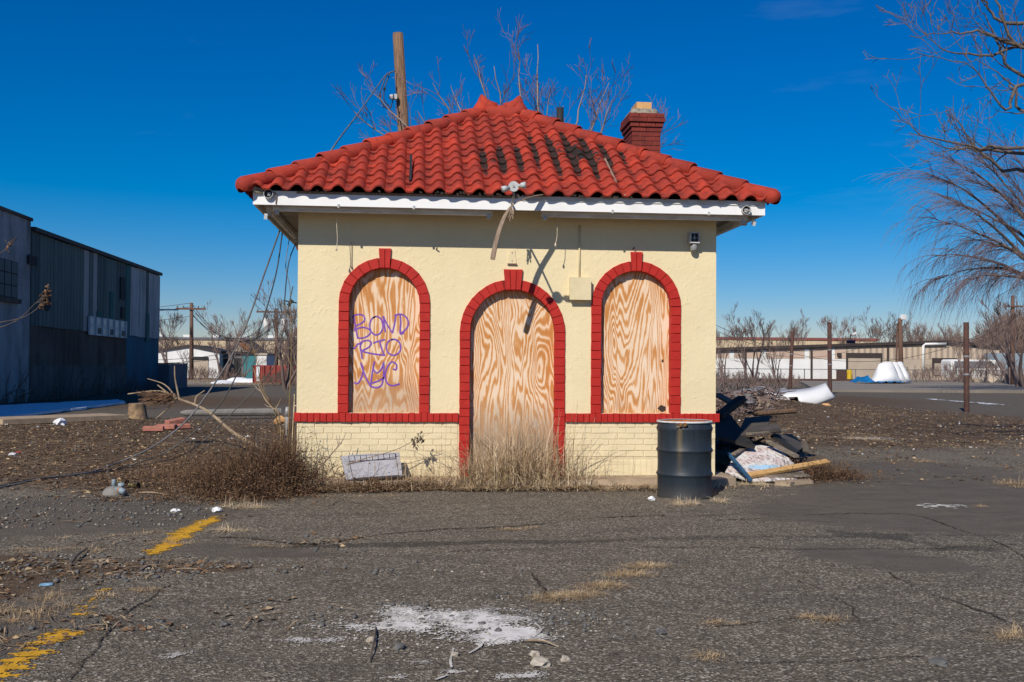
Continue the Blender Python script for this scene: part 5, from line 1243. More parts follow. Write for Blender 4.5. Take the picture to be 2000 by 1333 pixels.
for i in range(26):
    xa = x0 + (x1 - x0) * (i + .2) / 26; MB().bx(xa, xa + .07, Yk - .04, Yk - .001, .15, zt - .1).build('rib', 'container_red', co)
a, b, _ = facade(501, 507, 745, 715, Yk, 0); MB().bx(a, b, Yk - .08, Yk - .045, .2, zt - .1).build('pale_panel', 'snow', co)
x0, x1, zt = facade(-200, 960, 740, 664, 210, 20); zb_ = zt
de = thing('depot', ((x0 + x1) / 2, 210, 0), 'long low tan depot on the skyline at the left', 'building')
MB().bx(x0, x1, 210, 240, 0, zt).build('wall', 'far_buff', de); MB().bx(x0, x1, 209.8, 240, zt, zt + .5).build('roof', 'far_grey', de)
for i in range(20): xa = x0 + (x1 - x0) * (.03 + .048 * i); MB().bx(xa, xa + 1.6, 212, 214, zt + .5, zt + 1.1).build('roof_unit', 'far_white', de)
gp = thing('gabled_roof_house', (atY(468, 700, 140).x, 140, 0), 'house with a steep orange edged roof behind the teal shed', 'building')
a, b, c_ = atY(452, 690, 140), atY(468, 664, 140), atY(502, 694, 140)
MB().prism([(a.x, 0), (c_.x, 0), (c_.x, c_.z), (b.x, b.z), (a.x, a.z)], 140, 150).build('wall', 'far_concrete', gp)
MB().bar((b.x, 145, b.z + .1), (c_.x + .3, 145, c_.z + .1), 10.4, .3).bar((a.x - .3, 145, a.z + .1), (b.x, 145, b.z + .1), 10.4, .3).build('roof', 'far_wood_twig', gp)
MB().bar((b.x - .2, 139.7, b.z - .2), (c_.x, 139.7, c_.z - .2), .15, .4).build('barge_board', 'rust', gp)
# snow heaps in front of the shed
for (px, py, w_, h_) in ((466, 745, 1.1, .4), (482, 746, 1.0, .3), (435, 748, 1.0, .2), (492, 746, 1.2, .35), (1936 - 1500, 746, .8, .2)):
    q = G(px, py + 2); m = MB(); m.lathe([(w_, -.02), (w_ * .85, h_ * .5), (w_ * .5, h_ * .9), (0.02, h_)], (q.x, q.y, 0), 12)
    o = m.build('snow_heap', 'snow', kind='structure')
# utility poles
def util_pole(px, pyb, pyt, Y, label, arms, transformer=False):
    b, tp = atY(px, pyb, Y), atY(px, pyt, Y); o = thing('utility_pole', (b.x, Y, 0), label, 'utility pole')
    MB().tube([(b.x, Y, -.1), (tp.x, Y, tp.z)], [.21, .15], 8).build('pole', 'far_pole', o, True)
    for za, w_ in arms:
        za = atY(px, za, Y).z; MB().bx(tp.x - w_, tp.x + w_, Y - .28, Y - .16, za - .08, za + .08).build('crossarm', 'far_pole', o)
        for k in (-1, -.55, .55, 1): MB().lathe([(0, 0), (.07, 0), (.06, .18), (0, .22)], (tp.x + k * (w_ - .12), Y - .22, za + .081), 7).build('insulator', 'far_grey', o)
    if transformer:
        zc = atY(px, 633, Y).z
        for dx in (-1.3, -.35 if False else 0.95):
            MB().lathe([(0, 0), (.34, 0), (.34, 1.2), (.30, 1.3), (0, 1.32)], (tp.x + dx * .75 + .1, Y - .35, zc - .8), 12).build('transformer', 'far_white', o, True)
    return Vector((tp.x, Y, tp.z))
p1 = util_pole(374, 742, 592, 92, 'brown utility pole with one crossarm beside the white garage', [(604, 1.3)])
p2 = util_pole(540, 742, 603, 100, 'brown utility pole carrying two pale transformers', [(610, 1.9)], True)
def wire(name, a, b, sag, label, r=.018, mat='cable_black', group=None):
    a, b = Vector(a), Vector(b); P = [a.lerp(b, u) - Vector((0, 0, sag * 4 * u * (1 - u))) for u in np.linspace(0, 1, 17)]
    o = MB().tube(P, r, 4, False).build(name, mat, base=a); tag(o, label, 'cable', group); return o
GW = 'overhead wires on the left utility poles'
for k, (dz, sg) in enumerate(((0, 3.2), (-.4, 3.0), (-.9, 2.6), (-1.0, 2.2))):
    wire('overhead_wire', p1 + Vector((0, 0, dz)), (p2.x + (.8 if k < 2 else 0), p2.y, p2.z + dz * .5 - .3), sg, ('topmost', 'second', 'third', 'lowest')[k] + ' wire sagging between the two left utility poles', .028, 'cable_black', GW)
for k, dz in enumerate((0, -.35, -1.2, -5.2, -5.8)):
    wire('overhead_wire', p1 + Vector((0, 0, dz)), (p1.x - 18, 96, p1.z + dz - (.6 if k < 3 else 1.6)), .5, ('topmost', 'second', 'third', 'fourth', 'lowest')[k] + ' of the wires running left from the left utility pole', .026, 'cable_black', 'wires running left from the utility pole')
for k, dz in enumerate((-3.9, -4.3)):
    wire('overhead_wire', (p1.x - 14, 85, p1.z - 3.2 + dz * .1), atY(640, 640 + k * 12, 85), 2.2, ('upper' if k == 0 else 'lower') + ' dark overhead wire crossing low behind the leaning cables', .03, 'cable_black', 'low overhead wires behind the cables')
# ------------------------------------------------------------------ far right: tan warehouse
Y0 = 115.0
tw_ = thing('tan_warehouse', (55, Y0, 0), 'long tan warehouse with a white lower wall and dark roof edge', 'building')
Pz = lambda px, py: atY(px, py, Y0)
xa, xr, xe = Pz(1280, 700).x, Pz(1852, 700).x, Pz(1952, 700).x
za, zr, ze = Pz(1300, 690).z, Pz(1852, 671).z, Pz(1952, 681).z
m = MB(); m.prism([(xa, 0), (xe, 0), (xe, ze), (xr, zr), (xa, za)], Y0 + .1, Y0 + 30); m.build('core', 'far_tan', tw_)
def zroof(x): return za + (zr - za) * (x - xa) / (xr - xa) if x < xr else zr + (ze - zr) * (x - xr) / (xe - xr)
m = MB(); m.bar((xa, Y0 + 14.7, za + .2), (xr, Y0 + 14.7, zr + .2), 30.2, .34); m.bar((xr, Y0 + 14.7, zr + .2), (xe + .3, Y0 + 14.7, ze + .2), 30.2, .34); m.build('roof', 'far_trim', tw_)
zw = Pz(1500, 701).z; xw = Pz(1653, 700).x; zm = Pz(1800, 702).z
m = MB(); m.bx(xa, xw, Y0 - .02, Y0 + .1, 0, zw); m.build('white_band', 'far_white', tw_)
m = MB(); x7 = Pz(1721, 700).x; m.bx(x7, Pz(1822, 700).x, Y0 - .02, Y0 + .1, 0, zm); m.build('concrete_band', 'far_concrete', tw_)
strips = [1280, 1398, 1424, 1434, 1487, 1497, 1571, 1581, 1623, 1631, 1653]
for i, (a, b) in enumerate(zip(strips[:-1], strips[1:])):
    xa_, xb_ = Pz(a, 700).x, Pz(b, 700).x; mt = 'far_white' if i in (2, 4, 6, 8) else 'far_pinktan'
    MB().prism([(xa_ + .02, zw + .02), (xb_ - .02, zw + .02), (xb_ - .02, zroof(xb_) - .1), (xa_ + .02, zroof(xa_) - .1)], Y0 - .01, Y0 + .1).build('wall_panel', mt, tw_)
for i, (a, b) in enumerate(zip(range(1653, 1952, 23), range(1676, 1960, 23))):
    b = min(b, 1952); xa_, xb_ = Pz(a, 700).x, Pz(b, 700).x; zlo = zm if a >= 1700 else zw; zlo = 1.2 if a > 1866 else zlo
    MB().prism([(xa_ + .02, zlo + .02), (xb_ - .02, zlo + .02), (xb_ - .02, zroof(xb_) - .1), (xa_ + .02, zroof(xa_) - .1)], Y0 - .01, Y0 + .1).build('wall_panel', 'far_tan', tw_)
def dock(px0, px1, pyt, pyb):
    a, b = Pz(px0, 700).x, Pz(px1, 700).x; zt = Pz(px0, pyt).z; zb2 = max(0.05, Pz(px0, pyb).z)
    f_ = MB().bx(a - .25, b + .25, Y0 - .08, Y0 - .025, zb2, zt + .15).build('dock_door', 'far_trim', tw_); MB().bx(a, b, Y0 - .12, Y0 - .085, zb2, zt - .5).build('door_leaf', 'far_concrete', f_)
dock(1656, 1719, 692, 742); dock(1824, 1866, 702, 732)
for px in (1455, 1584, 1733): x = Pz(px, 700).x; MB().bx(x - .12, x + .12, Y0 - .2, Y0 - .13, 0, zroof(x) - .1).build('downspout', 'far_trim', tw_)
q = [Pz(1801, 732), Pz(1801, 676), Pz(1804, 672.5), Pz(1845, 672)]
MB().tube([(v.x, Y0 - .3, max(v.z, .1)) for v in q], .17, 8).build('white_pipe', 'far_white', tw_, True)
x = Pz(1638, 693); MB().bx(x.x - .22, x.x + .22, Y0 - .35, Y0 - .03, x.z - .2, x.z + .2).build('wall_lamp', 'far_trim', tw_)
x = Pz(1654, 740).x; tag(MB().tube([(x, Y0 - .7, 0), (x, Y0 - .7, Pz(1654, 722).z)], .3, 10).build('bollard', 'yellow_far', base=(x, Y0 - .7, 0)), 'yellow bollard beside the dock door of the tan warehouse', 'bollard')
x = Pz(1637, 740).x; z1_ = Pz(1637, 724).z; o = thing('rust_cabinet', (x, Y0 - 1, 0), 'brown cabinet standing against the white warehouse wall', 'cabinet'); MB().bx(x - .5, x + .5, Y0 - 1.2, Y0 - .6, 0, z1_).build('cabinet_body', 'rust_post', o); MB().bx(x - .55, x + .55, Y0 - 1.25, Y0 - .55, z1_, z1_ + .08).build('cabinet_top', 'far_trim', o)
x0, x1 = atY(1300, 665, 165).x, atY(1712, 665, 165).x; zt = atY(1450, 664, 165).z
bh = thing('back_warehouse', ((x0 + x1) / 2, 165, 0), 'second tan building with a dark red roof edge behind the warehouse', 'building')
MB().bx(x0, x1, 165, 200, 0, zt).build('wall', 'far_buff', bh); MB().bx(x0 - .2, x1 + .3, 164.8, 200, zt, zt + .45).build('roof_edge', 'far_red_trim', bh)
for i in range(12): xa_ = x0 + (x1 - x0) * i / 12; MB().bx(xa_ + .05, xa_ + (x1 - x0) / 12 - .05, 164.93, 165, .2, zt - .1).build('wall_panel', 'far_buff', bh)
q = atY(1662, 668, 150); o = thing('solar_panel', q, 'small dark solar panel on a mast above the warehouse roof', 'solar panel'); MB().box(q, (1.4, .1, .5), (.6, 0, 0)).build('panel', 'solar_blue', o); MB().tube([(q.x, 150.2, 0), (q.x, 150.2, q.z + 1.2)], .1, 6).build('mast', 'far_trim', o); MB().box((q.x + .5, 150, q.z + 1.3), (.7, .3, .25), (0, -.4, 0)).build('lamp', 'far_white', o)
# chain link fence in front of it
yf = 100.0; fe = thing('chain_link_fence', (40, yf, 0), 'thin chain link fence along the front of the warehouse yard', 'fence')
xs = [atY(px, 740, yf).x for px in (1300, 1372, 1403, 1454, 1525, 1571, 1671, 1770, 1783, 1867, 1940, 2010)]; zf = atY(1500, 721, yf).z
MB().tube([(xs[0], yf, zf), (xs[-1], yf, zf)], .035, 5).build('top_rail', 'far_grey', fe)
for x in xs: MB().tube([(x, yf, 0), (x, yf, zf + .05)], .05, 5).build('fence_post', 'far_grey', fe)
m = MB()
for i in range(150):
    x = xs[0] + (xs[-1] - xs[0]) * i / 150
    for s_ in (-1, 1): m.tube([(x, yf, .1), (x + s_ * 1.0, yf, zf)], .0045, 3, False)
m.build('wire_mesh', 'far_grey', fe, kind='stuff')
yl = atY(1500, 743, 98); MB().bx(xs[0], atY(1690, 742, 98).x, 97.9, 98.1, .0, .35).build('low_rail', 'rust_post', fe)
# van and rubble at the right edge
q = atY(1905, 720, 104)
van = thing('parked_van', (q.x, 104, 0), 'white parked van behind the fence at the right end of the warehouse', 'van')
w0 = q.x - 3.4
m = MB(); m.prism([(w0, .55), (w0 + 6.4, .55), (w0 + 6.4, 1.35), (w0 + 5.6, 1.55), (w0 + 4.6, 2.5), (w0 + .2, 2.5), (w0, 2.3)], 103, 105); m.build('body', 'far_white', van)
m = MB(); m.prism([(w0 + 4.3, 1.6), (w0 + 5.4, 1.6), (w0 + 4.6, 2.35), (w0 + 4.3, 2.35)], 102.96, 102.995); m.build('side_window', 'dark_glass', van)
m = MB(); m.prism([(w0 + .4, 1.55), (w0 + 4.0, 1.55), (w0 + 4.0, 2.3), (w0 + .4, 2.3)], 102.97, 102.995); m.build('side_panel', 'far_grey', van)
for dx in (1.2, 5.2):
    MB().prism(disc(w0 + dx, .45, .45, .45, 0, 16, 0), 102.9, 103.2).build('wheel', 'far_dark', van)
q = atY(1985, 725, 108); van2 = thing('grey_truck', (q.x, 108, 0), 'blue grey box truck partly hidden behind trees at the right edge', 'truck')
MB().bx(q.x - 3, q.x + 5, 107, 109.4, .9, 3.3).build('box_body', 'blue_grey_paint', van2); MB().bx(q.x - 4.6, q.x - 3.05, 107.1, 109.3, .7, 2.5).build('cab', 'far_white', van2); MB().bx(q.x - 4.66, q.x - 4.2, 107.05, 109.35, 1.6, 2.3).build('windscreen', 'dark_glass', van2)
for dx in (-3.8, 2.8): MB().prism(disc(q.x + dx, .5, .5, .5, 0, 14, 0), 106.95, 107.3).build('wheel', 'far_dark', van2)
rg = random.Random(14)
for k, (px, py, s_) in enumerate(((1912, 744, .8), (1925, 745, .7), (1937, 744, .95), (1950, 745, .8), (1962, 744, .85), (1943, 741, .6), (1976, 745, .7))):
    q = atY(px, py, 93); m = MB(); pts = [Vector((rg.uniform(-1, 1), rg.uniform(-1, 1), rg.uniform(-.6, .6))).normalized() * s_ * rg.uniform(.8, 1.1) for _ in range(14)]
    bm = bmesh.new(); [bm.verts.new(p_ * .75) for p_ in pts]; bmesh.ops.convex_hull(bm, input=bm.verts); me = bpy.data.meshes.new('concrete_chunk'); bm.to_mesh(me); bm.free(); me.materials.append(MATS['far_concrete'])
    o = bpy.data.objects.new('concrete_chunk', me); link(o); o.location = (q.x, 93, .35); tag(o, 'concrete chunk before the parked van, ' + ('leftmost of the row', 'second from the left', 'third from the left and largest', 'right of the largest one', 'second from the right', 'on top of the row', 'rightmost of the row')[k], 'rubble', 'concrete chunks by the van'); BASE[o.name] = Vector()
# posts and poles of the yard
def post(px, pyb, pyt, Y, lean, label, r=.10):
    b = atY(px, pyb, Y); tp = atY(px + lean, pyt, Y); o = thing('steel_post', (b.x, Y, 0), label, 'post')
    MB().tube([(b.x, Y, -.2), (b.x, Y, .02), (tp.x, Y, tp.z)], r, 14).build('post_shaft', 'rust_post', o, True)
    for z_ in (.62, .42): 
        c0 = Vector((b.x, Y, 0)).lerp(Vector((tp.x, Y, tp.z)), z_); MB().tube([c0 + Vector((0, 0, -.03)), c0 + Vector((0, 0, .03))], r * 1.12, 14).build('wire_band', 'grey_metal', o)
    return tp
t1 = post(1543, 768, 648, 62, 5, 'rusty steel post leaning slightly, left of the other two', .115)
t2 = post(1621, 782, 630, 52, -1, 'tall rusty steel post beside the white fairing on the mound', .115)
t3 = post(1888, 806, 630, 32, -1, 'nearest rusty steel post, alone on the right', .09)
b = atY(1760, 745, 105); tp = atY(1758, 622, 105)
lp = thing('light_pole', (b.x, 105, 0), 'brown wooden pole with a floodlight on top in front of the warehouse', 'light pole')
MB().tube([(b.x, 105, 0), (tp.x, 105, tp.z)], [.30, .22], 8).build('pole', 'far_pole', lp, True); MB().box((tp.x + .3, 104.8, tp.z + .1), (.55, .4, .55), (0, .1, .3)).build('floodlight', 'far_white', lp)
MB().tube([(b.x - .6, 105, 0), (tp.x - .3, 105, tp.z - .6)], [.12, .10], 6).build('brace_pole', 'far_pole', lp)
b = atY(1978, 740, 80); tp = atY(1978, 578, 80)
up_ = thing('utility_pole', (b.x, 80, 0), 'plain brown utility pole below the willow at the right edge', 'utility pole'); MB().tube([(b.x, 80, 0), (tp.x, 80, tp.z)], [.2, .15], 8).build('pole', 'far_pole', up_, True); MB().bx(tp.x - .8, tp.x + .8, 79.75, 79.85, tp.z - 1.0, tp.z - .85).build('crossarm', 'far_pole', up_)
RP = Vector((tp.x, 80, atY(1978, 620, 80).z))
wire('overhead_wire', atY(1395, 634, 74), RP, 3.3, 'dark wire sagging from the booth to the right hand pole', .022)
wire('overhead_wire', atY(1395, 645, 90), (lp.location.x, 105, atY(1757, 628, 105).z), 2.6, 'dark wire sagging to the floodlight pole', .022)
wire('overhead_wire', atY(1395, 655, 95), (lp.location.x, 105, atY(1757, 630, 105).z - .6), 2.7, 'lower dark wire sagging to the floodlight pole', .02)
wire('overhead_wire', atY(1820, 668, 95), RP + Vector((0, 0, -.3)), .8, 'wire rising from the warehouse to the right hand pole', .02)
# pole right behind the booth with its service drop
a, b = atY(777, 66, 24), atY(787, 240, 24); d = (b - a); foot = a + d * (a.z / -d.z)
up2 = thing('utility_pole', (foot.x, 24, 0), 'leaning weathered wooden pole rising behind the red roof', 'utility pole')
MB().tube([foot + Vector((0, 0, -.2)), foot.lerp(a, .5), a], [.17, .15, .125], 14).build('pole', 'pole_wood', up2, True)
q = atY(772, 190, 23.8); m = MB(); m.box(q, (.09, .12, .12)); m.lathe([(0, -.06), (.06, -.05), (.075, 0), (.05, .05), (0, .06)], q + Vector((-.08, 0, 0)), 10); m.build('insulator', 'fixture_grey', up2)
q1 = atY(773, 139, 23.85)
sdp = thing('service_cable', q1, 'twisted service cable running from the leaning pole down to the eave', 'cable')
E1 = atY(660, 275, 17.0)
MB().tube(spline([q1, atY(755, 146, 23.5), atY(735, 172, 22.5), atY(700, 222, 20), E1, atY(632, 318, 16.6)], 6), .016, 6).build('cable', 'cable_grey', sdp)
for (p_, r_) in (([(757, 143), (748, 165), (742, 188), (750, 208), (762, 212), (768, 192)], .014), ([(762, 142), (752, 170), (750, 195), (760, 208)], .014)):
    MB().tube(spline([atY(x, y, 23.6) for x, y in p_], 5), r_, 6).build('loop', 'cable_black', sdp)
for (x, y) in ((742, 188), (751, 174)): MB().box(atY(x, y, 23.58), (.06, .05, .06), (.3, .5, .2)).build('connector', 'cable_black', sdp)
# ------------------------------------------------------------------ cables from the left eave to the ground
EXL = -1.93
def drop(px_list, Y0_, Y1_, label, r, mat, tail=None):
    n = len(px_list); P = [atY(x, y, Y0_ + (Y1_ - Y0_) * (i / (n - 1)) ** .8) for i, (x, y) in enumerate(px_list)]
    for q in P: q.z = max(q.z, gh(q.x, q.y) + .012)
    if tail: P += [Vector((*G(x, y)[:2], 0)) + Vector((0, 0, .02 + gh(*G(x, y)[:2]))) for x, y in tail]
    o = MB().tube(spline(P, 6), r, 6).build('fallen_cable', mat, base=P[0]); return tag(o, label, 'cable')
drop([(548, 446), (520, 525), (482, 632), (450, 700), (405, 770), (360, 826), (300, 872)], 14.2, 14.6, 'thick twisted cable slanting from the left eave to the ground, leftmost', .0125, 'cable_grey', [(235, 905), (170, 926), (90, 940), (0, 958), (-60, 968)])
drop([(552, 452), (538, 540), (505, 650), (468, 722), (430, 790), (370, 852), (310, 890)], 14.4, 14.2, 'black cable slanting from the left eave to the ground, right of the twisted one', .010, 'cable_black', [(240, 915), (150, 932), (60, 945), (-40, 962)])
drop([(572, 560), (540, 700), (510, 748), (450, 810), (400, 860), (350, 892)], 13.9, 13.3, 'thin black cable slanting down behind the dead brush', .008, 'cable_black', [(290, 908), (200, 925), (120, 934)])
drop([(565, 465), (558, 520), (566, 560), (568, 600)], 14.6, 14.4, 'thin wire hanging in loops from the left eave', .006, 'cable_grey')
drop([(577, 477), (566, 505), (560, 540), (555, 600)], 13.6, 13.5, 'dark kinked wire hanging close to the left corner of the booth', .008, 'cable_black')
q = atY(567, 592, 14.4); tag(MB().box(q, (.05, .04, .10), (.2, .6, .2)).bar(q + Vector((-.09, 0, .03)), q + Vector((.09, 0, .0)), .02, .02).build('cable_clamp', 'cable_black', base=q), 'small black clamp hanging on a wire left of the booth', 'clamp')
# ------------------------------------------------------------------ white fairings and tarp on the far yard
def sheet(name, rows, mat, thick, base, parent=None, holes=()):
    """curved shell from rows of points, given real thickness"""
    nr, nc = len(rows), len(rows[0]); m = MB(); A = [[Vector(q) for q in r_] for r_ in rows]
    N = [[None] * nc for _ in range(nr)]
    for i in range(nr):
        for j in range(nc):
            du = A[min(i + 1, nr - 1)][j] - A[max(i - 1, 0)][j]; dv = A[i][min(j + 1, nc - 1)] - A[i][max(j - 1, 0)]; N[i][j] = du.cross(dv).normalized()
    for s_ in (0, 1):
        for i in range(nr):
            for j in range(nc): m.v.append(tuple(A[i][j] - N[i][j] * thick * s_))
    k = nr * nc; keep = lambda i, j: not any(a <= i < b and c_ <= j < d_ for a, b, c_, d_ in holes)
    edge = {}
    for i in range(nr - 1):
        for j in range(nc - 1):
            if not keep(i, j): continue
            q = (i * nc + j, i * nc + j + 1, (i + 1) * nc + j + 1, (i + 1) * nc + j); m.f.append(q); m.f.append(tuple(x + k for x in q[::-1]))
            for e in range(4):
                a, b = q[e], q[(e + 1) % 4]
                if (b, a) in edge: del edge[b, a]
                else: edge[a, b] = 1
    for a, b in edge: m.f.append((b, a, a + k, b + k))
    return m.build(name, mat, parent, True, None if parent else base)
Yb = 36.0
def bpt(px, py, dy): return atY(px, py, Yb + dy)
top = [(1515, 770, .6), (1530, 763, .4), (1555, 761, .3), (1580, 758, .3), (1602, 752, .35), (1613, 748, .4)]
midr = [(1517, 780, -.1), (1535, 776, -.3), (1558, 775, -.4), (1582, 772, -.35), (1610, 768, -.2), (1622, 764, 0)]
lowr = [(1522, 790, .0), (1540, 788, -.35), (1562, 789, -.5), (1588, 788, -.45), (1612, 782, -.3), (1632, 776, 0)]
lip = [(1526, 792, .2), (1545, 794, -.2), (1565, 796, -.3), (1590, 796, -.25), (1610, 789, -.1), (1630, 779, .2)]
rows = []
for a, b in ((top, midr), (midr, lowr), (lowr, lip)):
    for u in (0, .5) if b is not lip else (0, .5, 1): rows.append([bpt(*(np.array(p_) * (1 - u) + np.array(q_) * u)) for p_, q_ in zip(a, b)])
rows = [[q for q in spline(r_, 4)] for r_ in rows]
fr = thing('white_fairing', bpt(1570, 792, 0), 'cracked white plastic bumper with a square hole lying on the rubbish mound', 'vehicle fairing')
o = sheet('shell', rows, 'white_plastic', .02, None, fr, holes=((2, 4, 5, 8),))
m = MB(); q = bpt(1546, 783, .15); m.box(q, (.9, .1, .5)); m.build('recess_back', 'far_dark', fr)
for k, (pts, dy, lbl) in enumerate((([(1693, 750), (1716, 712), (1742, 708), (1755, 749)], 0, 'largest front white curved panel stacked on the blue tarp'), ([(1720, 752), (1735, 714), (1752, 708), (1768, 752)], .7, 'middle white curved panel of the stack on the tarp'), ([(1738, 750), (1748, 712), (1762, 708), (1774, 748)], 1.4, 'hindmost white curved panel of the stack on the tarp'))):
    Yt = 84 + dy; a, b, c_, d_ = [atY(x, y, Yt) for x, y in pts]; rows = []
    for u in np.linspace(0, 1, 7):
        l_, r_ = a.lerp(b, u), d_.lerp(c_, u); bul = .9 * math.sin(math.pi * min(u + .15, 1)) ; rows.append([l_.lerp(r_, v) + Vector((0, -bul * math.sin(math.pi * v) - .6 * (1 - u), (.12 * math.sin(math.pi * v) if u > .6 else 0))) for v in np.linspace(0, 1, 9)])
    for r_ in rows:
        for q in r_: q.z = max(q.z, .2)
    o = sheet('curved_panel', rows, 'white_plastic', .05, atY(1730, 752, Yt)); tag(o, lbl, 'panel')
q0 = G(1682, 755); m = MB(); n = 26; V = []
for i in range(n + 1):
    for j in range(6):
        x = atY(1678, 750, 83).x + (atY(1768, 750, 83).x - atY(1678, 750, 83).x) * i / n; y = 81.6 + j * .7
        V.append((x, y + .25 * fbm(i, j, .6), .19 + (.5 * max(0, 1 - abs(i - 5) / 5) if j > 1 else .05) + .25 * abs(fbm(i * 1.3, j, .8))))
m.add(V, [(i * 6 + j, (i + 1) * 6 + j, (i + 1) * 6 + j + 1, i * 6 + j + 1) for i in range(n) for j in range(5)])
tag(m.build('blue_tarp', 'blue_tarp', base=(V[60][0], 82, .1)), 'crumpled blue tarp under the white curved panels', 'tarp')
# ------------------------------------------------------------------ rubbish heap beside the booth
def plank(a, b, w_, h_, name, mat, label, cat='plank', upv=(0, 0, 1)):
    o = MB().bar(a, b, w_, h_, upv).build(name, mat, base=Vector(a)); bv_ = o.modifiers.new('edge', 'BEVEL'); bv_.width = min(w_, h_) * .12; bv_.segments = 1
    return tag(o, label, cat)
def slab(pts, th, name, mat, label, cat='board'):
    P = [Vector(q) for q in pts]; nrm = (P[1] - P[0]).cross(P[-1] - P[0]).normalized(); nrm = nrm if nrm.z > 0 else -nrm; n = len(P); m = MB()
    m.add(P + [q - nrm * th for q in P], [tuple(range(n)), tuple(range(n, 2 * n))[::-1]] + [(i, n + i, n + (i + 1) % n, (i + 1) % n) for i in range(n)])
    return tag(m.build(name, mat, base=P[0]), label, cat)
z_ = .12
fb = [atY(1416, 923, 12.75), atY(1462, 938, 12.2), atY(1520, 937, 12.25), atY(1578, 931, 12.4), atY(1550, 905, 13.1), atY(1522, 876, 13.95), atY(1470, 867, 14.15), atY(1434, 890, 13.5)]
slab(fb, .022, 'painted_board', 'flaking_board', 'flaking white painted plywood with red and blue paint on the heap')
slab([(4.15, 12.35, .075), (5.02, 12.30, .085), (5.0, 13.2, .10), (4.2, 13.2, .12)], .025, 'under_board', 'grey_board', 'grey board lying directly under the flaking white plywood')
slab([(4.42, 12.42, .05), (5.02, 12.32, .055), (5.02, 13.1, .06), (4.35, 13.1, .07)], .03, 'under_board', 'old_wood', 'lowest weathered board at the front of the heap')
plank(atY(1423, 887, 13.0), atY(1466, 938, 12.05), .05, .035, 'blue_bar', 'blue_bar', 'blue metal bar leaning across the left side of the painted plywood', 'bar')
plank(atY(1462, 929, 12.25), atY(1617, 902, 12.9), .09, .045, 'lumber', 'lumber', 'fresh yellow length of lumber across the painted plywood', 'lumber', (0, -.5, 1))
slab([atY(1440, 850, 14.0), atY(1500, 842, 14.1), atY(1503, 812, 15.6), atY(1455, 816, 15.4)], .04, 'tar_board', 'tar_board', 'dark tar covered sheet lying on top of the heap')
slab([atY(1462, 843, 13.9), atY(1525, 838, 14.1), atY(1520, 828, 14.6), atY(1480, 832, 14.5)], .04, 'broken_board', 'tar_board', 'broken dark board jutting out under the tar sheet')
plank(atY(1462, 848, 13.85), atY(1532, 841, 14.3), .10, .035, 'grey_plank', 'grey_board', 'grey plank at the edge of the dark sheet on the heap')
plank(atY(1500, 863, 13.9), atY(1556, 892, 13.2), .08, .04, 'grey_plank', 'grey_board', 'grey plank sloping down right behind the painted plywood')
plank(atY(1432, 888, 13.3), atY(1462, 871, 14.0), .07, .03, 'grey_plank', 'grey_board', 'short grey plank at the upper left of the painted plywood')
slab([atY(1515, 848, 14.6), atY(1560, 880, 13.9), atY(1575, 870, 15.3), atY(1545, 848, 15.8)], .03, 'dark_sheet', 'tar_board', 'dark sheet tilted at the right of the heap')
slab([atY(1506, 850, 14.2), atY(1556, 886, 13.6), atY(1560, 880, 13.85), atY(1513, 846, 14.5)], .03, 'dark_edge_board', 'tar_black', 'black narrow board along the right of the heap')
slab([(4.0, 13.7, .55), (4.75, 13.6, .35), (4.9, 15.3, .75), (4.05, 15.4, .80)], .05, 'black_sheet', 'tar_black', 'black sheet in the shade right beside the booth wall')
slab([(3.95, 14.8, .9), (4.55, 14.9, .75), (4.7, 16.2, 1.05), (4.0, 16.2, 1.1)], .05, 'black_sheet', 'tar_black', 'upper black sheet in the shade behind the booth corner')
plank(atY(1402, 815, 14.6), atY(1449, 779, 15.4), .14, .10, 'charred_beam', 'tar_black', 'charred beam end rising from the shaded side of the heap', 'beam')
plank(atY(1400, 770, 17.5), atY(1436, 792, 17.0), .16, .05, 'grey_plank', 'grey_board', 'grey plank sloping from the booth wall behind the charred beam')
tag(MB().tube([atY(1474, 809, 17.5), atY(1552, 803, 18.2)], [.045, .05], 9).build('timber_pole', 'pole_wood', base=atY(1474, 809, 17.5)), 'round tan timber lying behind the heap', 'pole')
slab([atY(1562, 880, 14.6), atY(1580, 884, 14.5), atY(1576, 862, 14.7), atY(1566, 862, 14.75)], .03, 'upright_board', 'tar_board', 'small upright dark board at the right end of the heap')
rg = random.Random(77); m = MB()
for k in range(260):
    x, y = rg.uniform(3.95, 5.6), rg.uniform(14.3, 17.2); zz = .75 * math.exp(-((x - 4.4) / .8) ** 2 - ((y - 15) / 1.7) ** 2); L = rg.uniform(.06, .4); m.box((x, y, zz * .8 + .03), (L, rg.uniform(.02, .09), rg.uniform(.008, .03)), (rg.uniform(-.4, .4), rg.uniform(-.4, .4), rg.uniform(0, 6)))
o = m.build('heap_scraps', 'tar_board'); o['kind'] = 'stuff'; tag(o, 'dark scraps of board and roofing filling the heap', 'rubbish')
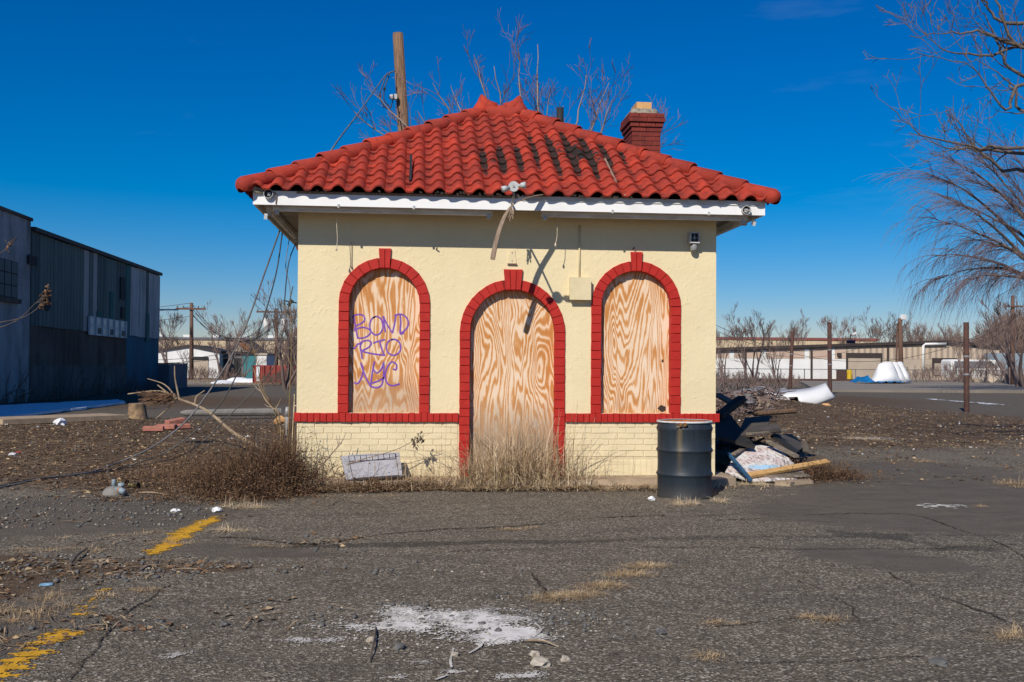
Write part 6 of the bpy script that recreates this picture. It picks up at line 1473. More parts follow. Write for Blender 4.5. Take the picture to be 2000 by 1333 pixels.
# rubbish mound further back
rg = random.Random(90)
for k, (px, py, Y, s_, lbl) in enumerate(((1453, 764, 30, .3, 'crumpled grey plastic sheet at the left of the far rubbish mound'), (1478, 760, 31, .3, 'pale crumpled sheet on the crest of the far rubbish mound'), (1492, 757, 33, .3, 'lilac grey crumpled sheet behind the crest of the mound'), (1508, 770, 32, .3, 'white torn sheet beside the white fairing'), (1462, 781, 28, .3, 'grey crumpled scrap low on the far rubbish mound'), (1537, 764, 38, .4, 'small grey sheet above the fairing'))):
    q = atY(px, py + 6, Y); bm = bmesh.new(); bmesh.ops.create_icosphere(bm, subdivisions=3, radius=s_)
    for v in bm.verts: v.co *= 1 + .75 * mnoise.noise(v.co * 3.2 / s_ * .6 + Vector((k * 7, 0, 0))); v.co.z *= .5; v.co.y *= .6
    me = bpy.data.meshes.new('crumpled_sheet'); bm.to_mesh(me); bm.free(); me.materials.append(MATS['crumple_grey' if k != 3 else 'white_plastic']); o = bpy.data.objects.new('crumpled_sheet', me); link(o); o.location = q; o.rotation_euler = (0, 0, k); tag(o, lbl, 'plastic sheet'); BASE[o.name] = Vector()
m = MB()
for k in range(420):
    q = atY(rg.uniform(1398, 1520), rg.uniform(758, 806), rg.uniform(25, 35)); q.z = max(q.z - .1, gh(q.x, q.y)); q.z = min(q.z, .75); L = rg.uniform(.1, .7); d = Vector((rg.uniform(-1, 1), rg.uniform(-1, 1), rg.uniform(-.3, .35))).normalized(); m.tube([q, q + d * L * .5 + Vector((0, 0, .04)), q + d * L], [.022, .018, .010], 3, False)
o = m.build('mound_sticks', 'twig_brown'); o['kind'] = 'stuff'; tag(o, 'tangle of sticks on the far rubbish mound', 'sticks')
for (a, b, lbl) in (((1475, 770), (1482, 798), 'pale bent stick standing on the far rubbish mound'), ((1494, 778), (1498, 796), 'short pale stick on the far rubbish mound, right of the bent one')):
    q0, q1 = atY(*a, 27), atY(*b, 26.5); tag(MB().tube(spline([q0, q0.lerp(q1, .5) + Vector((.08, 0, 0)), q1], 4), .04, 6).build('pale_stick', 'dead_stem', base=q1), lbl, 'stick')
q = G(1612, 803); bm = bmesh.new(); bmesh.ops.create_icosphere(bm, subdivisions=2, radius=.27)
for v in bm.verts: v.co *= 1 + .4 * mnoise.noise(v.co * 5); v.co.z *= .6
me = bpy.data.meshes.new('rock'); bm.to_mesh(me); bm.free(); me.materials.append(MATS['clay_flue']); o = bpy.data.objects.new('rock', me); link(o); o.location = (q.x, q.y, .1); tag(o, 'tan rock in front of the white fairing', 'rock')
# ------------------------------------------------------------------ things on the ground, left
def plas_panel():
    o = thing('moulded_cover', Vector((-.52, YW - .33, .1)), 'grey moulded plastic panel propped against the booth left of the door', 'plastic cover')
    a, b, c_, d_ = atY(666, 893, YW - .18), atY(780, 887, YW - .14), atY(786, 932, YW - .42), atY(676, 940, YW - .45)
    ux = (b - a); uy = (d_ - a); nr = ux.cross(uy).normalized(); nr = nr if nr.y < 0 else -nr
    P = lambda u, v, w_=0: a + (b - a) * u * (1 - v) + (c_ - d_) * u * v + (d_ - a) * v + nr * w_
    def pad(u0, u1, v0, v1, w0, w1):
        m = MB(); q = [P(u0, v0, w0), P(u1, v0, w0), P(u1, v1, w0), P(u0, v1, w0), P(u0, v0, w1), P(u1, v0, w1), P(u1, v1, w1), P(u0, v1, w1)]; return m.add(q, [(0, 1, 2, 3), (4, 7, 6, 5), (0, 4, 5, 1), (1, 5, 6, 2), (2, 6, 7, 3), (3, 7, 4, 0)])
    pad(0, 1, 0, 1, -.03, 0).build('panel_back', 'far_dark', o); pad(.13, .93, .30, .97, .001, .03).build('panel_face', 'grey_plastic', o)
    pad(.0, .12, .02, 1, .001, .026).build('panel_frame', 'grey_plastic', o); pad(.94, 1, .0, 1, .001, .03).build('panel_frame', 'grey_plastic', o); pad(.12, .94, .0, .04, .001, .03).build('panel_frame', 'grey_plastic', o)
    for i in range(8): pad(.13 + .1 * i, .218 + .1 * i, .05, .25, .001, .026).build('grille_tab', 'grey_plastic', o)
plas_panel()
q = G(222, 968); q.z = gh(q.x, q.y)
lb = thing('lamp_base', q, 'toppled grey blue lamp base with two sockets lying on the asphalt', 'lamp base')
MB().lathe([(.12, 0), (.115, .035), (.085, .07), (.04, .09), (0, .095)], q, 16).build('dome', 'concrete_grey', lb, True); MB().tube([q + Vector((-.0, 0, .07)), q + Vector((-.0, 0, .155)), q + Vector((0, 0, .165))], [.024, .024, .018], 10).build('stem', 'blue_grey_paint', lb, True)
MB().tube([q + Vector((.04, -.05, .06)), q + Vector((.10, -.09, .055)), q + Vector((.15, -.14, .04))], [.028, .034, .034], 10).build('socket', 'blue_grey_paint', lb, True); MB().tube([q + Vector((.04, .02, .09)), q + Vector((.10, .04, .10))], [.03, .028], 10).build('socket', 'blue_grey_paint', lb, True); MB().tube([q + Vector((.085, -.08, .057)), q + Vector((.10, -.092, .055))], [.0355, .0355], 10).build('rust_band', 'rust', lb)
for px, py, lbl in ((240, 953, 'dark brass pipe fitting just behind the lamp base'), (262, 957, 'brass pipe tee lying right of the lamp base')):
    p_ = G(px, py); p_.z = gh(p_.x, p_.y) + .035; d = Vector((.055, -.03, 0)); o = thing('pipe_fitting', p_, lbl, 'pipe fitting')
    m = MB(); m.tube([p_ - d, p_ - d * .7, p_ - d * .69, p_ + d * .69, p_ + d * .7, p_ + d], [.036, .036, .03, .03, .036, .036], 12, False); m.build('collar', 'brass', o, True); MB().tube([p_ - d * .95, p_ + d * .95], .026, 10).build('bore', 'far_dark', o)
def mesh_stump():
    q = G(268, 818); o = thing('tree_stump', q, 'short sawn tree stump at the edge of the shade on the left', 'stump'); m = MB()
    m.lathe([(.30, -.05), (.25, .08), (.215, .30), (.21, .40)], q, 14); m.v = [(x + .03 * fbm(x * 3, z * 3), y + .03 * fbm(y * 3, z), z) for x, y, z in m.v]; m.build('stump_bark', 'stump_wood', o, True); MB().lathe([(0, .402), (.215, .40)], q, 14).build('cut_face', 'dead_stem', o)
mesh_stump()
a, b = G(352, 820), G(548, 817); m = MB(); a.z = b.z = .17; tag(m.tube([a, a.lerp(b, .06), a.lerp(b, .5) , b], [.04, .085, .10, .10], 10).build('fallen_pole', 'concrete_grey', base=a), 'pale grey pole lying on the ground left of the booth', 'pole')
for (pts, Y0_, lbl, r_) in (([(250, 770), (310, 764), (345, 778), (400, 800), (452, 842), (500, 872)], 20.0, 'long dead branch lying across the litter left of the booth', .030),):
    o = thing('dead_branch', Vector((-4, 19, 0)), lbl, 'branch'); P = [atY(x, y, Y0_ - .9 * i - (.6 if i > 4 else 0)) for i, (x, y) in enumerate(pts)]; tr = MB().tube(spline(P, 5), [max(.012, r_ * (.25 + .75 * i / 25)) for i in range(26)], 6); 
    for (pp) in ([(345, 778), (322, 752), (288, 740)], [(350, 780), (342, 740), (341, 715)], [(380, 792), (384, 775), (400, 763)], [(345, 778), (325, 800), (305, 818)], [(330, 770), (315, 758), (307, 752)]):
        tr.tube(spline([atY(x, y, Y0_ - 1.9) for x, y in pp], 4), [max(.008, .016 - .001 * i) for i in range(9)], 5)
    tr.build('limb', 'dead_stem', o); m = MB(); rg = random.Random(3)
    for k in range(160):
        q = atY(rg.uniform(295, 345), rg.uniform(768, 782), Y0_ - 1.9 + rg.uniform(-.2, .2)); e = q + Vector((rg.uniform(-.35, .05), rg.uniform(-.1, .1), rg.uniform(-.12, .08))); m.tube([q, e], [.008, .004], 3, False)
    m.build('dry_twigs', 'brush_brown', o, kind='stuff')
for k, (px, py, rz, lbl) in enumerate(((300, 843, .1, 'pinkish broken brick, leftmost of the loose group'), (325, 839, -.1, 'pinkish broken brick in the middle of the loose group'), (342, 834, .7, 'pinkish broken brick leaning on top of the loose group'), (352, 838, .5, 'pinkish broken brick at the right of the loose group'))):
    q = G(px, py); b_ = MB().box((q.x, q.y, .06 + (.07 if k == 2 else 0)), (.42, .2, .10), (0.05, -.15 if k == 2 else 0, rz)).build('broken_brick', 'pink_brick', base=(q.x, q.y, 0)); tag(b_, lbl, 'brick'); bv_ = b_.modifiers.new('edge', 'BEVEL'); bv_.width = .012
def crumple(px, py, s_, mat, name, lbl, cat, flat=.55):
    q = G(px, py); bm = bmesh.new(); bmesh.ops.create_icosphere(bm, subdivisions=2, radius=s_)
    for v in bm.verts: v.co *= 1 + .55 * mnoise.noise(v.co * (2.2 / s_) + Vector((px, py, 0))); v.co.z *= flat
    me = bpy.data.meshes.new(name); bm.to_mesh(me); bm.free(); me.materials.append(MATS[mat]); o = bpy.data.objects.new(name, me); link(o); o.location = (q.x, q.y, gh(q.x, q.y) + s_ * flat * .6); return tag(o, lbl, cat)
crumple(118, 830, .14, 'snow', 'plastic_bag', 'clear crumpled plastic bag by the kerb on the far left', 'plastic bag', .8)
crumple(343, 996, .045, 'paper_white', 'paper_scrap', 'white scrap just above the yellow line, left of the grass tuft', 'litter', .4)
crumple(424, 997, .05, 'paper_white', 'paper_scrap', 'white scrap at the foot of the dead brush', 'litter', .6)
crumple(612, 932, .06, 'paper_white', 'paper_scrap', 'white scrap between the brush and the plastic panel', 'litter', .8)
crumple(484, 852, .045, 'paper_white', 'paper_scrap', 'small white scrap caught in the top of the brush', 'litter')
crumple(90, 1141, .045, 'blue_tarp', 'blue_scrap', 'pale blue wrapper in the litter at the lower left', 'litter', .2).data.materials[0] = simple('scrap_blue', (0.25, 0.45, 0.60), None, 20, 0.5, 0)
crumple(25, 892, .06, 'paper_white', 'paper_scrap', 'small white scrap at the far left edge of the litter', 'litter', .5)
crumple(36, 888, .05, 'container_red', 'orange_scrap', 'orange scrap beside a white one at the far left', 'litter', .4)
crumple(1272, 990 - 15, .035, 'paper_white', 'paper_scrap', 'tiny white scrap at the left foot of the drum', 'litter', .8)
crumple(1290, 1296 - 60, .03, 'stone_dark', 'dark_stone', 'dark stone right of the plaster spill', 'stone', .7)
crumple(1055, 1298, .05, 'stone_pale', 'pale_stone', 'largest pale stone below the plaster spill', 'stone', .5)
crumple(1045, 1281, .028, 'stone_pale', 'pale_stone', 'small pale stone just above the largest one', 'stone', .6)
crumple(1104, 1290, .026, 'stone_pale', 'pale_stone', 'pale stone right of the largest one', 'stone', .6)
crumple(888, 1280, .022, 'stone_pale', 'pale_stone', 'pale stone inside the white chalk curve', 'stone', .6)
crumple(725, 1248, .026, 'stone_pale', 'pale_stone', 'pale stone by the thin twig left of the plaster spill', 'stone', .7)
crumple(973, 1237, .02, 'stone_dark', 'dark_stone', 'dark stone at the front edge of the plaster spill', 'stone', .7)
crumple(436, 1214, .03, 'stone_dark', 'dark_stone', 'flat dark stone alone on the asphalt, lower left of centre', 'stone', .4)
crumple(312, 1211, .026, 'stone_dark', 'dark_stone', 'dark stone on the asphalt beside the crack', 'stone', .5)
crumple(1832, 1290, .05, 'stone_dark', 'dark_stone', 'flat grey stone at the lower right', 'stone', .35)
crumple(780, 1262, .03, 'stone_dark', 'dark_stone', 'dark stone below the left end of the plaster spill', 'stone', .6)
def twig(pts, r_, mat, lbl):
    P = [Vector((*G(x, y)[:2], 0)) for x, y in pts]
    for i, q in enumerate(P): q.z = gh(q.x, q.y) + r_ + (.02 if 0 < i < len(P) - 1 else 0)
    tag(MB().tube(spline(P, 4), [r_ * (1 - .6 * i / (4 * (len(P) - 1))) for i in range(4 * (len(P) - 1) + 1)], 5).build('twig', mat, base=P[0]), lbl, 'twig')
twig([(734, 1226), (731, 1252), (722, 1288)], .007, 'bark', 'thin dark twig left of the plaster spill')
twig([(1030, 1255), (1062, 1262), (1092, 1266)], .007, 'dead_stem', 'thin pale twig right of the plaster spill')
twig([(136, 1105), (150, 1090), (172, 1072)], .016, 'bark', 'black broken stick in the litter at the left')
twig([(268, 966), (300, 967), (350, 970)], .010, 'dead_stem', 'straight pale stick right of the lamp base')
twig([(510, 856), (560, 870), (612, 905)], .012, 'dead_stem', 'pale bent stick lying on the dead brush')
twig([(270, 1116), (288, 1110), (298, 1107)], .012, 'bark', 'short dark stick in the gravel band')
for (pts) in ([(882, 1303), (880, 1290), (886, 1268)], [(916, 1278), (935, 1268), (945, 1258)], [(1045, 1222), (1056, 1235), (1040, 1250)], [(850, 1325), (875, 1316)]):
    P = spline([(*G(*q)[:2], 0) for q in pts] if len(pts) > 2 else [(*G(*pts[0])[:2], 0), (*G(*pts[0]).lerp(G(*pts[1]), .5)[:2], 0), (*G(*pts[1])[:2], 0)], 5); V, Fc = [], []
    for i, q in enumerate(P):
        d = P[min(i + 1, len(P) - 1)] - P[max(i - 1, 0)]; nn = Vector((-d.y, d.x, 0)).normalized() * rnd.uniform(.004, .009)
        for s_ in (1, -1): V.append((q.x + nn.x * s_, q.y + nn.y * s_, gh(q.x, q.y) + .0085))
        if i: Fc.append((2 * i - 2, 2 * i - 1, 2 * i + 1, 2 * i))
    fast_mesh('chalk_line', np.array(V), np.array(Fc), 'plaster_spill', 'structure')
# ------------------------------------------------------------------ dead grass, brush, litter
def blades(rg, n, cx, cy, sx, sy, h, lean, wd, z0=None):
    """curved tapering blades, 3 quads each, drawn as numpy arrays"""
    x = rg.normal(cx, sx, n); y = rg.normal(cy, sy, n); z = gheight(x, y) if z0 is None else np.full(n, z0); H = h * (.25 + .75 * rg.random(n) ** 1.6); a = np.arctan2((y - cy) / sy, (x - cx) / sx) + rg.normal(0, 1.0, n); ln = lean * rg.uniform(.05, 1.3, n) ** 1.5 * H * 1.3; wd = wd * rg.uniform(.5, 1.1, n)
    f = a + 1.57 + rg.uniform(-.6, .6, n); wx, wy = np.cos(f) * wd, np.sin(f) * wd; V = []
    for u, ww in ((0, 1), (.4, .85), (.75, .6), (1, .12)):
        px_ = x + np.cos(a) * ln * u ** 2; py_ = y + np.sin(a) * ln * u ** 2; pz = z + np.maximum(H * (u - np.minimum(.45 * ln / np.maximum(H, 1e-4), .85) * u ** 3), .004)
        V += [np.stack([px_ - wx * ww, py_ - wy * ww, pz], -1), np.stack([px_ + wx * ww, py_ + wy * ww, pz], -1)]
    V = np.stack(V, 1); F_ = np.array([(0, 1, 3, 2), (2, 3, 5, 4), (4, 5, 7, 6)])[None] + (np.arange(n) * 8)[:, None, None]
    return V.reshape(-1, 3), F_.reshape(-1, 4)
def join(parts):
    Vs, Fs, k = [], [], 0
    for v, f in parts: Vs.append(v); Fs.append(f + k); k += len(v)
    return np.concatenate(Vs), np.concatenate(Fs)
R_ = nrng
# tall straw before the door
parts = [blades(R_, 330, 1.18, 11.93, .32, .10, 1.05, 1.0, .0042, .05), blades(R_, 150, 1.42, 11.92, .22, .10, 1.0, .8, .0042, .05), blades(R_, 110, .82, 11.92, .16, .12, .85, 1.1, .0042, .05), blades(R_, 160, 1.2, 12.0, .30, .12, 1.15, .3, .0026, .05), blades(R_, 300, 1.1, 11.80, .5, .12, .30, .9, .0035), blades(R_, 420, .32, 11.82, .24, .12, .42, 1.1, .0028), blades(R_, 40, .2, 11.95, .35, .1, .65, .3, .003, .05), blades(R_, 40, -.6, 11.95, .35, .1, .55, .35, .003, .05), blades(R_, 70, 1.95, 11.92, .16, .08, .55, .35, .003, .05)]
fast_mesh('dry_grass', *join(parts), 'straw', 'stuff', 'tall dead straw grass in front of the boarded door', 'grass')
parts = [blades(R_, 360, 1.2, 11.90, .36, .12, 1.0, 1.3, .0044, .05), blades(R_, 500, .1, 11.78, 1.0, .08, .14, 2.2, .003), blades(R_, 60, -.3, 11.9, .6, .1, .45, .8, .0026, .05), blades(R_, 260, .9, 11.70, .9, .10, .16, 1.5, .004), blades(R_, 320, 1.6, 11.72, 1.3, .10, .12, 1.6, .004)]
fast_mesh('pale_grass', *join(parts), 'straw_pale', 'stuff', 'pale bent grass mixed into the straw at the door', 'grass')
def brown_patch(n, cx, cy, sx, sy, h): return blades(R_, n, cx, cy, sx, sy, h, .9, .003)
# dead brush at the left corner: stems with small leaves
def brush(name, spots, label, leafy=5, mat='brush_brown', leafmat='leaf_brown', cat='brush'):
    SV, SF, LV, LF = [], [], [], []
    for (n, cx, cy, sx, sy, h, lean) in spots: v = blades(R_, n, cx, cy, sx, sy, h, lean, .0038); SV.append(v)
    V, F_ = join(SV); o = fast_mesh(name, V, F_, mat, 'stuff', label, cat)
    tips = V.reshape(-1, 8, 3); k = len(tips); rows = []
    for _ in range(leafy):
        i = R_.integers(0, k, k); u = R_.uniform(.25, 1, k)[:, None]; a = tips[i, 0] * (1 - u) + tips[i, 6] * u; rows.append(a + R_.normal(0, .018, (k, 3)))
    P = np.concatenate(rows); P[:, 2] = np.maximum(P[:, 2], .01); tv = np.array([(-.5, 0, 0), (0, -.28, .08), (.5, 0, 0), (0, .28, .08)]); tf = np.array([(0, 1, 2, 3)])
    v, f = scatter(tv, tf, P, R_.uniform(0, 6.283, len(P)), R_.uniform(-1.5, 1.5, len(P)), R_.uniform(.012, .032, len(P)))
    fast_mesh(name + '_leaves', v, f, leafmat, 'stuff', label.replace('stems', 'leaves') if 'stems' in label else 'small dead leaves on the ' + label, cat)
brush('dead_brush', [(1500, -1.72, 12.0, .22, .32, .88, .8), (800, -2.05, 12.2, .30, .40, .62, 1.1), (800, -1.80, 11.5, .26, .22, .50, 1.2), (420, -2.75, 12.5, .5, .6, .24, 1.6), (320, -1.6, 12.6, .12, .4, 1.15, .4), (260, -2.3, 11.1, .38, .25, .15, 1.8), (380, -1.75, 11.2, .22, .22, .24, 1.5), (160, -1.1, 11.75, .25, .1, .22, .9), (420, -.38, 11.70, .22, .07, .24, 1.3), (200, .1, 11.72, .2, .06, .16, 1.4), (130, -3.3, 13.8, .8, .8, .3, .8)], 'thick brown dead brush stems at the left corner of the booth', 6)
brush('dry_brush_clump', [(1100, 5.28, 12.75, .22, .24, .34, 1.3), (400, 5.05, 13.3, .25, .2, .35, 1.2), (260, 5.7, 12.9, .2, .2, .15, 1.6)], 'reddish brown dead clump right of the painted plywood', 2)
# seedheads and stalks standing before the cream bricks, saplings at the corner
def stalk(pts, Y, r_, mat, lbl, side=0, name='dead_stalk', leaf=0):
    P = spline([atY(x, y, Y) for x, y in pts], 5); P[-1].z = min(P[-1].z, .1) if P[-1].z < .3 else P[-1].z
    o = thing(name, P[-1], lbl, 'plant'); rg = random.Random(int(pts[0][0])); m = MB().tube(P, [r_ * (.35 + .65 * i / (len(P) - 1)) for i in range(len(P))], 5)
    for k in range(side):
        i = rg.randint(0, int(len(P) * .6)); q = P[i]; e = q + Vector((rg.uniform(-.14, .14), rg.uniform(-.06, .06), rg.uniform(.02, .15))); m.tube([q, q.lerp(e, .5) + Vector((0, 0, -.015)), e], [r_ * .5, r_ * .4, r_ * .25], 4)
    m.build('stem', mat, o)
    if leaf:
        m = MB()
        for k in range(leaf):
            q = P[rg.randint(0, max(1, len(P) // 4))] + Vector((rg.uniform(-.05, .05), rg.uniform(-.03, .03), rg.uniform(-.09, .04))); s_ = rg.uniform(.025, .06); r2 = Euler((rg.uniform(-.6, .6), rg.uniform(-.8, .8), rg.uniform(0, 6))).to_matrix(); m.add([q + r2 @ Vector(v) * s_ for v in ((0, 0, .6), (.35, .1, 0), (.05, -.1, -1), (-.35, .1, -.1), (0, .15, -.3))], [(0, 1, 4), (1, 2, 4), (2, 3, 4), (3, 0, 4)])
        m.build('dead_leaves', 'leaf_dark', o)
stalk([(822, 850), (806, 862), (770, 880), (700, 900), (650, 918)], YW - .30, .008, 'old_wood', 'bent dead stem with dark curled leaves above the plastic panel', 2, leaf=26)
stalk([(668, 864), (650, 884), (632, 905), (610, 930)], YW - .28, .014, 'old_wood', 'broken forked branch left of the plastic panel', 5)
stalk([(613, 828), (616, 850), (625, 885), (636, 930)], YW - .25, .005, 'dead_stem', 'thin withered stalk with curled top before the cream bricks', 7)
stalk([(868, 878), (840, 893), (800, 905), (770, 915)], YW - .3, .006, 'old_wood', 'dead stem arching right of the plastic panel', 3)
stalk([(1128, 790), (1122, 850), (1118, 900), (1116, 945)], YW - .3, .004, 'straw', 'tall grass stalk with a seedhead right of the door', 3)
stalk([(1170, 885), (1180, 905), (1183, 940)], YW - .3, .004, 'dead_stem', 'short thin stalk between door and drum', 3)
stalk([(1236, 890), (1238, 920), (1225, 945)], YW - .3, .004, 'dead_stem', 'short thin curved stalk close to the drum', 2)
stalk([(1143, 890), (1146, 915), (1150, 945)], YW - .3, .004, 'dead_stem', 'thin stalk midway between door and drum', 3)
stalk([(568, 585), (569, 680), (566, 760), (563, 850), (560, 915)], 13.1, .011, 'green_stem', 'tall greenish stem close to the left corner of the booth', 6, 'sapling')
stalk([(575, 770), (574, 800), (571, 850), (570, 900)], 12.6, .012, 'straw_pale', 'pale split cane against the left corner of the booth', 1, 'cane')
stalk([(480, 633), (500, 700), (512, 760), (535, 800), (552, 880)], 13.6, .010, 'green_stem', 'slim sapling curving left beside the leaning cables', 5, 'sapling')
stalk([(495, 720), (510, 765), (530, 795), (545, 812), (550, 890)], 13.4, .013, 'dead_stem', 'pale sapling stem bending right into the brush', 4, 'sapling')
stalk([(556, 820), (553, 850), (548, 905)], 13.2, .016, 'green_stem', 'short greenish stake in the brush', 2, 'sapling')
q = atY(561, 810, 13.3); o = thing('vent_post', (q.x, 13.3, 0), 'short grey galvanised pipe standing in the brush by the booth', 'pipe'); MB().tube([(q.x, 13.3, 0), (q.x, 13.3, q.z - .02)], .03, 10).build('pipe', 'grey_metal', o, True); MB().tube([(q.x, 13.3, q.z - .02), (q.x, 13.3, q.z + .1)], [.04, .022], 10).build('cap', 'grey_metal', o, True)
crumple(548, 828, .16, 'clay_flue', 'rock', 'tan lump of stone beside the galvanised pipe', 'rock', .8)
# tufts along the cracks
def tuft(px, py, n, h, sx, sy, lbl, mat='straw'):
    c_ = G(px, py); parts = []
    for k in range(max(3, n // 22)):
        bx0, by0 = R_.normal(c_.x, sx * .75), R_.normal(c_.y, sy * .75); hk = h * R_.uniform(.45, 1.1); parts.append(blades(R_, 34, bx0, by0, .014 + sx * .10, .014 + sy * .12, hk, 2.0, .0019)); parts.append(blades(R_, 26, bx0, by0, .03 + sx * .22, .02 + sy * .22, hk * .45, 3.6, .0019))
    V, F_ = join(parts); o = fast_mesh('grass_tuft', V - np.array((c_.x, c_.y, 0)), F_, mat); o.location = (c_.x, c_.y, 0); tag(o, lbl, 'grass tuft')
    if sx >= .18: o['kind'] = 'stuff'
tuft(462, 990, 150, .16, .16, .07, 'dry grass tuft behind the upper end of the yellow line', 'straw_pale')
tuft(452, 1036, 110, .13, .07, .04, 'dry grass tuft right of the yellow line', 'straw_pale')
tuft(530, 1068, 80, .06, .12, .04, 'flat dry grass tuft in the crack right of the yellow line')
tuft(1340, 985, 120, .16, .09, .035, 'dry grass tuft at the front foot of the drum', 'straw_pale')
tuft(1400, 978, 80, .14, .05, .04, 'dry grass tuft at the right foot of the drum', 'straw_pale')
tuft(1480, 946, 260, .12, .22, .06, 'dry grass mat in front of the painted plywood', 'straw_pale')
tuft(1415, 905, 120, .18, .06, .12, 'dry grass tuft between drum and painted plywood', 'straw_pale')
tuft(1985, 945, 280, .16, .30, .18, 'brown grass patch at the right edge of the lot')
tuft(1990, 1236, 120, .10, .10, .05, 'dry grass tuft at the lower right edge')
tuft(1572, 1203, 60, .07, .05, .02, 'small dry tuft on the crack, left one of a pair at the lower right')
tuft(1625, 1205, 80, .08, .06, .02, 'small dry tuft on the crack, right one of a pair at the lower right')
tuft(1365, 1283, 70, .06, .07, .03, 'small flat dry tuft at the bottom, right of centre')
tuft(1918, 987, 40, .06, .04, .02, 'tiny dry tuft beside the white paint splash')
tuft(1670, 860, 240, .22, .45, .5, 'dry grass patch beside the shadow of the heap')
tuft(1010, 1028, 140, .06, .18, .03, 'thin dry tuft on the crack in the middle of the lot')
tuft(1405, 1215, 50, .05, .05, .02, 'thin dry tuft at the left end of the lower right crack')
tuft(30, 1200, 220, .10, .22, .16, 'matted dry grass at the lower left edge')
tuft(280, 1150, 110, .06, .16, .05, 'flat dry grass beside the crack at the lower left')
tuft(250, 1045, 130, .06, .25, .07, 'flat dry grass in the litter left of the yellow line')
tuft(70, 905, 160, .10, .5, .3, 'flat dry grass at the far left of the litter')
for args in ((170, 1165, 120, .09, .20, .06, 'flat straw between the two yellow marks at the lower left'), (330, 1062, 110, .07, .16, .05, 'flat straw left of the lower end of the upper yellow line'), (100, 1075, 160, .07, .30, .08, 'flat straw in the litter at the left edge, behind the black stick'), (300, 905, 150, .10, .45, .12, 'flat straw in the litter under the fallen cables'), (150, 865, 170, .14, .8, .35, 'flat straw in the far left litter below the kerb'), (330, 868, 140, .12, .5, .25, 'flat straw in front of the loose pinkish bricks'), (1560, 838, 200, .16, .8, .5, 'straw patch behind the rubbish heap on the brown ground'), (1780, 850, 180, .14, 1.0, .4, 'straw patch in front of the nearest rusty post'), (1920, 872, 220, .14, 1.0, .4, 'brown straw strip at the right edge beyond the lot'), (1830, 905, 150, .12, .5, .15, 'thin straw strip along the seam at the right'), (1700, 815, 180, .16, 1.2, .6, 'straw patch on the brown ground in front of the fairing'), (700, 968, 130, .07, .4, .05, 'flat straw along the asphalt edge below the plastic panel'), (1210, 958, 110, .07, .25, .03, 'flat straw along the edge of the concrete left of the drum')):
    tuft(*args)
# grass growing along the diagonal crack
P = [G(*q) for q in ((1065, 1165), (1100, 1168), (1150, 1155), (1200, 1135), (1250, 1112), (1272, 1098))]
V, F_ = join([blades(R_, 620, P[i].lerp(P[i + 1], .5).x, P[i].lerp(P[i + 1], .5).y, .075, .045, .055, 2.2, .0018) for i in range(5)])
o = fast_mesh('crack_grass', V, F_, 'straw', 'stuff', 'brown grass growing along the diagonal crack', 'grass')
# loose litter: gravel, chips, straw, leaves, twigs; dense where the ground is dirt
def sample(n, x0, x1, y0, y1, thr, key=0, pw=1.0):
    x, y = R_.uniform(x0, x1, n), y0 + (y1 - y0) * R_.random(n) ** pw; d = masks(x, y)[key] if key is not None else np.ones(n); nz = np.array([1.0 * mnoise.noise(Vector((a * .75, b * 1.1, 2))) + .55 * mnoise.noise(Vector((a * 2.6, b * 3.4, 7))) for a, b in zip(x, y)]); k = d + .75 * nz > thr + R_.uniform(-.25, .25, n); x, y = x[k], y[k]
    ok = ~((x > XL - .05) & (x < XR + .05) & (y > YW - .35) & (y < YB)); x, y = x[ok], y[ok]; return np.stack([x, y, gheight(x, y)], -1)
bm = bmesh.new(); bmesh.ops.create_icosphere(bm, subdivisions=1, radius=1.0)
for v in bm.verts: v.co *= rnd.uniform(.7, 1.15); v.co.z *= .6
tmp = bpy.data.meshes.new('t'); bm.to_mesh(tmp); bm.free(); ST = np.array([v.co[:] for v in tmp.vertices]); SFc = np.array([p_.vertices[:] for p_ in tmp.polygons]); bpy.data.meshes.remove(tmp)
def stones(name, P, smin, smax, mat, label, pw=3):
    n = len(P); s = smin + (smax - smin) * R_.random(n) ** pw; P = P.copy(); P[:, 2] += s * .25; v, f = scatter(ST, SFc, P, R_.uniform(0, 6.283, n), R_.uniform(-.4, .4, n), np.stack([s, s * R_.uniform(.6, 1, n), s * R_.uniform(.6, 1, n)], -1)); return fast_mesh(name, v, f, mat, 'stuff', label, 'gravel')
Pg = np.concatenate([sample(2600, -6.5, -2, 9.2, 11.3, -.1, 1), sample(1500, -4.5, .8, 6.9, 8.0, .3), sample(4500, -6, -.2, 4.4, 9, .45), sample(11000, -13, -1, 9, 27, .45), sample(9000, 4.2, 16, 12, 36, .4), sample(900, -.6, 1.2, 5.2, 6.4, .25), sample(700, -3.5, 1.5, 6.9, 7.9, .25)])
stones('gravel', Pg, .004, .028, 'stone_dark', 'grey gravel strewn over the litter and the asphalt edges', 4)
Pc = np.stack([R_.normal(.2, .42, 900), R_.normal(5.6, .26, 900), np.zeros(900)], -1); Pc[:, 2] = gheight(Pc[:, 0], Pc[:, 1]); stones('plaster_crumbs', Pc, .002, .011, 'plaster_spill', 'crumbs of plaster around the white spill', 3)
stones('pale_chips', Pg[R_.random(len(Pg)) < .16] + R_.normal(0, .03, (1, 3)) * np.array((1, 1, 0)), .004, .020, 'stone_pale', 'pale stone chips scattered among the gravel', 3)
Pa = sample(2600, -4, 6, 4.3, 12.0, -9, None, .8); stones('asphalt_crumbs', Pa, .003, .011, 'stone_dark', 'small dark crumbs loose on the asphalt', 2)
Pw = np.concatenate([sample(700, -13, -2, 9, 27, .35), sample(1500, 5, 18, 14, 40, .3)]); tv = np.array([(-.5, .1, .05), (-.1, -.35, 0), (.5, -.1, .12), (.2, .4, .03)]); tf = np.array([(0, 1, 2, 3)])
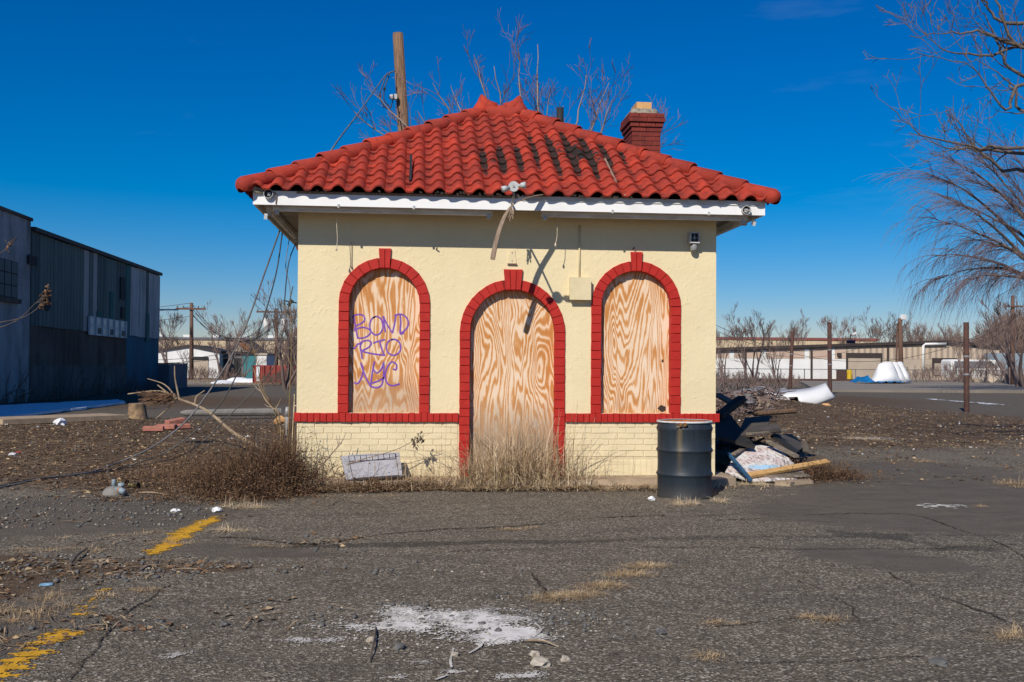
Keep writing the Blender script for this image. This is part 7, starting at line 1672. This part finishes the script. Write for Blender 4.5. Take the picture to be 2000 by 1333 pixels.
n = len(Pw); Pw[:, 2] += .008; sc_ = (.008 + .045 * R_.random(n) ** 4) * np.clip(Pw[:, 1] / 13, .8, 1.7); v, f = scatter(tv, tf, Pw, R_.uniform(0, 6.283, n), R_.normal(0, .6, n), sc_); fast_mesh('white_flecks', v, f, 'rim_grey', 'stuff', 'white flecks of rubbish in the litter', 'litter')
tv = np.array([(-.5, -.012, 0), (-.1, -.02, .03), (-.1, .02, .03), (-.5, .012, 0), (.5, -.008, 0.005), (.5, .008, .005)]); tf = np.array([(0, 1, 2, 3), (1, 4, 5, 2)])
Ps = np.concatenate([sample(3600, -6, -.4, 4.4, 9, .5), sample(11000, -14, -1, 9, 28, .45), sample(16000, 4.2, 18, 12, 40, .62), sample(4000, 4.2, 14, 12, 32, .4), np.stack([R_.normal(.9, 1.3, 2200), R_.normal(11.74, .10, 2200), np.full(2200, .01)], -1)])
n = len(Ps); Ps[:, 2] += .006 + R_.uniform(0, .02, n); v, f = scatter(tv, tf, Ps, R_.uniform(0, 6.283, n), R_.normal(0, .12, n), R_.uniform(.05, .22, n)); fast_mesh('straw_litter', v, f, 'straw', 'stuff', 'loose broken straw lying over the ground', 'litter')
tv = np.array([(-.5, 0, 0), (0, -.3, .14), (.5, 0, .02), (0, .3, .14)]); tf = np.array([(0, 1, 2, 3)])
Pl = np.concatenate([sample(4200, -6, -.5, 4.4, 9, .5), sample(30000, -15, -1, 9, 28, .38), sample(30000, 4.2, 18, 12, 42, .38), np.stack([R_.normal(.8, 1.2, 900), R_.normal(11.72, .1, 900), np.full(900, .012)], -1)])
n = len(Pl); Pl[:, 2] += .004; v, f = scatter(tv, tf, Pl, R_.uniform(0, 6.283, n), R_.normal(0, .35, n), R_.uniform(.02, .07, n)); fast_mesh('leaf_litter', v, f, 'leaf_brown', 'stuff', 'brown dead leaves and mulch over the ground', 'litter')
m_ = R_.random(len(Pl)) < .22; Pk = Pl[m_] + np.array((.03, .02, .004)); n = len(Pk); v, f = scatter(tv, tf, Pk, R_.uniform(0, 6.283, n), R_.normal(0, .5, n), R_.uniform(.015, .075, n)); fast_mesh('pale_leaf_litter', v, f, 'straw', 'stuff', 'tan dead leaves among the brown litter', 'litter')
tv = np.array([(-.5, 0, .0), (0, .05, .06), (.5, .0, 0.02), (-.5, .018, 0), (0, .068, .06), (.5, .018, .02)]); tf = np.array([(0, 1, 4, 3), (1, 2, 5, 4)])
Pt = np.concatenate([sample(4500, -13, -1, 9, 27, .42), sample(5000, 4.2, 18, 12, 42, .40), sample(500, -5, -.8, 4.5, 9, .5)]); n = len(Pt); Pt[:, 2] += .01; v, f = scatter(tv, tf, Pt, R_.uniform(0, 6.283, n), R_.normal(0, .4, n), R_.uniform(.08, .35, n)); fast_mesh('twig_litter', v, f, 'leaf_dark', 'stuff', 'dark small twigs lying in the litter', 'litter')
# far grass on the verge at the left
parts = [blades(R_, 2500, x, y, sx, sy, h, 1.2, .010) for x, y, sx, sy, h in ((-18, 84, 6, 2.0, .4), (-9, 75, 4, 1.2, .3))]
fast_mesh('verge_grass', *join(parts), 'straw', 'stuff', 'dry grass along the far verges', 'grass')
